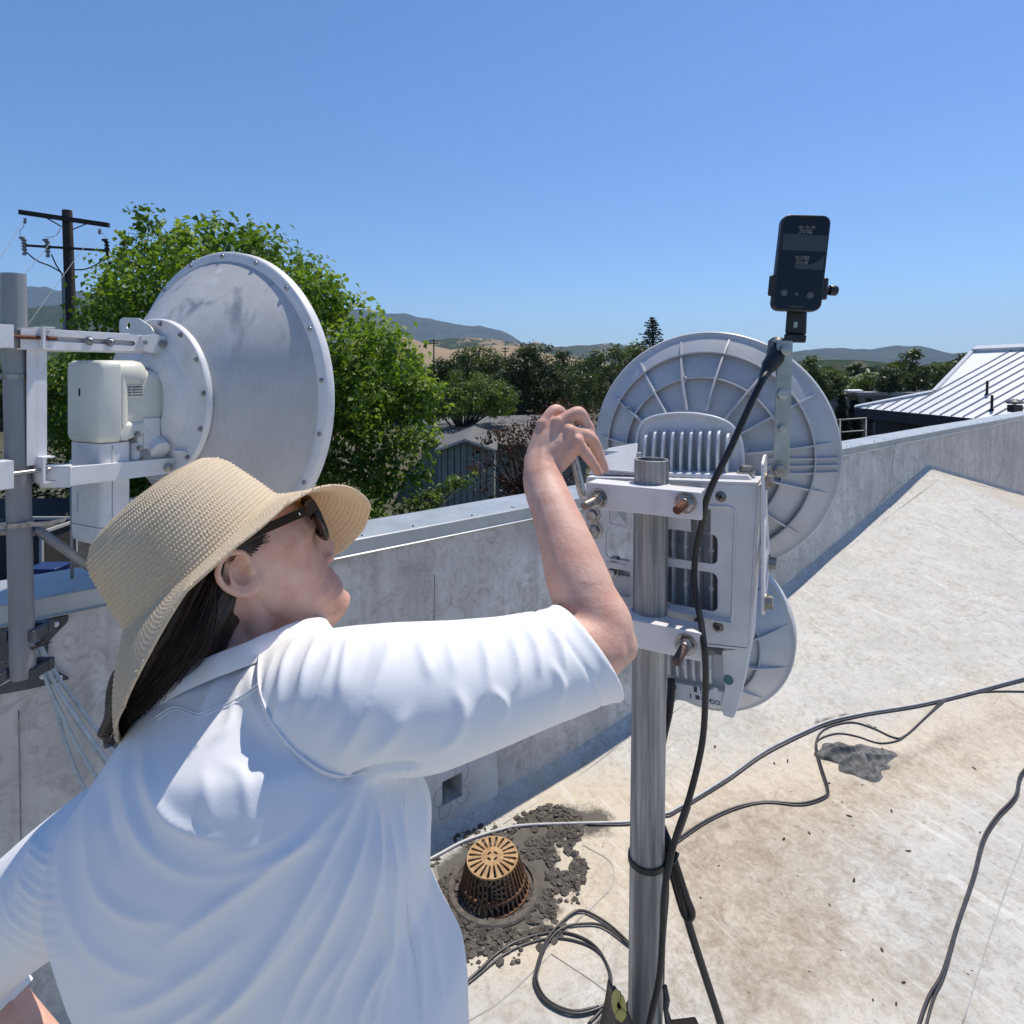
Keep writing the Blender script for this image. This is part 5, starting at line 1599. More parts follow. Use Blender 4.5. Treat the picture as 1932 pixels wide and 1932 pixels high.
# raised step pressed into the plate
mb = MB()
pt2 = [FR.on_d(u, v, DP - .003) for u, v in ((1258, 953), (1387, 957), (1381, 1174), (1254, 1150))]
pin = [FR.on_d(u, v, DP - .003) for u, v in ((1258, 957), (1380, 962), (1375, 1167), (1254, 1145))]
mb.tube([FR.pt(x, DP - .0005, y) for x, y in round_poly(pt2, .012, 4)], 0.0022, 8, closed=True)
mb.build('pressed_edge', M_RPLATE, tw, 180)
mb = MB()
a, b = FR.on_d(1262, 1146, DP), FR.on_d(1380, 1172, DP)
mb.hexa([FR.pt(a[0], DP - .0005, a[1]), FR.pt(b[0], DP - .0005, b[1]), FR.pt(b[0], DP - .010, b[1] - .003), FR.pt(a[0], DP - .010, a[1] - .003)], [FR.pt(a[0], DP - .0005, a[1] + .003), FR.pt(b[0], DP - .0005, b[1] + .003), FR.pt(b[0], DP - .010, b[1]), FR.pt(a[0], DP - .010, a[1])])
mb.build('drip_ledge', M_RPLATE, tw, None)
# top ledges seen from above
mb = MB()
a, b = FR.on_d(1112, 893, DP + .03), FR.on_d(1420, 904, DP + .03)
mb.hexa([FR.pt(a[0], DP + .02, a[1]), FR.pt(b[0], DP + .02, b[1]), FR.pt(b[0], DP + .07, b[1]), FR.pt(a[0], DP + .07, a[1])], [FR.pt(a[0] + .006, DP + .022, a[1] + .007), FR.pt(b[0] - .006, DP + .022, b[1] + .007), FR.pt(b[0] - .006, DP + .07, b[1] + .007), FR.pt(a[0] + .006, DP + .07, a[1] + .007)])
mb.build('top_ledge', M_RPLATE, tw, None, 0.002)
hexbolt(FR.pt(FR.on_d(1407, 897, DP + .04)[0], DP + .045, FR.on_d(1407, 900, DP + .04)[1] + .006), (0, 0, 1), 0.010, 0.012, M_STEEL, tw, washer=1.5)


def phillips(u, v, d, r):
    x, z = FR.on_d(u, v, d)
    b = MB()
    b.rev([(0, -.0046), (r * .55, -.0042), (r * .9, -.0022), (r, 0), (r, .001)], FR.pt(x, d, z), FR.d, 24)
    s = b.build('screw', M_RODS, tw, 60)
    b = MB()
    q = Matrix.Rotation(R(28), 3, FR.d) @ rotR
    b.box(FR.pt(x, d - .0044, z), (r * 1.0, .0015, r * .26), q); b.box(FR.pt(x, d - .00445, z), (r * .26, .0015, r * 1.0), q)
    b.build('cross_slot', M_GAP, s, None)


phillips(1360, 937, DP, 0.0083)
phillips(1355, 1183, DP, 0.0083)
# small hardware seen in the left windows
for u, v, r in ((1112, 975, .009), (1115, 1005, .010)):
    q = FR.on_d(u, v, .03); hexbolt(FR.pt(q[0], DP - .001, q[1]), -FR.d, r, 0.008, M_STEEL, tw, washer=1.5)
mb = MB()
q = FR.on_d(1163, 1062, .052); mb.box(FR.pt(q[0], .060, q[1]), (.034, .03, .004), rotR); mb.box(FR.pt(q[0], .074, q[1] - .018), (.034, .003, .036), rotR)
q2 = FR.on_d(1168, 1105, .06); mb.box(FR.pt(q2[0], .062, q2[1]), (.045, .003, .036), rotR)
mb.build('elbow_bracket', M_RPLATE, tw, 30, 0.001)
hexbolt(FR.pt(q[0] - .002, .055, q[1] + .002), (0, 0, 1), .0075, .008, M_STEEL, tw, washer=1.4)
hexbolt(FR.pt(q[0] - .008, .056, q[1] - .018), -FR.d, .0075, .009, M_STEEL, tw, washer=1.4)

# clamp bars across the pole, threaded rods and nuts
DC = -0.050
for v, nm in ((0, 'u'), (1, 'l')):
    pxs = ((1105, 911), (1325, 928), (1325, 978), (1107, 962)) if v == 0 else ((1108, 1160), (1327, 1188), (1326, 1239), (1112, 1213))
    c4 = [FR.on_d(a, b, DC) for a, b in pxs]
    x0, x1 = min(c4[0][0], c4[3][0]), (c4[1][0] + c4[2][0]) / 2
    zt_ = (c4[0][1] + c4[1][1]) / 2; zb_ = (c4[2][1] + c4[3][1]) / 2
    mb = MB()
    # V notch where the pole sits, flanges above and below
    mb.plate(round_poly([(x0, zb_), (x1, zb_), (x1, zt_), (x0, zt_)], .004), [], lambda x, y, t: FR.pt(x, t, y), DC, DC + .004)
    for zz, dz in ((zt_, -.004), (zb_, .004)):
        out = [(x0 + .003, DC + .0035), (x1 - .003, DC + .0035), (x1 - .003, DC + .040), (.034, DC + .040)]
        for k in range(9):
            a = math.pi * k / 8
            out.append((0.0285 * math.cos(a) * 1.0, DC + .050 - .0285 * math.sin(a) if False else max(DC + .0195, -0.0275 * math.sin(a))))
        out += [(-.034, DC + .040), (x0 + .003, DC + .040)]
        mb.plate(out, [], lambda x, y, t: FR.pt(x, y, t), zz - .0003 * (1 if dz < 0 else -1), zz + dz)
    mb.build('clamp_bar', M_RPLATE, tw, 30, 0.0015, 3)
    rods = (((1128, 941), 0.058, M_RODS), ((1294, 948), 0.056, M_RUST)) if v == 0 else (((1130, 1190), 0.058, M_RODS), ((1294, 1216), 0.060, M_RUSTD))
    for (u, w), ln, mt_ in rods:
        x, z = FR.on_d(u, w, DC)
        pts_ = []
        n = 60
        b = MB()
        prof = []
        for k in range(int((ln + .1) / .0009)):
            prof.append((0.0058 + (.00045 if k % 2 else 0), DC + .10 - k * .0009))
        prof = [(0, DC + .10)] + prof + [(0.0048, prof[-1][1] - .001), (0, prof[-1][1] - .001)]
        b.rev(prof, FR.pt(x, 0, z), FR.d, 14)
        b.build('threaded_rod', mt_, tw, 30)
        hexbolt(FR.pt(x, DC - .0002, z), -FR.d, .0118, .011, M_STEEL, tw, 'nut', 1.32)
        b = MB(); b.cyl(FR.pt(x, DC - .0115, z), FR.pt(x, DC - .016, z), .0085, .0078, 16); b.build('lock_sleeve', M_STEEL, tw, 40)

# side bracket on the right of the plate
RP = FR.on_d(1430, 915, DP)[0] + .006
def sidep(px): return [FR.on_r(u, v, RP) for u, v in px]
CRP = ((1459, 866), (1456.5, 985), (1468, 1064), (1470, 1096), (1444, 1172), (1431, 1179), (1434, 1130), (1436.5, 1060), (1437, 900), (1440, 876))
# the bracket is drawn on its own plane: seen at a grazing angle, so its depth is set, not traced
zt_, zb_ = P(1445, 868, .88).z, P(1440, 1178, .88).z
def sp(d, f): return (d, zt_ + (zb_ - zt_) * f)
so = [sp(.030, .04), sp(.055, 0), sp(.078, 0), sp(.084, .36), sp(.118, .62), sp(.122, .74), sp(.060, .98), sp(.040, 1.0), sp(.030, .96)]
sh = [[sp(.056, .54), sp(.076, .42), sp(.092, .58), sp(.070, .70)], [sp(.056, .78), sp(.078, .72), sp(.104, .70), sp(.060, .90)], [sp(.046, .14), sp(.062, .12), sp(.064, .40), sp(.046, .46)]]
mb = MB(); mb.plate(round_poly(so, .006), [round_poly(q, .004) for q in sh], lambda x, y, t: FR.pt(t, x, y), RP, RP + .004)
mb.build('side_bracket', M_RPLATE, tw, 40, 0.0008)
for f, d in ((.16, .055), (.92, .048), (.75, .112)):
    z = zt_ + (zb_ - zt_) * f
    hexbolt(FR.pt(RP + .0042, d, z), FR.r, .0095, .011, M_RODS, tw, washer=1.4)
# lower housing: curved fins, a printed label panel and a flared end
DLW = 0.062
mb = MB()
pts_ = [FR.on_d(u, v, DLW + .02) for u, v in ((1252, 1224), (1402, 1240), (1398, 1318), (1372, 1330), (1262, 1312))]
mb.plate(round_poly(pts_, .008), [], lambda x, y, t: FR.pt(x, t, y), DLW + .02, DLW + .085)
mb.build('lower_housing', M_RADIO, tw, 40, 0.003)
for k in range(6):
    u = 1262 + k * 15.5
    x, zt2 = FR.on_d(u, 1226 + k * 2.2, DLW); _, zb2 = FR.on_d(u, 1283 + k * 3.2, DLW)
    pr = [(DLW + .0205, zt2), (DLW, zt2), (DLW - .004, zt2 - .012)] + [(DLW - .004 + .0245 * (j / 6) ** 2.2, zt2 - .012 - (zt2 - .012 - zb2) * math.sin(math.pi / 2 * j / 6)) for j in range(1, 7)]
    mb = MB(); mb.plate(pr, [], lambda a, b, t: FR.pt(t, a, b), x - .0018, x + .0018)
    if k in (2, 5): mb.cyl(FR.pt(x, DLW - .0045, zt2 - .022), FR.pt(x, DLW + .01, zt2 - .022), .0036, n=10)
    mb.build('cooling_fin', M_RADIO, tw, 30)
mb = MB()
lp = [FR.on_d(u, v, DLW + .004) for u, v in ((1262, 1286), (1368, 1306), (1368, 1336), (1262, 1318))]
mb.plate(lp, [], lambda x, y, t: FR.pt(x, t, y), DLW + .004, DLW + .021)
lab = mb.build('label_panel', M_RPLATE, tw, None, 0.001)
M_PRINT = simple('print_dark', (0.06, 0.06, 0.065), None, rough=0.6)
for u, v, w, h in ((1275, 1296, 2, 10), (1312, 1301, 7, 12), (1338, 1300, 2, 12), (1316, 1316, 9, 9), (1303, 1313, 2.5, 10), (1350, 1302, 10, 9), (1340, 1322, 3, 8), (1322, 1300, 3, 8)):
    x, z = FR.on_d(u, v, DLW + .0035)
    b = MB(); b.box(FR.pt(x, DLW + .0037, z), (w * .00072, .0006, h * .00072), rotR)
    b.build('printed_mark', M_PRINT if (u, v) != (1350, 1302) else M_WHITE, lab, None)
for u, v in ((1326, 1310), (1326, 1321), (1344, 1324), (1354, 1326)):
    x, z = FR.on_d(u, v, DLW + .0035)
    b = MB(); b.tube([FR.pt(x + .003 * math.cos(a), DLW + .0037, z + .003 * math.sin(a)) for a in (np.linspace(0, math.pi, 9) if u == 1326 else np.linspace(0, 6.28, 14))], .0006, 5)
    b.build('printed_mark', M_PRINT, lab, None)
mb = MB()
ep = [FR.on_d(u, v, DLW) for u, v in ((1362, 1228), (1414, 1224), (1403, 1290), (1392, 1335), (1384, 1356), (1364, 1350), (1360, 1330), (1368, 1300))]
mb.plate(round_poly(ep, .004), [], lambda x, y, t: FR.pt(x, t, y), DLW + .000, DLW + .065)
mb.build('end_column', M_RADIO, tw, 40, 0.003)
x, z = FR.on_d(1374, 1283, DLW - .001)
mb = MB(); mb.cyl(FR.pt(x, DLW + .001, z), FR.pt(x, DLW - .0012, z), .0075, n=20); mb.build('green_dot', simple('teal_dot', (0.06, 0.16, 0.17), None, rough=0.4), tw, 40)

# galvanised strap that carries the phone
strap = thing('flat_strap', P(1470, 898, .895), 'galvanised flat strap standing on the side bracket under the phone holder', 'strap')
YS = 0.895
c4 = [P(u, v, YS) for u, v in ((1467.5, 641), (1496.5, 643), (1489, 904), (1459.5, 899))]
mb = MB()
nrm = (c4[1] - c4[0]).cross(c4[3] - c4[0]).normalized()
if nrm.y > 0: nrm = -nrm
mb.hexa(c4, [p - nrm * .005 for p in c4])
tab = [c4[0], c4[1], c4[1] + Vector((.006, .045, 0.002)), c4[0] + Vector((.006, .045, 0.002))]
mb.hexa([p + Vector((0, .0052, -.004)) for p in tab], [p + Vector((0, .0052, 0.0)) for p in tab])
mb.build('bar', M_STRAP, strap, 30, 0.0012, 3)
for u, v, r in ((1480.5, 661, .0078), (1475, 743.5, .0082), (1474.5, 807.5, .0055)):
    hexbolt(P(u, v, YS) + nrm * .0008, nrm, r, .006, M_STRAP, strap, washer=0)
hexbolt(P(1468.5, 886, YS) + nrm * .0008, nrm, .0085, .008, M_STEEL, strap, washer=1.4)

# phone holder and phone
hold = thing('phone_holder', P(1502, 638, .90), 'black spring phone holder fixed on top of the galvanised strap', 'phone holder')
YH = 0.915
mb = MB()
a0, a1 = P(1483, 638, YH), P(1522, 586, YH)
mb.hexa([P(1481, 630, YH), P(1521, 633, YH), P(1521, 633, YH + .018), P(1481, 630, YH + .018)], [P(1485, 580, YH), P(1523, 583, YH), P(1523, 583, YH + .018), P(1485, 580, YH + .018)])
mb.build('stem', M_BLACK, hold, 30, 0.003)
mb = MB(); mb.hexa([P(1478, 646, YH - .018), P(1520, 647, YH - .018), P(1520, 647, YH + .024), P(1478, 646, YH + .024)], [P(1480, 629.5, YH - .018), P(1522, 632.5, YH - .018), P(1522, 632.5, YH + .024), P(1480, 629.5, YH + .024)]); mb.build('base_block', M_BLACK, hold, 30, 0.002)
mb = MB(); mb.hexa([P(1497, 618, YH - .0008), P(1504, 618.5, YH - .0008), P(1504, 618.5, YH + .002), P(1497, 618, YH + .002)], [P(1498, 607, YH - .0008), P(1505, 607.5, YH - .0008), P(1505, 607.5, YH + .002), P(1498, 607, YH + .002)]); mb.build('release_tab', M_STRAP, hold, None)
YJ = 0.905
mb = MB(); mb.hexa([P(1448, 558, YJ - .012), P(1463, 560, YJ - .012), P(1463, 560, YJ + .024), P(1448, 558, YJ + .024)], [P(1452, 519, YJ - .012), P(1467, 519, YJ - .012), P(1467, 519, YJ + .024), P(1452, 519, YJ + .024)]); mb.build('jaw', M_BLACK, hold, 30, 0.0025)
mb = MB(); mb.hexa([P(1548, 565, YJ - .012), P(1560, 566, YJ - .012), P(1560, 566, YJ + .024), P(1548, 565, YJ + .024)], [P(1554, 523, YJ - .012), P(1564, 524.5, YJ - .012), P(1564, 524.5, YJ + .024), P(1554, 523, YJ + .024)]); mb.build('jaw', M_BLACK, hold, 30, 0.0025)
mb = MB(); mb.hexa([P(1456, 562, YJ + .016), P(1556, 566, YJ + .016), P(1556, 566, YJ + .026), P(1456, 562, YJ + .026)], [P(1462, 524, YJ + .016), P(1558, 528, YJ + .016), P(1558, 528, YJ + .026), P(1462, 524, YJ + .026)]); mb.build('back_plate', M_BLACK, hold, 30, 0.002)
mb = MB(); mb.cyl(P(1559, 546, YJ + .004), P(1567, 547, YJ + .004), .004, n=12)
kn = [(P(1564.5, 547.4, YJ + .004)), P(1579, 549, YJ + .004)]
mb.rev([(0, 0), (.0072, 0), (.0078, .001), (.0078, .0095), (.0068, .011), (0, .011)], kn[0], kn[1] - kn[0], 16); mb.build('clamp_knob', M_BLACK, hold, 40)

YPH = 0.895
ph = thing('phone', P(1503, 588, YPH), 'dark smartphone standing upright in the black holder above the ribbed dish', 'phone')
q4 = [P(1477, 405, YPH), P(1569.5, 405.5, YPH), P(1549, 589, YPH - .004), P(1456.5, 584.5, YPH - .004)]
ex = (q4[1] - q4[0] + q4[2] - q4[3]) / 2; ey = (q4[0] - q4[3] + q4[1] - q4[2]) / 2
W_, H_ = ex.length, ey.length
ex.normalize(); ey.normalize(); en = ex.cross(ey).normalized()
if en.y > 0: en = -en
c0 = (q4[0] + q4[1] + q4[2] + q4[3]) / 4
def pp(x, y, t=0): return c0 + ex * x + ey * y + en * t
mb = MB(); mb.plate(rrect(-W_ / 2, -H_ / 2, W_ / 2, H_ / 2, .0125, 6), [], pp, 0.0, -0.011); mb.build('case', M_BLACK, ph, 40, 0.0015, 3)
m, nt, bs = nodes('phone_glass')
bs.inputs['Base Color'].default_value = (0.006, 0.007, 0.010, 1); bs.inputs['Roughness'].default_value = 0.12; bs.inputs['Specular IOR Level'].default_value = 0.35
M_GLASS = m
mb = MB(); mb.plate(rrect(-W_ / 2 + .003, -H_ / 2 + .003, W_ / 2 - .003, H_ / 2 - .003, .010, 6), [], pp, 0.0004, 0.0); scr = mb.build('screen', M_GLASS, ph, None)


def glow(name, c, s):
    m, nt, bs = nodes(name)
    bs.inputs['Base Color'].default_value = (0.006, 0.007, 0.01, 1); bs.inputs['Roughness'].default_value = 0.15
    bs.inputs['Emission Color'].default_value = (*c, 1); bs.inputs['Emission Strength'].default_value = s
    return m


G1, G2, G3 = glow('screen_band', (0.30, 0.38, 0.50), 0.035), glow('screen_grey', (0.5, 0.5, 0.55), 0.06), glow('screen_text', (0.62, 0.64, 0.70), 0.16)
def spatch(name, pts, mat, t=0.0006):
    b = MB(); b.plate(pts, [], pp, t, t - .0001); return b.build(name, mat, scr, None)
k_ = H_ / 1170.0
def SX(x, y): return ((x - (865 - (y - 290) * .113)) * k_, (885 - y) * k_)
spatch('camera_pill', rrect(-.0115, H_ / 2 - .0085, .0115, H_ / 2 - .0035, .0024), M_GAP)
spatch('banner', [SX(555, 735), SX(1085, 745), SX(1105, 548), SX(575, 538)], G1)
spatch('map_patch', [SX(720, 960), SX(1050, 965), SX(1062, 790), SX(1000, 860), SX(900, 905), SX(700, 905)], G1)
for (x, y, r) in ((582, 1258, 40), (730, 1268, 19), (898, 1278, 40)):
    c = SX(x, y)
    spatch('round_button', [(c[0] + r * k_ * math.cos(a), c[1] + r * k_ * math.sin(a)) for a in np.linspace(0, 2 * math.pi, 20, endpoint=False)], G2)
spatch('home_bar', [SX(640, 1418), SX(810, 1424), SX(811, 1416), SX(641, 1410)], G2)


def words(txt, x, y, size, mat, name='screen_writing'):
    cu = bpy.data.curves.new('writing', 'FONT'); cu.body = txt; cu.size = size; cu.align_x = 'CENTER'
    ob = bpy.data.objects.new('writing', cu); COL.objects.link(ob)
    dg = bpy.context.evaluated_depsgraph_get(); dg.update()
    me = bpy.data.meshes.new_from_object(ob.evaluated_get(dg))
    COL.objects.unlink(ob); bpy.data.objects.remove(ob)
    for v in me.vertices:
        v.co = pp(x + v.co.x, y + v.co.y, .0007)
    return place_mesh(name, me, mat, scr, None)


for t, x, y, s in (('-50 -72 -70', 850, 470, .0055), ('78 54 70000', 845, 503, .0036), ('251 97 70000', 838, 530, .0036), ('254:1 0 70000A', 800, 822, .0034), ('70A 60 70000', 800, 848, .0034), ('27A 6:1 7000', 797, 880, .0034), ('65A 70 7000', 792, 903, .0034)):
    c = SX(x, y); words(t, c[0], c[1], s, G3)
# ================================================================== the person
def fuse(mb, voxel, it=6, fac=0.5, name='fused'):
    """one continuous skin over overlapping closed shapes"""
    bmesh.ops.recalc_face_normals(mb.bm, faces=mb.bm.faces[:])
    me = bpy.data.meshes.new('tmp'); mb.bm.to_mesh(me); mb.bm.free()
    ob = bpy.data.objects.new('tmp', me); COL.objects.link(ob)
    m = ob.modifiers.new('r', 'REMESH'); m.mode = 'VOXEL'; m.voxel_size = voxel; m.adaptivity = 0
    if it:
        s = ob.modifiers.new('s', 'SMOOTH'); s.factor = fac; s.iterations = it
    dg = bpy.context.evaluated_depsgraph_get(); dg.update()
    out = bpy.data.meshes.new_from_object(ob.evaluated_get(dg)); out.name = name
    COL.objects.unlink(ob); bpy.data.objects.remove(ob); bpy.data.meshes.remove(me)
    return out


def get_co(me):
    n = len(me.vertices)
    co = np.empty(n * 3, np.float32); me.vertices.foreach_get('co', co)
    nr = np.empty(n * 3, np.float32); me.vertices.foreach_get('normal', nr)
    return co.reshape(-1, 3).astype(float), nr.reshape(-1, 3).astype(float)


def set_co(me, co):
    me.vertices.foreach_set('co', np.asarray(co, np.float32).ravel()); me.update()


def to_px(co): return CX + F * co[:, 0] / co[:, 1], HV - F * (co[:, 2] - H) / co[:, 1]


def line_d(u, v, pts):
    """distance to a polyline and the share of its length at the nearest point"""
    pts = np.array(spline(pts, 6))
    seg = np.hypot(*(pts[1:] - pts[:-1]).T); cum = np.concatenate([[0], np.cumsum(seg)]); tot = cum[-1]
    best = np.full(u.shape, 1e9); tt = np.zeros(u.shape); sg = np.zeros(u.shape)
    for i in range(len(seg)):
        ax, ay = pts[i]; bx, by = pts[i + 1]
        vx, vy = bx - ax, by - ay
        t = np.clip(((u - ax) * vx + (v - ay) * vy) / (vx * vx + vy * vy + 1e-9), 0, 1)
        dx, dy = u - ax - t * vx, v - ay - t * vy
        d = np.hypot(dx, dy); m = d < best
        best[m] = d[m]; tt[m] = (cum[i] + t[m] * seg[i]) / tot; sg[m] = np.sign(vx * dy - vy * dx)[m]
    return best, tt, sg


# --- materials
def mat_skin():
    m, nt, bs = nodes('skin')
    p = pos(nt)
    base = mixc(nt, ramp(nt, noise(nt, p, 22, 5, 0.6), ((0.38, 0), (0.66, 1))), (0.71, 0.450, 0.345), (0.62, 0.325, 0.240))
    fr = ramp(nt, noise(nt, p, 150, 3, 0.6), ((0.62, 0), (0.78, 0.30)))
    base = mixc(nt, fr, base, (0.34, 0.17, 0.11))
    L(nt, base, bs.inputs['Base Color'])
    bs.inputs['Roughness'].default_value = 0.52; bs.inputs['Specular IOR Level'].default_value = 0.35
    bs.inputs['Subsurface Weight'].default_value = 0.12
    bs.inputs['Subsurface Radius'].default_value = (0.010, 0.004, 0.002)
    bs.inputs['Subsurface Scale'].default_value = 0.6
    h = math_(nt, 'ADD', noise(nt, p, 260, 4, 0.7), math_(nt, 'MULTIPLY', noise(nt, p, 60, 4), 1.2))
    h = math_(nt, 'ADD', h, math_(nt, 'MULTIPLY', noise(nt, pos(nt, (500, 500, 900)), 1.0, 3, 0.6), 0.7))
    bump(nt, bs, h, 0.34, 0.0016)
    return m


def mat_shirt():
    m, nt, bs = nodes('white_cotton')
    p = pos(nt)
    L(nt, mixc(nt, noise(nt, p, 6, 3), (0.86, 0.855, 0.85), (0.81, 0.805, 0.80)), bs.inputs['Base Color'])
    bs.inputs['Roughness'].default_value = 0.85; bs.inputs['Specular IOR Level'].default_value = 0.2
    bs.inputs['Sheen Weight'].default_value = 0.25; bs.inputs['Sheen Roughness'].default_value = 0.5
    wv = math_(nt, 'MULTIPLY', math_(nt, 'SINE', math_(nt, 'MULTIPLY', N(nt, 'ShaderNodeSeparateXYZ').outputs[0], 1)), 0)
    h = math_(nt, 'ADD', noise(nt, pos(nt, (900, 900, 300)), 1, 2), math_(nt, 'MULTIPLY', noise(nt, p, 45, 4), 1.5))
    bump(nt, bs, h, 0.10, 0.0015)
    return m


M_SKIN = mat_skin()
M_SHIRT = mat_shirt()
M_HAIR = simple('dark_brown_hair', (0.010, 0.005, 0.0035), (0.030, 0.013, 0.008), 60, 0.45, 0, 0.3, 300, (1, 1, 1))
M_TROUS = simple('dark_trousers', (0.03, 0.035, 0.05), (0.045, 0.05, 0.07), 20, 0.9, 0, 0.3, 300)
M_SHOE = simple('brown_shoe', (0.07, 0.045, 0.03), None, rough=0.6)

# --- head axes, found from the profile
TH, TT = R(38), R(27)
fwd = Vector((math.cos(TH), math.sin(TH), 0)); rgt = Vector((math.sin(TH), -math.cos(TH), 0))
PM = P(560, 1080, .80)
hup = -fwd * math.sin(TT) + Vector((0, 0, 1)) * math.cos(TT); hfw = fwd * math.cos(TT) + Vector((0, 0, 1)) * math.sin(TT)


def sag(u, v, off):
    q = ray(u, v); c = Vector((0, 0, H))
    t = (off + rgt.dot(PM - c)) / rgt.dot(q)
    return c + q * t


HO = sag(466, 1074, 0.07) - rgt * 0.07
def hd(x, y, z): return HO + hfw * x + rgt * y + hup * z     # head axes: x to the face, y to our side, z to the crown
def to_hd(p): q = p - HO; return (q.dot(hfw), q.dot(rgt), q.dot(hup))


person = thing('person', Vector((-0.25, 0.62, 0.02)), 'person in a straw hat, dark glasses and white shirt reaching up to the clamp bolt', 'person')
SH_R, EL_R = P(640, 1305, .60), P(1150, 1208, .722)
WR = P(1021, 893, .856)
body = MB()
# head by cross-sections
sl_ = [(-.160, .070, .030, .012), (-.155, .082, .018, .022), (-.146, .0945, .006, .031), (-.130, .0945, -.008, .041), (-.1236, .0935, -.013, .045), (-.114, .0965, -.018, .049), (-.1025, .0905, -.024, .053), (-.0985, .0945, -.026, .0545),
       (-.083, .0885, -.036, .059), (-.065, .0905, -.050, .0635), (-.0376, .0985, -.075, .0675), (-.017, .1085, -.086, .0695), (.004, .103, -.092, .0705), (.022, .091, -.092, .069), (.040, .076, -.088, .066), (.062, .056, -.074, .056), (.080, .032, -.052, .042), (.090, .008, -.03, .02)]
rings = []
for z, xf, xb, hw in sl_:
    xc = (xf * 0.35 + xb * 0.65) if z > -.09 else (xf * .5 + xb * .5)
    ring = []
    for k in range(40):
        a = 2 * math.pi * k / 40
        c, s = math.cos(a), math.sin(a)
        x = xc + (xf - xc) * (abs(c) ** 0.85) if c > 0 else xc - (xc - xb) * (abs(c) ** 0.9)
        ring.append(hd(x, hw * math.copysign(abs(s) ** 0.82, s), z))
    rings.append(ring)
body.loft(rings)
# nose, lips, cheek, jaw
body.loft([[hd(x, y, z) for x, y in ((.07, -w), (xt - .006, -w * .75), (xt, -w * .3), (xt, w * .3), (xt - .006, w * .75), (.07, w))] for z, xt, w in ((-.012, .106, .008), (-.03, .1065, .008), (-.05, .108, .010), (-.064, .1115, .0125), (-.073, .1105, .0150), (-.079, .104, .0145), (-.084, .09, .010))])
for y in (-1, 1): body.ball(hd(.0955, y * .0115, -.075), (.0095, .0065, .0075), frame_to(hup, hfw))
for z, x, w, h in ((-.0965, .0925, .020, .0052), (-.1115, .0935, .019, .006)):
    body.tube([hd(x - .22 * t * t * w / .02 - 0.003 * abs(t), t * w, z + .001 * abs(t)) if False else hd(x - 0.013 * t * t, t * w, z) for t in np.linspace(-1, 1, 9)], [h * .8 * (1 - .65 * abs(t)) for t in np.linspace(-1, 1, 9)], 10)
body.ball(hd(.083, 0, -.141), (.018, .015, .0135), frame_to(hup, hfw))
for y in (-1, 1):
    body.ball(hd(.040, y * .033, -.045), (.030, .020, .030), frame_to(hup, hfw))
    body.tube([hd(.012, y * .050, -.05), hd(.016, y * .048, -.085), hd(.045, y * .037, -.122), hd(.078, y * .014, -.140)], [.0125, .0130, .0130, .0130], 12)
# neck
nb = P(455, 1265, .728)
body.tube([hd(-.02, 0, .0), hd(-.030, 0, -.05), hd(-.042, .0, -.10), nb.lerp(hd(-.042, 0, -.10), .3), nb], [.058, .058, .056, .054, .056], 24)
body.tube([hd(.02, 0, -.10), hd(-.005, 0, -.14), P(520, 1235, .755)], [.036, .042, .05], 20)
body.tube([hd(-.012, .052, -.035), hd(-.022, .052, -.085), P(498, 1225, .712)], [.012, .015, .013], 12)
# shoulders and torso core, inside the shirt
body.tube([nb, P(500, 1420, .70), P(500, 1750, .68), P(520, 2300, .65)], [.050, .07, .080, .09], 20)
SHB = SH_R + Vector((.01, .035, -.01))
body.tube([nb + Vector((.02, .02, -.03)), SHB], [.035, .040], 16)
SH_L, EL_L, WR_L = P(190, 1650, .715), P(-92, 1852, .735), P(140, 2085, .70)
body.tube([nb + Vector((0, .02, -.04)), P(330, 1530, .73), SH_L], [.04, .04, .038], 16)
body.tube([SH_L, P(60, 1725, .725), EL_L], [.038, .041, .041], 16)
body.tube([EL_L, P(-30, 1925, .73), P(60, 2010, .72), WR_L], [.041, .042, .036, .028], 16)
body.tube([SHB, P(900, 1290, .645), P(1080, 1235, .70), EL_R], [.040, .045, .043, .037], 18)
# forearm
fa = [(1176, 1224, .720, .0205), (1164, 1214, .721, .029), (1150, 1198, .724, .0355), (1134, 1176, .729, .0385), (1112, 1148, .737, .0395), (1087, 1085, .756, .0388), (1066, 1020, .781, .0342), (1044, 960, .812, .0304), (1029, 922, .838, .0292), (1023, 897, .852, .0280), (1025, 872, .863, .0235), (1034, 850, .870, .019)]
fs = spline([tuple(P(u, v, y)) + (r,) for u, v, y, r in fa], 4)
body.tube([Vector(q[:3]) for q in fs], [q[3] for q in fs], 22)
body.ball(P(1174, 1220, .720), .0205)
body.tube([P(1136, 1120, .751), P(1146, 1150, .740), P(1160, 1185, .727), P(1170, 1210, .721)], [.0205, .0215, .0215, .0205], 16)
body.tube([P(1115, 1215, .712), P(1150, 1226, .719), P(1168, 1230, .720)], [.036, .030, .0215], 16)
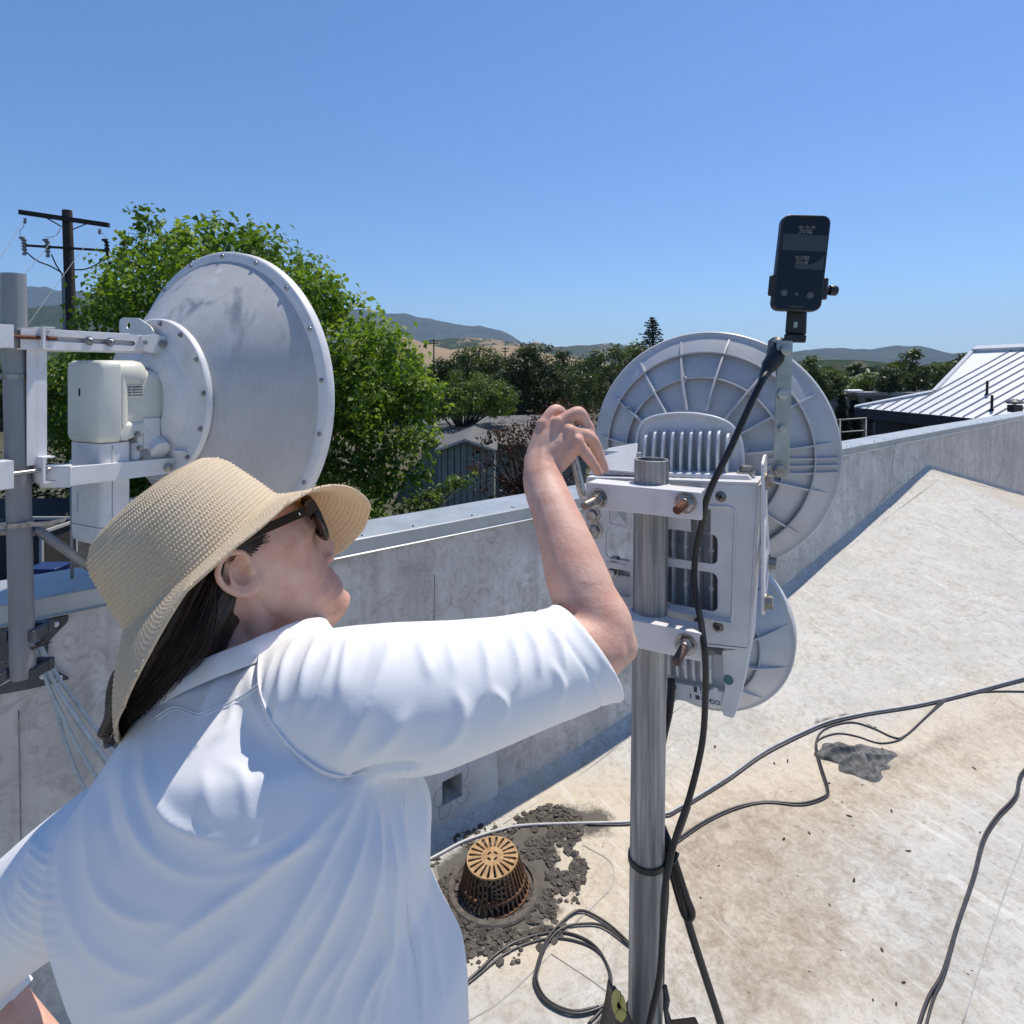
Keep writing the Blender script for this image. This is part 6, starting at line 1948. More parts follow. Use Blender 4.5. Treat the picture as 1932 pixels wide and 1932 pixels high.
# hand: carpals and metacarpals fill the back of the hand, five separate fingers
W4 = [P(1003, 872, .868), P(1015, 868, .862), P(1030, 868, .858), P(1045, 876, .857)]
KN = [P(1026, 803, .886), P(1054, 799, .874), P(1076, 815, .866), P(1089, 834, .861)]
for w, k, r0, r1 in zip(W4, KN, (.0135, .0145, .0145, .0125), (.0110, .0112, .0106, .0098)):
    body.tube([w.lerp(WR, .35), w, w.lerp(k, .5), k], [.018, r0, (r0 + r1) / 2, r1], 14)
for k in KN: body.ball(k + Vector((-.001, -.002, .001)), .0108)
body.tube([P(1016, 850, .876), P(1040, 838, .878), P(1068, 840, .872)], [.016, .019, .014], 14)
body.tube([P(1028, 880, .866), P(1056, 868, .868), P(1078, 850, .870)], [.018, .0175, .012], 14)
body.ball(P(1076, 852, .865), .0115)
fing = [  # (points u, v, Y, radius)
    [(1026, 803, .886, .0102), (1036, 786, .890, .0096), (1049, 775, .897, .0104), (1060, 781, .908, .0090), (1070, 791, .918, .0086), (1074, 803, .922, .0078)],
    [(1054, 799, .874, .0106), (1072, 787, .876, .0098), (1092, 780, .880, .0108), (1103, 796, .884, .0092), (1112, 812, .888, .0094), (1111, 824, .897, .0080)],
    [(1076, 815, .866, .0102), (1099, 819, .873, .0092), (1118, 831, .879, .0096), (1128, 854, .884, .0082), (1135, 871, .886, .0080), (1140, 885, .886, .0068)],
    [(1089, 834, .861, .0094), (1099, 847, .859, .0084), (1107, 858, .858, .0086), (1117, 873, .860, .0075), (1123, 882, .862, .0074), (1128, 890, .864, .0064)],
    [(1012, 868, .878, .0140), (1022, 848, .898, .0130), (1040, 832, .914, .0118), (1058, 826, .922, .0102), (1070, 832, .922, .0104), (1082, 842, .916, .0085)]]
for pts in fing:
    q = [tuple(P(u, v, y)) + (r,) for u, v, y, r in pts]
    q = spline(q, 4)
    body.tube([Vector(s[:3]) for s in q], [s[3] for s in q], 14)
    body.ball(Vector(q[-1][:3]), q[-1][3] * .98, seg=14, ring=10)
# left hand resting on the hip
hp = P(200, 2125, .66)
body.tube([WR_L, WR_L.lerp(hp, .5), hp], [.027, .030, .026], 14)
for k in range(4):
    b0 = hp + Vector((.01, -.015 + .0 * k, .03 - k * .02)); body.tube([b0, b0 + Vector((.035, -.02, -.005)), b0 + Vector((.07, -.02, -.012))], [.010, .009, .0075], 10)
body.tube([WR_L, WR_L + Vector((.04, .03, .0)), WR_L + Vector((.09, .04, .0))], [.014, .012, .009], 10)
# legs inside the trousers
HPX = Vector((-0.24, 0.62, 0.98))
legs = []
for sx, dx, dy in ((-1, -.10, .03), (1, .085, -.02)):
    hipj = HPX + Vector((dx * .9, dy, 0)); foot = Vector((HPX.x + dx * 1.25, HPX.y + dy * 1.6, 0)); foot.z = float(roofz(foot.x, foot.y))
    kn = hipj.lerp(foot, .47) + Vector((.02, .03, 0)); an = foot + Vector((0, 0, .09))
    legs.append((hipj, kn, an, foot))
    body.tube([hipj + Vector((0, 0, .08)), hipj, kn, kn.lerp(an, .3), an, foot + Vector((0, 0, .03))], [.085, .085, .056, .058, .036, .036], 18)
    toe = foot + Vector((.06, .15, .03)); body.tube([foot + Vector((-.02, -.04, .035)), foot + Vector((.02, .05, .035)), toe], [.03, .034, .02], 12)
# ears
for ys in (1, -1):
    Ex = lambda x, y, z: hd(x, ys * y, z)
    body.ball(Ex(-.010, .069, .003), (.020, .0065, .030), Matrix((hfw, rgt, hup)).transposed())
    helix = [(.006, .071, .006), (.004, .078, .022), (-.006, .084, .032), (-.020, .088, .031), (-.029, .089, .020), (-.029, .087, .004), (-.022, .083, -.012), (-.012, .079, -.022), (-.003, .075, -.0265), (.004, .072, -.021), (.007, .0705, -.012)]
    sp_ = spline(helix, 4)
    body.tube([Ex(*q) for q in sp_], [.0040 + .0018 * math.sin(math.pi * min(1, max(0, (i / len(sp_) - .55) / .45))) for i in range(len(sp_))], 10)
    anti = spline([(-.006, .080, .022), (-.016, .083, .016), (-.019, .082, .002), (-.013, .079, -.011), (-.005, .076, -.014)], 4)
    body.tube([Ex(*q) for q in anti], .0032, 8)
    body.ball(Ex(.004, .074, -.001), (.0045, .0045, .0065), Matrix((hfw, rgt, hup)).transposed())
    body.ball(Ex(-.002, .0745, -.019), (.0095, .0048, .0090), Matrix((hfw, rgt, hup)).transposed())
me = fuse(body, 0.0024, 7, 0.5, 'body')
co, nr = get_co(me)
u_, v_ = to_px(co)
bm = bmesh.new(); bm.from_mesh(me); bm.verts.ensure_lookup_table()
for mk, reps in (((u_ > 1085) & (u_ < 1230) & (v_ > 1100) & (v_ < 1290) & (co[:, 1] < .82), 40), ((u_ > 970) & (u_ < 1075) & (v_ > 850) & (v_ < 925) & (co[:, 1] < .91), 14), ((u_ > 470) & (u_ < 600) & (v_ > 1040) & (v_ < 1170) & (co[:, 1] < .82), 18)):
    vs = [bm.verts[i] for i in np.nonzero(mk)[0]]
    for _ in range(reps): bmesh.ops.smooth_vert(bm, verts=vs, factor=.5, use_axis_x=True, use_axis_y=True, use_axis_z=True)
bm.to_mesh(me); bm.free(); me.update()
co, nr = get_co(me)
q = co - np.array(HO)
hx, hy, hz = q @ np.array(hfw), q @ np.array(rgt), q @ np.array(hup)
d = np.zeros(len(co))
for ys in (1, -1):
    # the bowl of the ear and its canal, eye sockets, nostrils, the line of the mouth
    d -= .0075 * np.exp(-(((hx + .008) / .0072) ** 2 + ((hz - .001) / .0095) ** 2 + ((hy * ys - .074) / .012) ** 2))
    d -= .004 * np.exp(-(((hx + .010) / .006) ** 2 + ((hz - .016) / .008) ** 2 + ((hy * ys - .078) / .012) ** 2))
    d -= .006 * np.exp(-(((hx - .095) / .02) ** 2 + ((hz + .030) / .011) ** 2 + ((hy * ys - .032) / .017) ** 2))
    d -= .0035 * np.exp(-(((hx - .102) / .006) ** 2 + ((hz + .0815) / .0035) ** 2 + ((hy * ys - .0075) / .0045) ** 2))
d -= .0032 * np.exp(-(((hz + .1030) / .0022) ** 2 + (hy / .020) ** 2)) * (hx > .07)
d += .0018 * np.exp(-(((hz + .008) / .008) ** 2 + ((np.abs(hy) - .03) / .02) ** 2)) * (hx > .08)
u_, v_ = to_px(co)
face = np.clip((nr * (np.array((0, 0, H)) - co)).sum(1) / np.linalg.norm(np.array((0, 0, H)) - co, axis=1), 0, 1)
hand = (co[:, 1] > .78) & (u_ > 960) & (v_ < 1000)
def crease(pts, w, h, mask):
    global d
    ds, t, _ = line_d(u_, v_, pts)
    d = d + h * np.exp(-(ds / w) ** 2) * np.sin(np.pi * np.clip(t, .03, .97)) ** .5 * face * mask
# tendons and wrinkles on the back of the hand and at the wrist
for pts in (((1020, 880), (1022, 840), (1027, 808)), ((1027, 878), (1040, 840), (1053, 806)), ((1036, 878), (1058, 845), (1074, 820))): crease(pts, 4.5, .0011, hand)
for pts in (((1036, 800), (1040, 830)), ((1064, 808), (1062, 832)), ((1083, 826), (1076, 845))): crease(pts, 5, -.0016, hand)
for k in range(6): crease(((1030 + k * 4, 868 - k * 1.5), (1052 + k * 3, 880 - k * 4), (1068 + k * 2, 894 - k * 7)), 1.6, -.0005, hand)
for k in range(3): crease(((1000, 868 + k * 5), (1022, 866 + k * 6), (1045, 874 + k * 6)), 1.8, -.0004, hand)
for c in ((1049, 773), (1093, 778), (1116, 832), (1109, 856)):
    for s in (-4, 0, 4): crease(((c[0] - 7, c[1] + s + 3), (c[0] + 7, c[1] + s - 1)), 1.3, -.0004, hand)
crease(((985, 905), (1000, 950), (1025, 1040)), 9, -.0012, (u_ > 960) & (v_ > 850))
crease(((478, 1122), (500, 1150), (530, 1175), (560, 1190)), 7, -.0025, u_ < 700)
d += .0007 * (fbm(co[:, 0] * 60, co[:, 2] * 60 + co[:, 1] * 40, 4, 3) - .5)
set_co(me, co + nr * d[:, None])
bodyo = place_mesh('body', me, M_SKIN, person, 180)

# eyes and brows
for ys in (1, -1):
    b = MB(); b.ball(hd(.0745, ys * .031, -.027), .0112, seg=16, ring=12); b.build('eye', simple('eye_white', (0.6, 0.57, 0.53), None, rough=0.2), person, 180)
    b = MB()
    b.tube([hd(.107 - .30 * (t ** 2) * .05, ys * (.014 + .030 * t), -.006 + .006 * math.sin(t * 2.6)) for t in np.linspace(0, 1, 8)], [.0028 * (1 - .6 * t) for t in np.linspace(0, 1, 8)], 8)
    b.build('eyebrow', M_HAIR, person, 180)

# --- nails on the two fingers in view
for tip, prev in ((P(1140, 885, .886), P(1135, 871, .886)), (P(1128, 890, .864), P(1123, 882, .862))):
    dd = (tip - prev).normalized(); up_ = (Vector((0.35, -.5, .45)) - dd * Vector((0.35, -.5, .45)).dot(dd)).normalized(); sd = dd.cross(up_)
    b = MB(); b.ball(tip + up_ * .0050 + dd * .001, (.0042, .0058, .0012), Matrix((sd, dd, up_)).transposed(), 12, 8)
    b.build('fingernail', simple('nail', (0.55, 0.36, 0.30), None, rough=0.3), person, 180)

# --- shirt
sb = MB()
PSI = 15
rows_ = [(1215, 430, 545, .030), (1232, 385, 585, .050), (1255, 335, 620, .062), (1290, 285, 655, .074), (1330, 245, 690, .083), (1380, 205, 715, .090), (1440, 158, 745, .096), (1505, 113, 790, .102), (1540, 96, 812, .106), (1575, 80, 818, .108), (1644, 79, 814, .110),
        (1700, 97, 812, .110), (1780, 123, 846, .110), (1835, 148, 875, .111), (1887, 168, 882, .112), (1935, 172, 884, .113), (2050, 170, 888, .115), (2250, 160, 890, .118), (2450, 165, 885, .118)]
rings = []
for v, ul, ur, th in rows_:
    sh = .10 * max(0, min(1, (1400 - v) / 190))     # the neck stands further from us than the back
    YLc, YRc = .685 + sh * .25, .600 + sh
    a_l, a_r = ul, ur
    for _ in range(8):
        pl, pr = P(a_l, v, YLc), P(a_r, v, YRc)
        c = (pl + pr) / 2; a = (pr - pl) / 2
        nrm = Vector((a.y, -a.x, 0)).normalized()
        ring = []
        for k in range(56):
            t = 2 * math.pi * k / 56
            cc, ss = math.cos(t), math.sin(t)
            ring.append(c + a * math.copysign(abs(cc) ** .80, cc) + nrm * th * math.copysign(abs(ss) ** .86, ss))
        us = [CX + F * p.x / p.y for p in ring]
        a_l += (ul - min(us)) * .8; a_r += (ur - max(us)) * .8
    rings.append(ring)
sb.loft(rings)
slv = [(450, 1345, .715, .050), (530, 1325, .672, .060), (590, 1316, .645, .0655), (650, 1314, .626, .0680), (720, 1316, .615, .0690), (800, 1311, .618, .0685), (880, 1297, .630, .0645), (960, 1277, .653, .0605), (1030, 1256, .678, .0575), (1090, 1236, .700, .0558), (1140, 1222, .718, .0548), (1200, 1205, .740, .0545)]
q = spline([tuple(P(u, v, y)) + (r,) for u, v, y, r in slv], 5)
sb.tube([Vector(s[:3]) for s in q], [s[3] for s in q], 32)
slv = [(275, 1535, .700, .055), (200, 1585, .705, .063), (130, 1645, .715, .066), (60, 1705, .725, .065), (-20, 1775, .735, .062), (-75, 1835, .738, .058), (-85, 1868, .738, .056), (-45, 1912, .735, .052), (20, 1985, .73, .05)]
q = spline([tuple(P(u, v, y)) + (r,) for u, v, y, r in slv], 5)
sb.tube([Vector(s[:3]) for s in q], [s[3] for s in q], 28)
me = fuse(sb, 0.0031, 45, 0.5, 'shirt')
# cuffs and hem are real openings
bm = bmesh.new(); bm.from_mesh(me)
def cut(pc, n, rad):
    n = n.normalized()
    fs = [f for f in bm.faces if (f.calc_center_median() - pc).length < rad]
    vs = set(v for f in fs for v in f.verts); es = set(e for f in fs for e in f.edges)
    bmesh.ops.bisect_plane(bm, geom=list(vs) + list(es) + fs, plane_co=pc, plane_no=n, clear_outer=True)
CUFF = (P(1100, 1212, .702), Vector((.80, .36, .52)))
cut(CUFF[0], CUFF[1], .20)
CUFL = (P(0, 1905, .735), Vector((.6, -.15, -.75)))
cut(CUFL[0], CUFL[1], .12)
zz = min(v.co.z for v in bm.verts) + .03
bmesh.ops.bisect_plane(bm, geom=bm.verts[:] + bm.edges[:] + bm.faces[:], plane_co=(0, 0, zz), plane_no=(0, 0, -1), clear_outer=True)
bm.to_mesh(me); bm.free()
co, nr = get_co(me)
u_, v_ = to_px(co)
view = np.array((0, 0, H)) - co; view /= np.linalg.norm(view, axis=1, keepdims=True)
face = sstep(-.05, .35, (nr * view).sum(1))
d = np.zeros(len(co))
is_arm = (u_ > 620) & (v_ < 1465) | (u_ > 700) & (v_ < 1440)


def fold(pts, w, h, mask=1.0, sharp=0.0, taper=.5, w1=None):
    global d
    ds, t, sg = line_d(u_, v_, pts)
    ww = w if w1 is None else w + (w1 - w) * t
    prof = np.exp(-(ds / ww) ** 2) * (1 - sharp) + np.exp(-ds / (ww * .7)) * sharp
    d = d + h * prof * np.sin(np.pi * np.clip(t, .02, .98)) ** taper * face * mask


# fan of folds from the armpit down the back
back = np.where(v_ > 1440, 1.0, 0.6)
for pts, w, h in ((((688, 1470), (640, 1570), (560, 1720), (470, 1850), (380, 1950)), 15, .0075), (((672, 1480), (600, 1560), (510, 1640), (400, 1720), (300, 1790)), 18, .0058), (((700, 1480), (680, 1600), (622, 1740), (560, 1860), (520, 1960)), 12, .0075),
                  (((715, 1500), (712, 1620), (690, 1740), (640, 1850), (600, 1960)), 11, .0065), (((738, 1560), (742, 1660), (728, 1780), (690, 1880), (665, 1960)), 10, .0065), (((640, 1560), (560, 1600), (470, 1640), (400, 1660)), 16, .0035),
                  (((655, 1600), (600, 1700), (520, 1810), (440, 1890), (340, 1960)), 13, .0050), (((690, 1700), (650, 1790), (600, 1870), (560, 1950)), 10, .0045), (((752, 1700), (735, 1790), (715, 1870), (700, 1960)), 9, .005),
                  (((560, 1560), (480, 1600), (400, 1620)), 20, .003), (((470, 1760), (380, 1830), (280, 1890), (190, 1920)), 18, .0045), (((420, 1870), (330, 1925), (250, 1960)), 14, .004)):
    fold(pts, w * .9, h * 1.05, back, .5, .6)
for pts, w, h in ((((700, 1460), (712, 1560), (720, 1690), (732, 1800), (738, 1950)), 7, .0050), (((745, 1455), (760, 1560), (775, 1690), (790, 1800), (800, 1950)), 9, .0045), (((775, 1455), (800, 1520), (800, 1620), (806, 1720), (830, 1820)), 8, .005), (((722, 1470), (738, 1600), (757, 1750), (770, 1900)), 6, .0035),
                  (((790, 1700), (815, 1800), (838, 1900)), 9, .004)):
    fold(pts, w, h, 1.0, .5, .6)
# loose loops below the left shoulder
for pts, w, h in ((((270, 1400), (280, 1480), (315, 1545), (380, 1580), (440, 1590)), 13, .0070), (((232, 1430), (235, 1500), (262, 1580), (330, 1640), (420, 1660)), 14, .0060), (((160, 1500), (165, 1590), (185, 1680), (250, 1730), (340, 1740)), 14, .0060), (((115, 1560), (118, 1660), (150, 1760), (220, 1830), (320, 1850)), 14, .0050),
                  (((420, 1440), (452, 1455), (465, 1500), (466, 1560)), 12, .0040), (((385, 1450), (392, 1500), (398, 1560)), 14, .0040), (((200, 1470), (202, 1540), (225, 1620)), 10, -.005), (((250, 1460), (265, 1540), (300, 1600)), 10, -.005)):
    fold(pts, w * 1.1, h * .62, 1.0, .35, .6)
# shoulder: pleats running off the neck and over the sleeve head
for pts, w, h in ((((430, 1262), (400, 1300), (372, 1360)), 9, .004), (((520, 1232), (505, 1290), (495, 1350)), 8, .004), (((560, 1205), (540, 1250), (528, 1320), (520, 1370)), 8, .006), (((600, 1200), (580, 1260), (560, 1340)), 8, .0065), (((632, 1215), (620, 1270), (585, 1350)), 7, .004), (((660, 1200), (650, 1250), (640, 1310)), 9, .005),
                  (((740, 1190), (735, 1230), (715, 1290), (680, 1370), (640, 1430)), 12, .006), (((700, 1200), (690, 1260), (650, 1350), (615, 1410)), 12, -.003), (((790, 1195), (800, 1240), (812, 1280)), 9, .004), (((840, 1190), (850, 1230), (855, 1270)), 8, .0035), (((860, 1300), (875, 1340), (860, 1390), (820, 1420)), 14, .005),
                  (((770, 1340), (740, 1390), (690, 1430)), 14, .0045), (((900, 1185), (915, 1230), (920, 1280), (905, 1330)), 8, .0055), (((950, 1178), (970, 1220), (978, 1270), (965, 1320)), 8, .006), (((985, 1172), (1010, 1220), (1018, 1270)), 7, .006), (((1020, 1165), (1052, 1210), (1065, 1262)), 7, .006), (((930, 1300), (955, 1330), (950, 1365)), 9, .004), (((1040, 1250), (1060, 1290), (1055, 1330)), 8, .004),
                  (((455, 1260), (447, 1310), (430, 1370), (400, 1400)), 10, .004)):
    fold(pts, w, h, 1.0, .45, .5)
# armhole seam: a groove beside a raised edge; the back of the collar
SEAM = ((492, 1222), (487, 1270), (492, 1310), (512, 1360), (550, 1410), (600, 1450), (640, 1464), (668, 1462), (692, 1455))
fold(SEAM, 3.5, .0042, 1.0, 0, .15)
ds, t, sg = line_d(u_, v_, SEAM)
d -= .0055 * np.exp(-((ds - 7.5) / 5) ** 2) * (sg > 0) * face
fold(((655, 1470), (690, 1458), (740, 1448), (785, 1443)), 6, -.010, 1.0, .3, .2)
# bunched left sleeve
for k in range(10):
    fold(((92 - 12 * k, 1548 + 20 * k), (60 - 6 * k + 8, 1580 + 21 * k), (82, 1606 + 22 * k), (104 + 2 * k, 1612 + 21 * k)), 6.5 + .2 * k, .0042 + .0012 * math.sin(k * 2), 1.0, .45, .5)
# double-stitched cuff
cn = np.array(CUFF[1].normalized()); dist = (co - np.array(CUFF[0])) @ cn
near = np.linalg.norm(co - np.array(CUFF[0]), axis=1) < .14
d += near * (.0022 * np.exp(-((dist + .004) / .004) ** 2) - .0020 * np.exp(-((dist + .026) / .0022) ** 2))
big = fbm(co[:, 0] * 9 + 3, co[:, 2] * 9 + co[:, 1] * 5, 6, 3) - .5
d += .006 * big
co2 = co + nr * d[:, None]
set_co(me, co2)
shirt = place_mesh('shirt', me, M_SHIRT, person, 180)
sm = shirt.modifiers.new('smooth', 'SMOOTH'); sm.factor = .5; sm.iterations = 3
so_ = shirt.modifiers.new('thickness', 'SOLIDIFY'); so_.thickness = .0018; so_.offset = -1
# stitched seams: thin cords lying on the cloth
from mathutils.bvhtree import BVHTree
_bm = bmesh.new(); _bm.from_mesh(me); _bvh = BVHTree.FromBMesh(_bm)
def on_shirt(u, v, lift=.0004):
    o_ = Vector((0, 0, H)); q_ = ray(u, v).normalized()
    hit, n_, i_, d_ = _bvh.ray_cast(o_, q_)
    return None if hit is None else hit - q_ * lift
def cord(px, r, name, lift=.0004):
    pts = [on_shirt(float(a[0]), float(a[1]), lift) for a in spline(px, 8)]
    pts = [p for p in pts if p is not None]
    for _ in range(4): pts = [pts[0]] + [(pts[k - 1] + pts[k] * 2 + pts[k + 1]) / 4 for k in range(1, len(pts) - 1)] + [pts[-1]]
    b = MB(); b.tube(pts, r, 7); return b.build(name, M_SHIRT, shirt, 180)
cord(((490, 1232),) + SEAM[1:], .0011, 'armhole_seam')
cord(((294, 1352), (330, 1332), (372, 1346), (400, 1336), (440, 1322), (487, 1290)), .0008, 'yoke_seam')
cord(((296, 1358), (331, 1338), (372, 1352), (402, 1342), (442, 1328), (488, 1297)), .0005, 'yoke_seam')
cord(((770, 1452), (760, 1560), (768, 1700), (790, 1850), (800, 1940)), .0006, 'side_seam')
_bm.free()
# collar lying round the neck
loop = [(252, 1362, .690), (285, 1325, .668), (335, 1288, .652), (395, 1258, .648), (455, 1234, .655), (510, 1210, .680), (560, 1190, .710), (598, 1181, .745), (606, 1188, .80), (540, 1208, .835), (430, 1250, .825), (320, 1310, .79), (255, 1358, .745)]
pts = spline([tuple(P(*q)) for q in loop + [loop[0]]], 7)[:-1]
b = MB()
n = len(pts)
ctr_ = sum((Vector(p) for p in pts), Vector()) / n
rings = []
for i in range(n):
    p = Vector(pts[i]); t = (Vector(pts[(i + 1) % n]) - Vector(pts[i - 1])).normalized()
    o = (p - ctr_); o = (o - t * o.dot(t)); o.z *= .4; o.normalize()
    up_ = t.cross(o); up_ = up_ if up_.z > 0 else -up_
    wv = .0015 * math.sin(i * .9)
    rings.append([p + o * (.001 + wv) + up_ * .010, p + o * (.006 + wv) + up_ * .007, p + o * (.013 + wv) - up_ * .006, p + o * (.014 + wv) - up_ * .011, p + o * (.010) - up_ * .012, p + o * .002 - up_ * .002, p - o * .002 + up_ * .006])
b.loft(rings + [rings[0]], True, False, False)
bmesh.ops.remove_doubles(b.bm, verts=b.bm.verts[:], dist=1e-5)
b.build('collar', M_SHIRT, shirt, 60)

# --- trousers and shoes
tb = MB()
tb.loft([[Vector((HPX.x + .005 + rx * math.cos(a), HPX.y + ry * math.sin(a), z)) for a in np.linspace(0, 2 * math.pi, 32, endpoint=False)] for z, rx, ry in ((1.14, .165, .10), (1.02, .18, .112), (.92, .185, .118), (.84, .17, .11))])
for hipj, kn, an, foot in legs:
    tb.tube([hipj + Vector((0, 0, .03)), hipj - Vector((0, 0, .06)), kn, kn.lerp(an, .4), an - Vector((0, 0, .03))], [.098, .095, .070, .066, .06], 24)
place_mesh('trousers', fuse(tb, 0.008, 6), M_TROUS, person, 180)
for hipj, kn, an, foot in legs:
    b = MB()
    dirf = Vector((.37, .93, 0))
    sd = Vector((dirf.y, -dirf.x, 0))
    rings = []
    for s, w, h0 in ((-.085, .026, .05), (-.07, .036, .075), (-.02, .040, .085), (.04, .043, .07), (.10, .046, .05), (.15, .040, .040), (.18, .022, .028)):
        c = foot + dirf * s; rings.append([c + sd * (w * x) + Vector((0, 0, .002 + h0 * z)) for x, z in ((-1, 0), (-1, .45), (-.6, .95), (.6, .95), (1, .45), (1, 0))])
    b.loft(rings); b.build('shoe', M_SHOE, person, 50, 0.004)

# --- hair
hb = MB()
rings = []
for z, xf, xb, hw in ((-.045, -.024, -.085, .070), (-.02, -.012, -.099, .0765), (.010, .004, -.102, .0755), (.034, .034, -.099, .073), (.058, .050, -.084, .060), (.078, .03, -.058, .042), (.090, .0, -.035, .02)):
    xc = (xf + xb) / 2
    rings.append([hd(xc + (xf - xb) / 2 * math.cos(a), hw * math.copysign(abs(math.sin(a)) ** .85, math.sin(a)), z) for a in np.linspace(0, 2 * math.pi, 32, endpoint=False)])
hb.loft(rings)
tail = [(395, 1085, .715, .050), (362, 1150, .70, .055), (330, 1215, .69, .052), (295, 1280, .685, .045), (255, 1340, .682, .034), (225, 1378, .68, .022), (212, 1398, .68, .012)]
q = spline([tuple(P(u, v, y)) + (r,) for u, v, y, r in tail], 4)
hb.tube([Vector(s[:3]) for s in q], [s[3] for s in q], 20)
q = spline([tuple(P(u, v, y)) + (r,) for u, v, y, r in ((430, 1060, .74, .045), (370, 1170, .76, .06), (300, 1290, .745, .05), (240, 1370, .72, .03))], 4)
hb.tube([Vector(s[:3]) for s in q], [s[3] for s in q], 20)
hme = fuse(hb, 0.0042, 6)
co, nr = get_co(hme)
u_, v_ = to_px(co)
set_co(hme, co + nr * (.0022 * np.sin((u_ * .82 + v_ * .42) * .30 + 3 * (fbm(u_ / 40, v_ / 40, 3, 3))))[:, None])
hair = place_mesh('hair', hme, M_HAIR, person, 180)
rng = random.Random(2)
b = MB()
for k in range(480):
    f = rng.random()
    u0, v0 = 405 - 6 * f + rng.uniform(-6, 14), 1070 + 60 * f
    e = rng.random()
    u1, v1 = 205 + 130 * e + rng.uniform(-8, 8), 1398 - 95 * e + rng.uniform(-14, 8)
    y0 = .675 + rng.uniform(-.018, .012)
    mu, mv = (u0 + u1) / 2 + 10 + rng.uniform(-10, 22), (v0 + v1) / 2 + rng.uniform(-14, 20)
    cu_ = rng.uniform(-7, 7)
    pts = spline([tuple(P(u0, v0, y0 + .01)), tuple(P(mu, mv, y0 - .022)), tuple(P(u1 + cu_, v1 - 16, y0 - .022)), tuple(P(u1, v1, y0 - .008))], 6)
    b.tube([Vector(p) for p in pts], [.0006 * (1 - .6 * i / (len(pts) - 1)) for i in range(len(pts))], 4)
for k in range(110):   # strands drawn back over the ear
    s = rng.random(); cutx = rng.uniform(-.022, .006)
    pts = spline([hd(.044 - .018 * s + cutx, .0712, .036 - .026 * s), hd(.030 - .014 * s + cutx * .5, .0740, .036 - .020 * s), hd(.014 - .008 * s, .0775, .036 - .012 * s + rng.uniform(-.003, .003)), hd(-.03, .080, .045 + rng.uniform(-.01, .012)), hd(-.06, .070, .03 + rng.uniform(-.01, .02))], 5)
    b.tube([Vector(p) for p in pts], [.0003 + .0006 * min(1, i / 4) for i in range(len(pts))], 5)
tag(b.build('hair_strands', M_HAIR, hair, 180, fix=False), kind='stuff')

# --- straw hat
def mat_straw():
    m = bpy.data.materials.new('straw'); m.use_nodes = True
    nt = m.node_tree; bs = nt.nodes['Principled BSDF']; out = nt.nodes['Material Output']
    uv = N(nt, 'ShaderNodeUVMap').outputs[0]
    n1 = noise(nt, pos(nt, (300, 120, 1), src='uv'), 1.0, 3, 0.6)
    col = mixc(nt, ramp(nt, n1, ((0.3, 0), (0.7, 1))), (0.82, 0.70, 0.50), (0.66, 0.53, 0.35))
    col = mixc(nt, ramp(nt, noise(nt, pos(nt, (1, 1, 1)), 14, 3), ((0.4, 0), (0.7, .45))), col, (0.80, 0.71, 0.53))
    L(nt, col, bs.inputs['Base Color']); bs.inputs['Roughness'].default_value = 0.65; bs.inputs['Specular IOR Level'].default_value = 0.3
    bump(nt, bs, noise(nt, pos(nt, (700, 90, 1), src='uv'), 1.0, 3), 0.4, 0.001)
    tr = N(nt, 'ShaderNodeBsdfTranslucent'); L(nt, mixc(nt, 1.0, col, (1.0, 0.80, 0.50), 'MULTIPLY'), tr.inputs['Color'])
    mx = N(nt, 'ShaderNodeMixShader'); mx.inputs[0].default_value = 0.26
    L(nt, bs.outputs[0], mx.inputs[1]); L(nt, tr.outputs[0], mx.inputs[2]); L(nt, mx.outputs[0], out.inputs['Surface'])
    return m


HT = R(11)
hc = (-.024, 0.0, .012)
e1 = hfw * math.cos(HT) + hup * math.sin(HT); hw_ = -hfw * math.sin(HT) + hup * math.cos(HT); e2 = rgt
ROLL = R(18)
e2, hw_ = e2 * math.cos(ROLL) + hw_ * math.sin(ROLL), hw_ * math.cos(ROLL) - e2 * math.sin(ROLL)
HC = hd(*hc)
NS = 172
NT = NS * 5


def hat_radius(th, s):
    """point of the hat at angle th (0 = front, 90 = our side) and arc share s: 0 the tip of the crown, 1 the brim edge"""
    c, sn = np.cos(th), np.sin(th)
    # crown profile (share of radius, height)
    sp = np.array([0, .12, .24, .33, .40, .46, .60, .68, .74, 1.0])
    rr = np.array([0, .30, .56, .72, .82, .88, .97, 1.005, 1.04, 1.04])
    zz = np.array([.108, .107, .103, .096, .085, .072, .028, .006, 0, 0])
    a = .1035; b = .093
    r0 = np.interp(s, sp, rr); z0 = np.interp(s, sp, zz)
    bf = np.clip((s - .72) / .28, 0, 1)          # along the brim
    deg = (np.degrees(th) + 180) % 360 - 180
    kd = [-180, -150, -120, -90, -60, -40, -20, 0, 15, 30, 45, 60, 80, 100, 120, 140, 160, 180]
    width = np.interp(deg, kd, [.108, .112, .118, .125, .134, .138, .135, .122, .098, .080, .072, .069, .067, .068, .075, .087, .100, .108])
    slope = np.radians(np.interp(deg, kd, [43, 44, 44, 46, 53, 54, 51, 46, 37, 25, 14, 5, 1, 4, 19, 33, 41, 43]))
    ang = slope * (.85 + .3 * bf)
    ripple = .003 * np.sin(3 * th + .6) * bf ** 1.6 + .0015 * np.sin(7 * th + 2) * bf ** 2
    x = a * r0 * c + width * bf * np.cos(ang) * c
    y = b * r0 * sn + width * bf * np.cos(ang) * sn
    z = z0 - width * bf * np.sin(ang) + ripple
    z = z - .010 * np.exp(-((r0 - .35) / .3) ** 2) * (np.abs(y) < .2) * np.exp(-(y / .035) ** 2) * (s < .4)
    return x, y, z


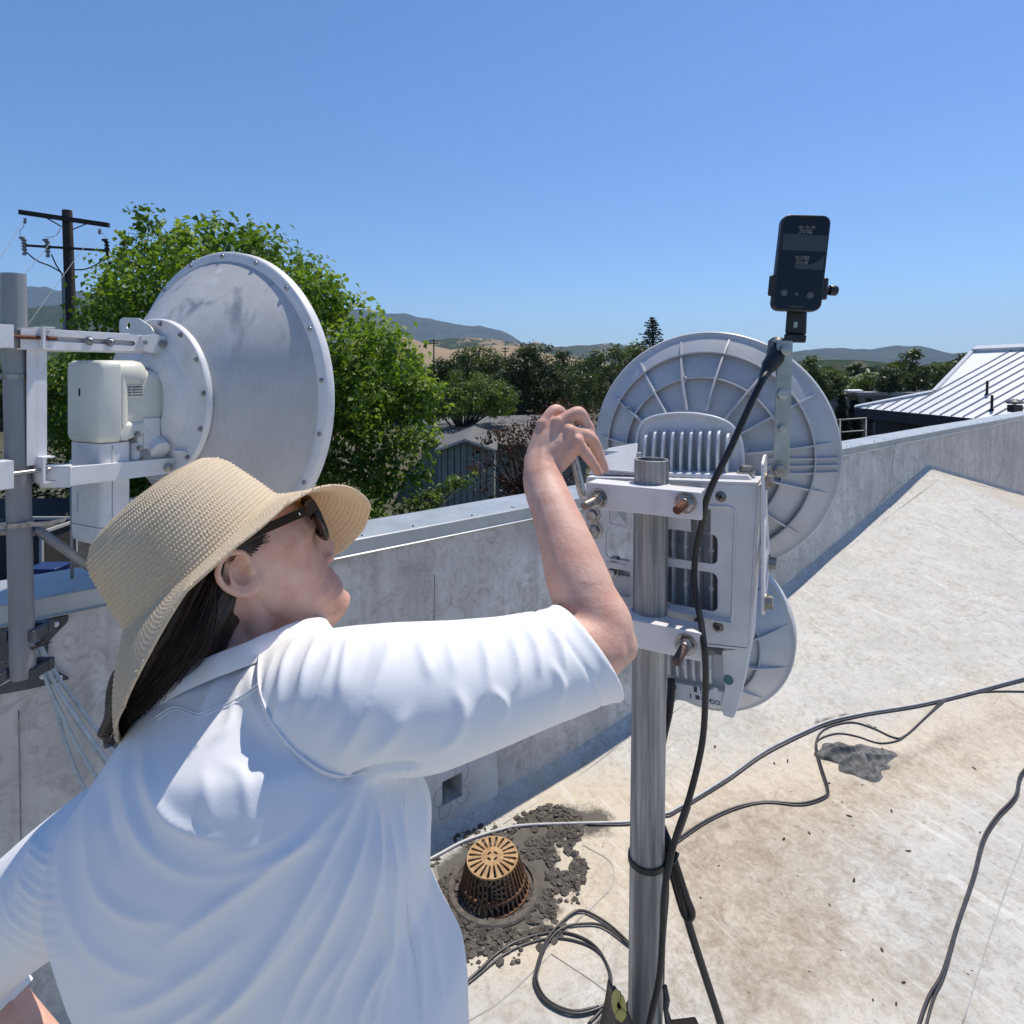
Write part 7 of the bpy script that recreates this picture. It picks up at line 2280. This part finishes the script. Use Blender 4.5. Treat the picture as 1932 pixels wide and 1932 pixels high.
NV = 250
sv = np.linspace(.012, 1, NV)
TH_ = np.linspace(0, 2 * np.pi, NT, endpoint=False)
S_, T_ = np.meshgrid(sv, TH_, indexing='ij')
x, y, z = hat_radius(T_, S_)
pos3 = x[..., None] * np.array(e1) + y[..., None] * np.array(e2) + z[..., None] * np.array(hw_) + np.array(HC)
dS = np.gradient(pos3, axis=0); dT = np.roll(pos3, -1, 1) - np.roll(pos3, 1, 1)
nrm = np.cross(dT, dS); nrm /= np.linalg.norm(nrm, axis=2, keepdims=True) + 1e-9
mid = pos3[NV // 2].mean(0)
if ((pos3[NV // 2] - mid) * nrm[NV // 2]).sum() < 0: nrm = -nrm
arc = np.cumsum(np.linalg.norm(dS, axis=2).mean(1)); arc -= arc[0]
row = arc[:, None] / .0051
rowi = np.floor(row)
g_ = np.random.default_rng(1)
jit = g_.random((int(rowi.max()) + 2,)) * .6
st = T_ * NS / (2 * np.pi) + .5 * (rowi % 2) + jit[rowi.astype(int)] * .4
amp = .85 + .3 * g_.random(T_.shape)
hh = np.abs(np.sin(np.pi * row)) ** .7 * (.45 + .55 * np.abs(np.sin(np.pi * st)) ** .8) * amp
hgt = .00165 * hh
outer = pos3 + nrm * hgt[..., None]
hin = .0011 * np.abs(np.sin(np.pi * row)) ** .7 * (.8 + .2 * amp)
inner = pos3 - nrm * (.0016 + hin)[..., None]
co = np.concatenate([outer.reshape(-1, 3), inner.reshape(-1, 3)])
idx = np.arange(NV * NT).reshape(NV, NT)
a = idx[:-1]; b_ = np.roll(idx, -1, 1)[:-1]; c_ = np.roll(idx, -1, 1)[1:]; d_ = idx[1:]
f1 = np.stack([a.ravel(), b_.ravel(), c_.ravel(), d_.ravel()], 1)
off = NV * NT
f2 = f1[:, ::-1] + off
edge = np.stack([idx[-1], np.roll(idx[-1], -1), np.roll(idx[-1], -1) + off, idx[-1] + off], 1)
tip = np.stack([idx[0] + off, np.roll(idx[0], -1) + off, np.roll(idx[0], -1), idx[0]], 1)
uvv = np.stack([np.broadcast_to(T_ / (2 * np.pi), T_.shape).ravel(), np.broadcast_to(arc[:, None] * 2, T_.shape).ravel()], 1)
hat = from_arrays('straw_hat', co, np.concatenate([f1, f2, edge, tip]), mat_straw(), person, 180, np.concatenate([uvv, uvv]))
# frayed straw ends on the brim edge
b = MB(); rng = random.Random(8)
ed = outer[-1]
for k in range(70):
    i = rng.randrange(NT); p = Vector(ed[i]); o = Vector(ed[i] - pos3[-8, i]).normalized()
    b.tube([p, p + o * rng.uniform(.002, .006) + Vector((rng.uniform(-1, 1), rng.uniform(-1, 1), rng.uniform(-1, 1))) * .003], [.0005, .0003], 4)
tag(b.build('frayed_straw', bpy.data.materials['straw'], hat, 180), kind='stuff')

# --- sunglasses
sg = MB()
tort = simple('dark_tortoise', (0.010, 0.006, 0.005), (0.030, 0.013, 0.007), 90, 0.18)
def fx(y): return .0985 - 0.8 * y * y
def rimpt(ys, a):
    y = .0365 + .0275 * math.copysign(abs(math.cos(a)) ** .75, math.cos(a)); z = -.006 + .0275 * math.copysign(abs(math.sin(a)) ** .75, math.sin(a))
    return hd(fx(y) + .001 + .10 * (z + .013), ys * y, z - (.020 if ys < 0 else 0))
for ys in (1, -1):
    sg.tube([rimpt(ys, a) for a in np.linspace(0, 2 * math.pi, 40, endpoint=False)], .0042, 8, closed=True)
    hz_ = -.030 if ys < 0 else 0
    sg.hexa([hd(fx(.062) - .003, ys * .060, .013 + hz_), hd(fx(.062) + .004, ys * .062, .013 + hz_), hd(fx(.066) + .004, ys * .0705, .013 + hz_), hd(fx(.066) - .008, ys * .0705, .013 + hz_)], [hd(fx(.062) - .003, ys * .060, .027 + hz_), hd(fx(.062) + .005, ys * .062, .027 + hz_), hd(fx(.066) + .005, ys * .0705, .027 + hz_), hd(fx(.066) - .008, ys * .0705, .027 + hz_)])
sg.tube([hd(fx(.012) + .002, .012, -.003), hd(.112, 0, .002), hd(fx(.012) + .002, -.012, -.003)], .0034, 8)
glasses = sg.build('sunglasses', tort, person, 50)
for ys in (1, -1):
    b = MB()
    t0, t1, t2 = hd(.084, ys * .0715, .0215 - (.032 if ys < 0 else 0)), hd(.02, ys * .0775, .0345), hd(-.012, ys * .0815, .036)
    wv = hup * .0062; th_ = rgt * .0019
    rings = [[p - wv * f - th_, p - wv * f + th_, p + wv * f + th_, p + wv * f - th_] for p, f in ((t0, 1.0), (t0.lerp(t1, .5), .85), (t1, .75), (t2, .7), (hd(-.03, ys * .084, .012), .6))]
    b.loft(rings); b.build('temple_arm', tort, glasses, 40, .0006)
    b = MB(); b.box(hd(.076, ys * .0738, .0228), (.0042, .0006, .0036), Matrix((hfw, rgt, hup)).transposed()); b.build('hinge_mark', M_WHITE, glasses, None)
    b = MB()
    lp_ = [rimpt(ys, a) for a in np.linspace(0, 2 * math.pi, 32, endpoint=False)]
    b.face(lp_)
    ln = b.build('lens', M_GLASS, glasses, None)
    sd_ = ln.modifiers.new('t', 'SOLIDIFY'); sd_.thickness = .0015

# --- the spanner held in the fist
sp_t, sp_b = P(1072, 812, .905), P(1101, 944, .900)
wr_ = thing('spanner', sp_b, 'shiny steel spanner gripped in the raised hand beside the clamp bolt', 'spanner')
ax_ = (sp_b - sp_t).normalized()
sdv = Vector((0.92, .25, .3)); sdv = (sdv - ax_ * sdv.dot(ax_)).normalized(); nv = ax_.cross(sdv)
ln_ = (sp_b - sp_t).length
M_CHROME = simple('polished_steel', (0.62, 0.58, 0.56), (0.50, 0.46, 0.45), 60, 0.22, 0.95)
b = MB()
rings = []
for f, w, t in ((0, .0055, .003), (.2, .0055, .003), (.5, .006, .0032), (.8, .0068, .0035), (.92, .0060, .0035), (.97, .004, .003), (1, .002, .002)):
    c = sp_t + ax_ * ln_ * f
    rings.append([c + sdv * w * math.cos(a) + nv * t * math.copysign(abs(math.sin(a)) ** .6, math.sin(a)) for a in np.linspace(0, 2 * math.pi, 20, endpoint=False)])
b.loft(rings)
b.build('shaft', M_CHROME, wr_, 50)
b = MB()
for k in range(11):
    c = sp_t + ax_ * ln_ * (.50 + .030 * k) - nv * (-.0034 if nv.y < 0 else .0034)
    b.box(c, (.0012 + .001 * (k % 3), .0022, .0006), Matrix((sdv, ax_, nv)).transposed())
b.build('stamped_mark', simple('stamped', (0.20, 0.17, 0.16), None, rough=0.5, metal=0.6), wr_, None)
# ================================================================== cables, drain, rag and small things on the roof
def roof_path(uv, r, n=6, extra=None):
    pts = [roof_hit(u, v) for u, v in uv]
    sp = spline([tuple(p) for p in pts], n)
    out = []
    for p in sp:
        z = float(roofz(p[0], p[1])) + r
        out.append(Vector((p[0], p[1], z)))
    return out


M_CABG = simple('glint_grey_cable', (0.52, 0.51, 0.49), (0.42, 0.41, 0.39), 20, 0.42)
M_CABB = simple('black_cable', (0.035, 0.032, 0.032), (0.055, 0.05, 0.048), 25, 0.38)


def roof_cable(uv, r, mat, label, group='cables lying on the roof', lift=0.0):
    mb = MB(); mb.tube([p + Vector((0, 0, lift)) for p in roof_path(uv, r)], r, 8)
    return tag(mb.build('roof_cable', mat, None, 180), label, 'cable', group)


A1 = ((760, 1650), (822, 1618), (875, 1590), (937, 1570), (999, 1559), (1189, 1553), (1252, 1538), (1276, 1528), (1370, 1470), (1446, 1417), (1541, 1371), (1616, 1350), (1730, 1331), (1824, 1309), (1932, 1280), (2010, 1258))
roof_cable(A1, 0.0062, M_CABG, 'long grey cable, sun glint painted into its pale colour, from behind the shirt, past the drain, to the right edge')  # a grey cable; the sun glint on it is put into the pale colour
A2 = ((1110, 1558), (1189, 1557), (1253, 1543), (1276, 1534), (1372, 1476), (1448, 1423), (1543, 1376), (1618, 1354), (1732, 1335), (1826, 1313), (1934, 1285), (2010, 1264))
roof_cable(A2, 0.0042, M_CABB, 'added black strand along the long grey cable, standing in for its shaded side')  # added strand: the shaded side of that grey cable, drawn in black
B1 = ((1245, 1612), (1276, 1587), (1333, 1549), (1390, 1524), (1446, 1514), (1510, 1517), (1551, 1506), (1560, 1492), (1545, 1443), (1539, 1405), (1556, 1377), (1605, 1364), (1647, 1375), (1685, 1392), (1707, 1390), (1749, 1352), (1787, 1318), (1850, 1307), (1932, 1306), (2010, 1308))
roof_cable(B1, 0.0045, M_CABB, 'black cable curling round the grey rag and off to the right')
B2 = ((1250, 1617), (1280, 1590), (1336, 1552), (1392, 1527), (1446, 1516), (1512, 1521), (1556, 1508), (1563, 1490), (1549, 1443), (1541, 1410), (1546, 1396), (1579, 1385), (1616, 1390), (1658, 1403), (1692, 1399), (1711, 1387), (1752, 1350), (1790, 1317))
roof_cable(B2, 0.0040, M_CABB, 'second black cable closest to the top edge of the grey rag')
C1 = ((2010, 1400), (1932, 1454), (1915, 1503), (1881, 1541), (1855, 1583), (1836, 1655), (1806, 1746), (1779, 1836), (1753, 1882), (1734, 1935), (1722, 1990))
roof_cable(C1, 0.0050, M_CABB, 'black cable sweeping down the right side of the roof')
C2 = ((2012, 1404), (1935, 1458), (1918, 1508), (1884, 1546), (1858, 1588), (1839, 1658), (1808, 1748), (1783, 1838), (1762, 1884), (1748, 1935), (1738, 1990))
roof_cable(C2, 0.0040, M_CABB, 'thinner twin of the black cable sweeping down the right side')
D1 = ((800, 1905), (884, 1851), (937, 1802), (984, 1775), (1046, 1761), (1092, 1769), (1127, 1792), (1148, 1830), (1150, 1860), (1140, 1900), (1110, 1935))
roof_cable(D1, 0.0045, M_CABB, 'outer black cable arching from behind the shirt to the brown pouch')
D2 = ((800, 1912), (884, 1857), (943, 1809), (990, 1784), (1046, 1772), (1098, 1781), (1133, 1802), (1151, 1836), (1153, 1866), (1146, 1905), (1120, 1940))
roof_cable(D2, 0.0040, M_CABB, 'inner black cable under the arch from the shirt to the brown pouch')
E1 = ((1200, 1800), (1186, 1783), (1145, 1746), (1096, 1722), (1061, 1743), (1030, 1780), (1012, 1830), (1009, 1861), (1030, 1895), (1077, 1917), (1124, 1910), (1165, 1885))
roof_cable(E1, 0.0045, M_CABB, 'black cable making the open loop left of the pole foot', lift=.004)
E2 = ((1200, 1795), (1186, 1786), (1139, 1752), (1102, 1747), (1061, 1755), (1032, 1785), (1016, 1830), (1014, 1858), (1034, 1892), (1080, 1912), (1130, 1904))
roof_cable(E2, 0.0040, M_CABB, 'thinner black cable inside the open loop left of the pole foot', lift=.004)

# cables on the pole
def hang(pts, r, name, label, mat=None, group=None, n=8):
    sp = spline([tuple(P(*q)) for q in pts], n)
    mb = MB(); mb.tube([Vector(p) for p in sp], r, 12)
    return tag(mb.build(name, mat or M_RUBBER, None, 180), label, 'cable', group)


hang([(1448, 700, .885), (1436, 722, .872), (1410, 775, .862), (1376, 850, .858), (1346, 910, .862), (1331, 950, .870), (1323, 992, .893), (1313, 1040, .905), (1310, 1090, .905), (1316, 1140, .895), (1323, 1175, .880), (1328, 1215, .862), (1331, 1245, .862), (1331, 1310, .88), (1325, 1400, .90),
      (1302, 1500, .905), (1272, 1590, .905), (1254, 1680, .900), (1250, 1760, .896), (1243, 1850, .893), (1222, 1950, .893), (1205, 2100, .90), (1200, 2300, .95)], 0.0047, 'drop_cable', 'black cable hanging from the rubber boot down past the radio to the pole foot', group='black cables at the galvanised pole')
sp_ = [tuple(P(*q)) for q in ((1467, 650, .93), (1464, 672, .905), (1452, 690, .893), (1443, 706, .884), (1436, 722, .874))]
mb = MB(); mb.tube([Vector(p) for p in spline(sp_, 5)], [.014] * 5 + [.0135, .013, .0125, .012, .0115] + [.0115, .010, .009, .008, .0072] + [.0068, .0064, .006, .0057, .0054] + [.005], 14)
tag(mb.build('cable_boot', M_RUBBER, None, 50), 'black rubber boot at the head of the cable, half behind the galvanised strap', 'connector')
hang([(1266, 1280, 1.0), (1266, 1310, .995), (1262, 1345, .99), (1254, 1380, .985), (1246, 1420, .985), (1236, 1500, .985), (1240, 1560, .98), (1256, 1580, .965), (1276, 1650, .955), (1300, 1745, .955), (1330, 1840, .965), (1362, 1940, .98), (1400, 2080, 1.02)], 0.0062, 'pole_cable', 'thick black cable leaving the pole at the tie and slanting down to the right', group='black cables at the galvanised pole')
hang([(1250, 1560, .97), (1262, 1590, .955), (1278, 1640, .95), (1296, 1695, .948), (1306, 1722, .948), (1300, 1732, .95), (1290, 1722, .955), (1274, 1670, .965), (1262, 1625, .97), (1254, 1600, .975)], 0.0055, 'cable_loop', 'narrow black cable loop tucked into the tie on the pole', group='black cables at the galvanised pole')
hang([(1298, 1520, .93), (1284, 1560, .93), (1268, 1600, .93), (1258, 1640, .935), (1256, 1700, .95), (1250, 1780, .97), (1247, 1880, .985), (1240, 1990, 1.0)], 0.0048, 'pole_cable', 'black cable pressed along the right side of the pole below the tie', group='black cables at the galvanised pole')
hang([(1200, 1775, 1.0), (1196, 1810, .985), (1195, 1850, .98), (1192, 1880, .98), (1182, 1900, .985), (1160, 1935, 1.0)], 0.0035, 'pole_cable', 'thin black wire on the left of the pole foot above the brown pouch', group='black cables at the galvanised pole')
mb = MB()
c = on_pole(1619)
mb.rev([(.0268, -.0045), (.0292, -.0045), (.0292, .0045), (.0268, .0045)], c, axp, 36, closed_prof=True)
mb.tube([c + Vector(q) for q in ((.026, -.012, 0), (.040, -.012, .004), (.048, .0, .006), (.040, .012, .004), (.026, .012, 0))], .0028, 8)
tag(mb.build('pole_tie', M_RUBBER, None, 50), 'black band tied round the galvanised pole where the cables cross', 'cable tie')

# brown pouch with a yellow grommet at the foot of the picture, on the left of the pole
M_POUCH = simple('brown_tarp', (0.085, 0.065, 0.05), (0.055, 0.043, 0.036), 30, 0.55, 0, 0.4, 60)
pch = thing('brown_pouch', P(1165, 2010, .93), 'dark brown pouch with a yellow ringed grommet hanging at the pole', 'pouch')
gr = []
nu, nv = 16, 22
co = []
for j in range(nv + 1):
    f = j / nv
    ul = np.interp(f, [0, .12, .35, .6, 1], [1150, 1143, 1130, 1112, 1085]); ur = np.interp(f, [0, .12, .35, .6, 1], [1158, 1176, 1198, 1204, 1208])
    v = 1846 + 260 * f
    for i in range(nu + 1):
        g_ = i / nu
        y = .915 + .02 * math.sin(g_ * 5 + f * 3) * (.3 + f) - .015 * math.sin(math.pi * g_) + .02 * f
        co.append(tuple(P(ul + (ur - ul) * g_, v + 22 * g_ * (1 - f) * .8, y)))
fa_ = [[j * (nu + 1) + i, j * (nu + 1) + i + 1, (j + 1) * (nu + 1) + i + 1, (j + 1) * (nu + 1) + i] for j in range(nv) for i in range(nu)]
o = from_arrays('pouch_cloth', np.array(co), np.array(fa_), M_POUCH, pch, 180)
sd_ = o.modifiers.new('t', 'SOLIDIFY'); sd_.thickness = .003
gc = P(1168, 1898, .893)
ga = Vector((-.25, -1, .2)).normalized()
mb = MB(); Qm = frame_to(ga)
ringo = [gc + Vector((x, 0, z)) for x, z in [(.0105 * math.copysign(abs(math.cos(a)) ** 1.3, math.cos(a)) - .35 * .024 * math.sin(a) * .4, .024 * math.sin(a)) for a in np.linspace(0, 2 * math.pi, 28, endpoint=False)]]
ringi = [gc + Vector((x, 0, z)) for x, z in [(.0030 * math.cos(a) - .002 * math.sin(a) * .4, .0062 * math.sin(a)) for a in np.linspace(0, 2 * math.pi, 28, endpoint=False)]]
n = len(ringo)
for k in range(n):
    k2 = (k + 1) % n
    mb.face([ringo[k], ringo[k2], ringi[k2], ringi[k]])
o = mb.build('yellow_patch', simple('yellow_vinyl', (0.50, 0.44, 0.13), (0.42, 0.37, 0.10), 40, 0.45), pch, None)
sd_ = o.modifiers.new('t', 'SOLIDIFY'); sd_.thickness = .002
mb = MB(); mb.cyl(gc + Vector((0, .003, 0)), gc + Vector((0, .004, 0)), .006, n=20); mb.build('eyelet', M_GAP, pch, None)
fl = thing('brown_flap', P(1290, 1990, .90), 'dark reddish brown flap end poking out right of the pole at the bottom edge', 'strap')
mb = MB(); mb.hexa([P(1250, 1960, .925), P(1330, 1960, .91), P(1330, 1960, .925), P(1250, 1960, .94)], [P(1256, 1925, .925), P(1312, 1918, .91), P(1312, 1918, .925), P(1256, 1925, .94)]); mb.build('flap', simple('reddish_brown', (0.055, 0.025, 0.02), None, rough=0.5), fl, 40, .002)
mb = MB(); mb.tube([P(1254, 1860, .93), P(1258, 1885, .925), P(1256, 1905, .925), P(1262, 1932, .925)], [.004, .005, .004, .006], 8); mb.build('buckle', M_DGREY, fl, 60)

# the roof drain
M_DTOP = simple('rusty_tan_iron', (0.46, 0.30, 0.15), (0.33, 0.19, 0.085), 40, 0.75, 0.1, 0.4, 120)
M_DRIB = simple('rusty_brown_iron', (0.11, 0.052, 0.026), (0.19, 0.095, 0.045), 45, 0.8, 0.1, 0.5, 150)
dz = float(roofz(DRAIN.x, DRAIN.y))
dr = thing('roof_drain', Vector((DRAIN.x, DRAIN.y, dz)), 'rusty domed roof drain strainer sitting in dried mud by the wall', 'drain')
DC_ = Vector((DRAIN.x, DRAIN.y, dz))
tilt = Matrix.Rotation(R(3), 3, 'X') @ Matrix.Rotation(R(-3), 3, 'Y')
DTZ = .128
def dpt(x, y, z): return DC_ + tilt @ Vector((x, y, z))
RT = .100
outer = [(RT * math.cos(a), RT * math.sin(a)) for a in np.linspace(0, 2 * math.pi, 72, endpoint=False)]
hs_ = []
for k in range(20):
    a = 2 * math.pi * (k + .5) / 20
    ca, sa = math.cos(a), math.sin(a)
    pts = []
    for r, w, ar in ((.046, .0032, 180), (.090, .0056, 0)):
        for j in range(5):
            t = R(ar - 90 + 180 * j / 4) if ar == 0 else R(90 + 180 * j / 4)
            x, y = r + w * math.cos(t), w * math.sin(t)
            pts.append((x * ca - y * sa, x * sa + y * ca))
    hs_.append(pts)
for k in range(4):
    a = 2 * math.pi * (k + .5) / 4
    hs_.append([(.018 * math.cos(a) + .0095 * math.cos(t) * math.cos(a + 1.57) - .005 * math.sin(t) * math.sin(a + 1.57), .018 * math.sin(a) + .0095 * math.cos(t) * math.sin(a + 1.57) + .005 * math.sin(t) * math.cos(a + 1.57)) for t in np.linspace(0, 2 * math.pi, 14, endpoint=False)])
mb = MB(); mb.plate(outer, hs_, lambda x, y, t: dpt(x, y, t - .35 * (x * x + y * y)), DTZ + .002, DTZ - .006)
mb.build('strainer_top', M_DTOP, dr, 30, .001)
for k in range(40):
    a = 2 * math.pi * k / 40
    e = Vector((math.cos(a), math.sin(a), 0)); t_ = Vector((-math.sin(a), math.cos(a), 0))
    mb = MB()
    prof_ = [(.0985, DTZ - .002), (.104, DTZ - .012), (.136, .006), (.128, .006), (.094, DTZ - .012)]
    mb.loft([[dpt(*(e * r + t_ * w + Vector((0, 0, z)))) for r, z in prof_] for w in (-.0026, .0026)])
    mb.build('strainer_rib', M_DRIB, dr, None)
for z, r in ((.045, .124), (.006, .137)):
    mb = MB(); mb.rev([(r - .010, z - .004), (r + .002, z - .004), (r + .001, z + .004), (r - .010, z + .004)], DC_, tilt @ Vector((0, 0, 1)), 64, closed_prof=True); mb.build('strainer_ring', M_DRIB, dr, 30)
mb = MB(); mb.rev([(.150, -.004), (.178, -.002), (.182, .006), (.176, .013), (.156, .012)], DC_, (0, 0, 1), 64, a0=0, closed_prof=True); mb.build('clamp_ring', simple('muddy_iron', (0.075, 0.064, 0.052), (0.13, 0.112, 0.092), 30, 0.85), dr, 40)
mb = MB(); mb.cyl(DC_ + Vector((0, 0, .0015)), DC_ + Vector((0, 0, .0035)), .125, n=48); mb.build('drain_bowl', M_GAP, dr, None)

# dried, cracked mud round it: nobody could count the flakes
g = np.random.default_rng(12)
cos_, fas = [], []
base_n = 0
cand = 0
blob = [(DRAIN.x, DRAIN.y, .30), (DRAIN.x - .12, DRAIN.y - .05, .22)] + [(*roof_hit(u, v).xy, r) for u, v, r in ((1000, 1590, .16), (1045, 1560, .12), (985, 1720, .12), (870, 1740, .14), (1055, 1640, .10))]
mb = MB()
placed = 0
while placed < 3300 and cand < 26000:
    cand += 1
    bx, by, br = blob[g.integers(len(blob))]
    a = g.random() * 6.283; rr = br * math.sqrt(g.random()) * 1.1
    x, y = bx + math.cos(a) * rr, by + math.sin(a) * rr
    dd = math.hypot(x - DRAIN.x, y - DRAIN.y)
    if dd < .145: continue
    tw_ = (x - W0.x) * WIN.x + (y - W0.y) * WIN.y
    if tw_ < .015: continue
    if fbm(np.array([x * 9]), np.array([y * 9]), 31, 3)[0] < .33: continue
    s = .004 + .013 * g.random() ** 2.2
    k = int(g.integers(4, 7))
    z = float(roofz(x, y))
    th = s * (.25 + .4 * g.random())
    an0 = g.random() * 6.28
    n_ = Vector((g.normal() * .22, g.normal() * .22, 1)).normalized(); Q = frame_to(n_, (g.normal(), g.normal(), .1))
    c = Vector((x, y, z + th * .35))
    angs = np.sort(g.random(k) * .5 + np.arange(k)) * 6.283 / k + an0
    rad = s * (.65 + .6 * g.random(k))
    lo = [c + Q @ Vector((r_ * math.cos(t), r_ * math.sin(t), -th * .6)) for r_, t in zip(rad, angs)]
    hi = [c + Q @ Vector((r_ * .92 * math.cos(t), r_ * .92 * math.sin(t), th * .4 + .25 * s * (g.random() - .3))) for r_, t in zip(rad, angs)]
    mb.hexa(lo, hi); placed += 1
M_MUD = simple('dried_mud', (0.115, 0.10, 0.082), (0.055, 0.047, 0.038), 25, 0.95, 0, 0.5, 120)
tag(mb.build('dried_mud', M_MUD, None, None), 'cracked flakes of dried grey-brown mud around the drain', 'mud', None, 'stuff')
mb = MB()
spots = [(1597, 1352), (1580, 1358), (1565, 1364), (1612, 1347), (1560, 1372), (1590, 1350), (1604, 1352), (1573, 1360), (1640, 1370), (1650, 1374)]
spots += [(int(g.uniform(1270, 1900)), int(g.uniform(1390, 1900))) for k in range(55)] + [(int(g.uniform(1040, 1150)), int(g.uniform(1500, 1700))) for k in range(16)] + [(1765, 1351), (1665, 1413), (1552, 1503), (1571, 1514), (1610, 1558), (1356, 1634), (1527, 1833), (1664, 1793), (1494, 1480), (1480, 1460)]
for k, (u, v) in enumerate(spots):
    p = roof_hit(u, v)
    s = (.002 + .006 * g.random() ** 2.5) * (1.8 if k < 10 else 1)
    Q = frame_to((g.normal() * .3, g.normal() * .3, 1), (g.normal(), g.normal(), .1))
    mb.ball(p + Vector((0, 0, s * .3)), (s * (1 + 1.5 * g.random()), s * .7, s * .35), Q, 7, 5)
tag(mb.build('leaf_litter', simple('leaf_crumb', (0.07, 0.05, 0.035), (0.04, 0.032, 0.025), 80, 0.9), None, None), 'dark crumbs and leaf bits scattered over the roof', 'litter', None, 'stuff')

# the grey rag
rg = roof_hit(1622, 1438)
p00, p10 = roof_hit(1566, 1432), roof_hit(1686, 1428)
ex_ = (p10 - p00); wid = ex_.length; ex_.normalize(); ey_ = Vector((0, 0, 1)).cross(ex_).normalized()
nu, nv = 110, 64
U_, V_ = np.meshgrid(np.linspace(-1, 1, nu), np.linspace(-1, 1, nv), indexing='ij')
shape = 1.0 + .22 * np.sin(3 * np.arctan2(V_, U_) + .4) + .12 * np.sin(7 * np.arctan2(V_, U_))
rad_ = np.sqrt(U_ ** 2 + V_ ** 2)
sc_ = np.where(rad_ > 1e-6, np.maximum(np.abs(U_), np.abs(V_)) / np.maximum(rad_, 1e-6), 1)
X_ = U_ * sc_ * shape * wid * .53; Y_ = V_ * sc_ * shape * wid * .36
rr_ = np.clip(rad_ * sc_, 0, 1)
Hh = (1 - rr_ ** 2.0) * .036 * (1.15 - .5 * U_)
wp = fbm(X_ * 9 + 5, Y_ * 9, 7, 2) * 2.2
rid = 1 - np.abs(np.sin((U_ * 2.2 - V_ * 5.2) + wp * 1.7)) ** 1.1
rid2 = 1 - np.abs(np.sin((U_ * 5.0 - V_ * 7.5) + wp * 2.2 + 1)) ** 1.1
Hh = Hh * (.35 + .85 * rid) + (1 - rr_ ** 6) * .007 * rid2 + .003
X_ = X_ + .006 * (rid2 - .5); Y_ = Y_ + .006 * (rid - .5)
pts = np.array(rg + ey_ * .015)[None, None] + X_[..., None] * np.array(ex_) + Y_[..., None] * np.array(ey_)
zr_ = roofz(pts[..., 0], pts[..., 1]); pts[..., 2] = zr_ + Hh * np.clip((1 - rr_) * 9 + .15, 0, 1)
idx = np.arange(nu * nv).reshape(nu, nv)
fa_ = np.stack([idx[:-1, :-1].ravel(), idx[1:, :-1].ravel(), idx[1:, 1:].ravel(), idx[:-1, 1:].ravel()], 1)
o = from_arrays('grey_rag', pts.reshape(-1, 3), fa_, simple('grey_cloth', (0.17, 0.17, 0.16), (0.07, 0.07, 0.065), 40, 0.9, 0, 0.3, 200), None, 180)
tag(o, 'crumpled dark grey rag lying on the stained roof', 'rag')

# ================================================================== the air of the valley
mb = MB()
mb.hexa([(-17000, -4000, GROUND - 12), (17000, -4000, GROUND - 12), (17000, 15000, GROUND - 12), (-17000, 15000, GROUND - 12)], [(-17000, -4000, 1040), (17000, -4000, 1040), (17000, 15000, 1040), (-17000, 15000, 1040)])
m = bpy.data.materials.new('valley_haze'); m.use_nodes = True
nt = m.node_tree; nt.nodes.remove(nt.nodes['Principled BSDF'])
pv = N(nt, 'ShaderNodeVolumePrincipled')
pv.inputs['Color'].default_value = (0.58, 0.78, 1.0, 1)
pv.inputs['Density'].default_value = 0.000062
pv.inputs['Anisotropy'].default_value = 0.3
L(nt, pv.outputs[0], nt.nodes['Material Output'].inputs['Volume'])
hz = mb.build('haze', m, None, None)
tag(hz, 'thin blue valley haze', 'haze', None, 'stuff')
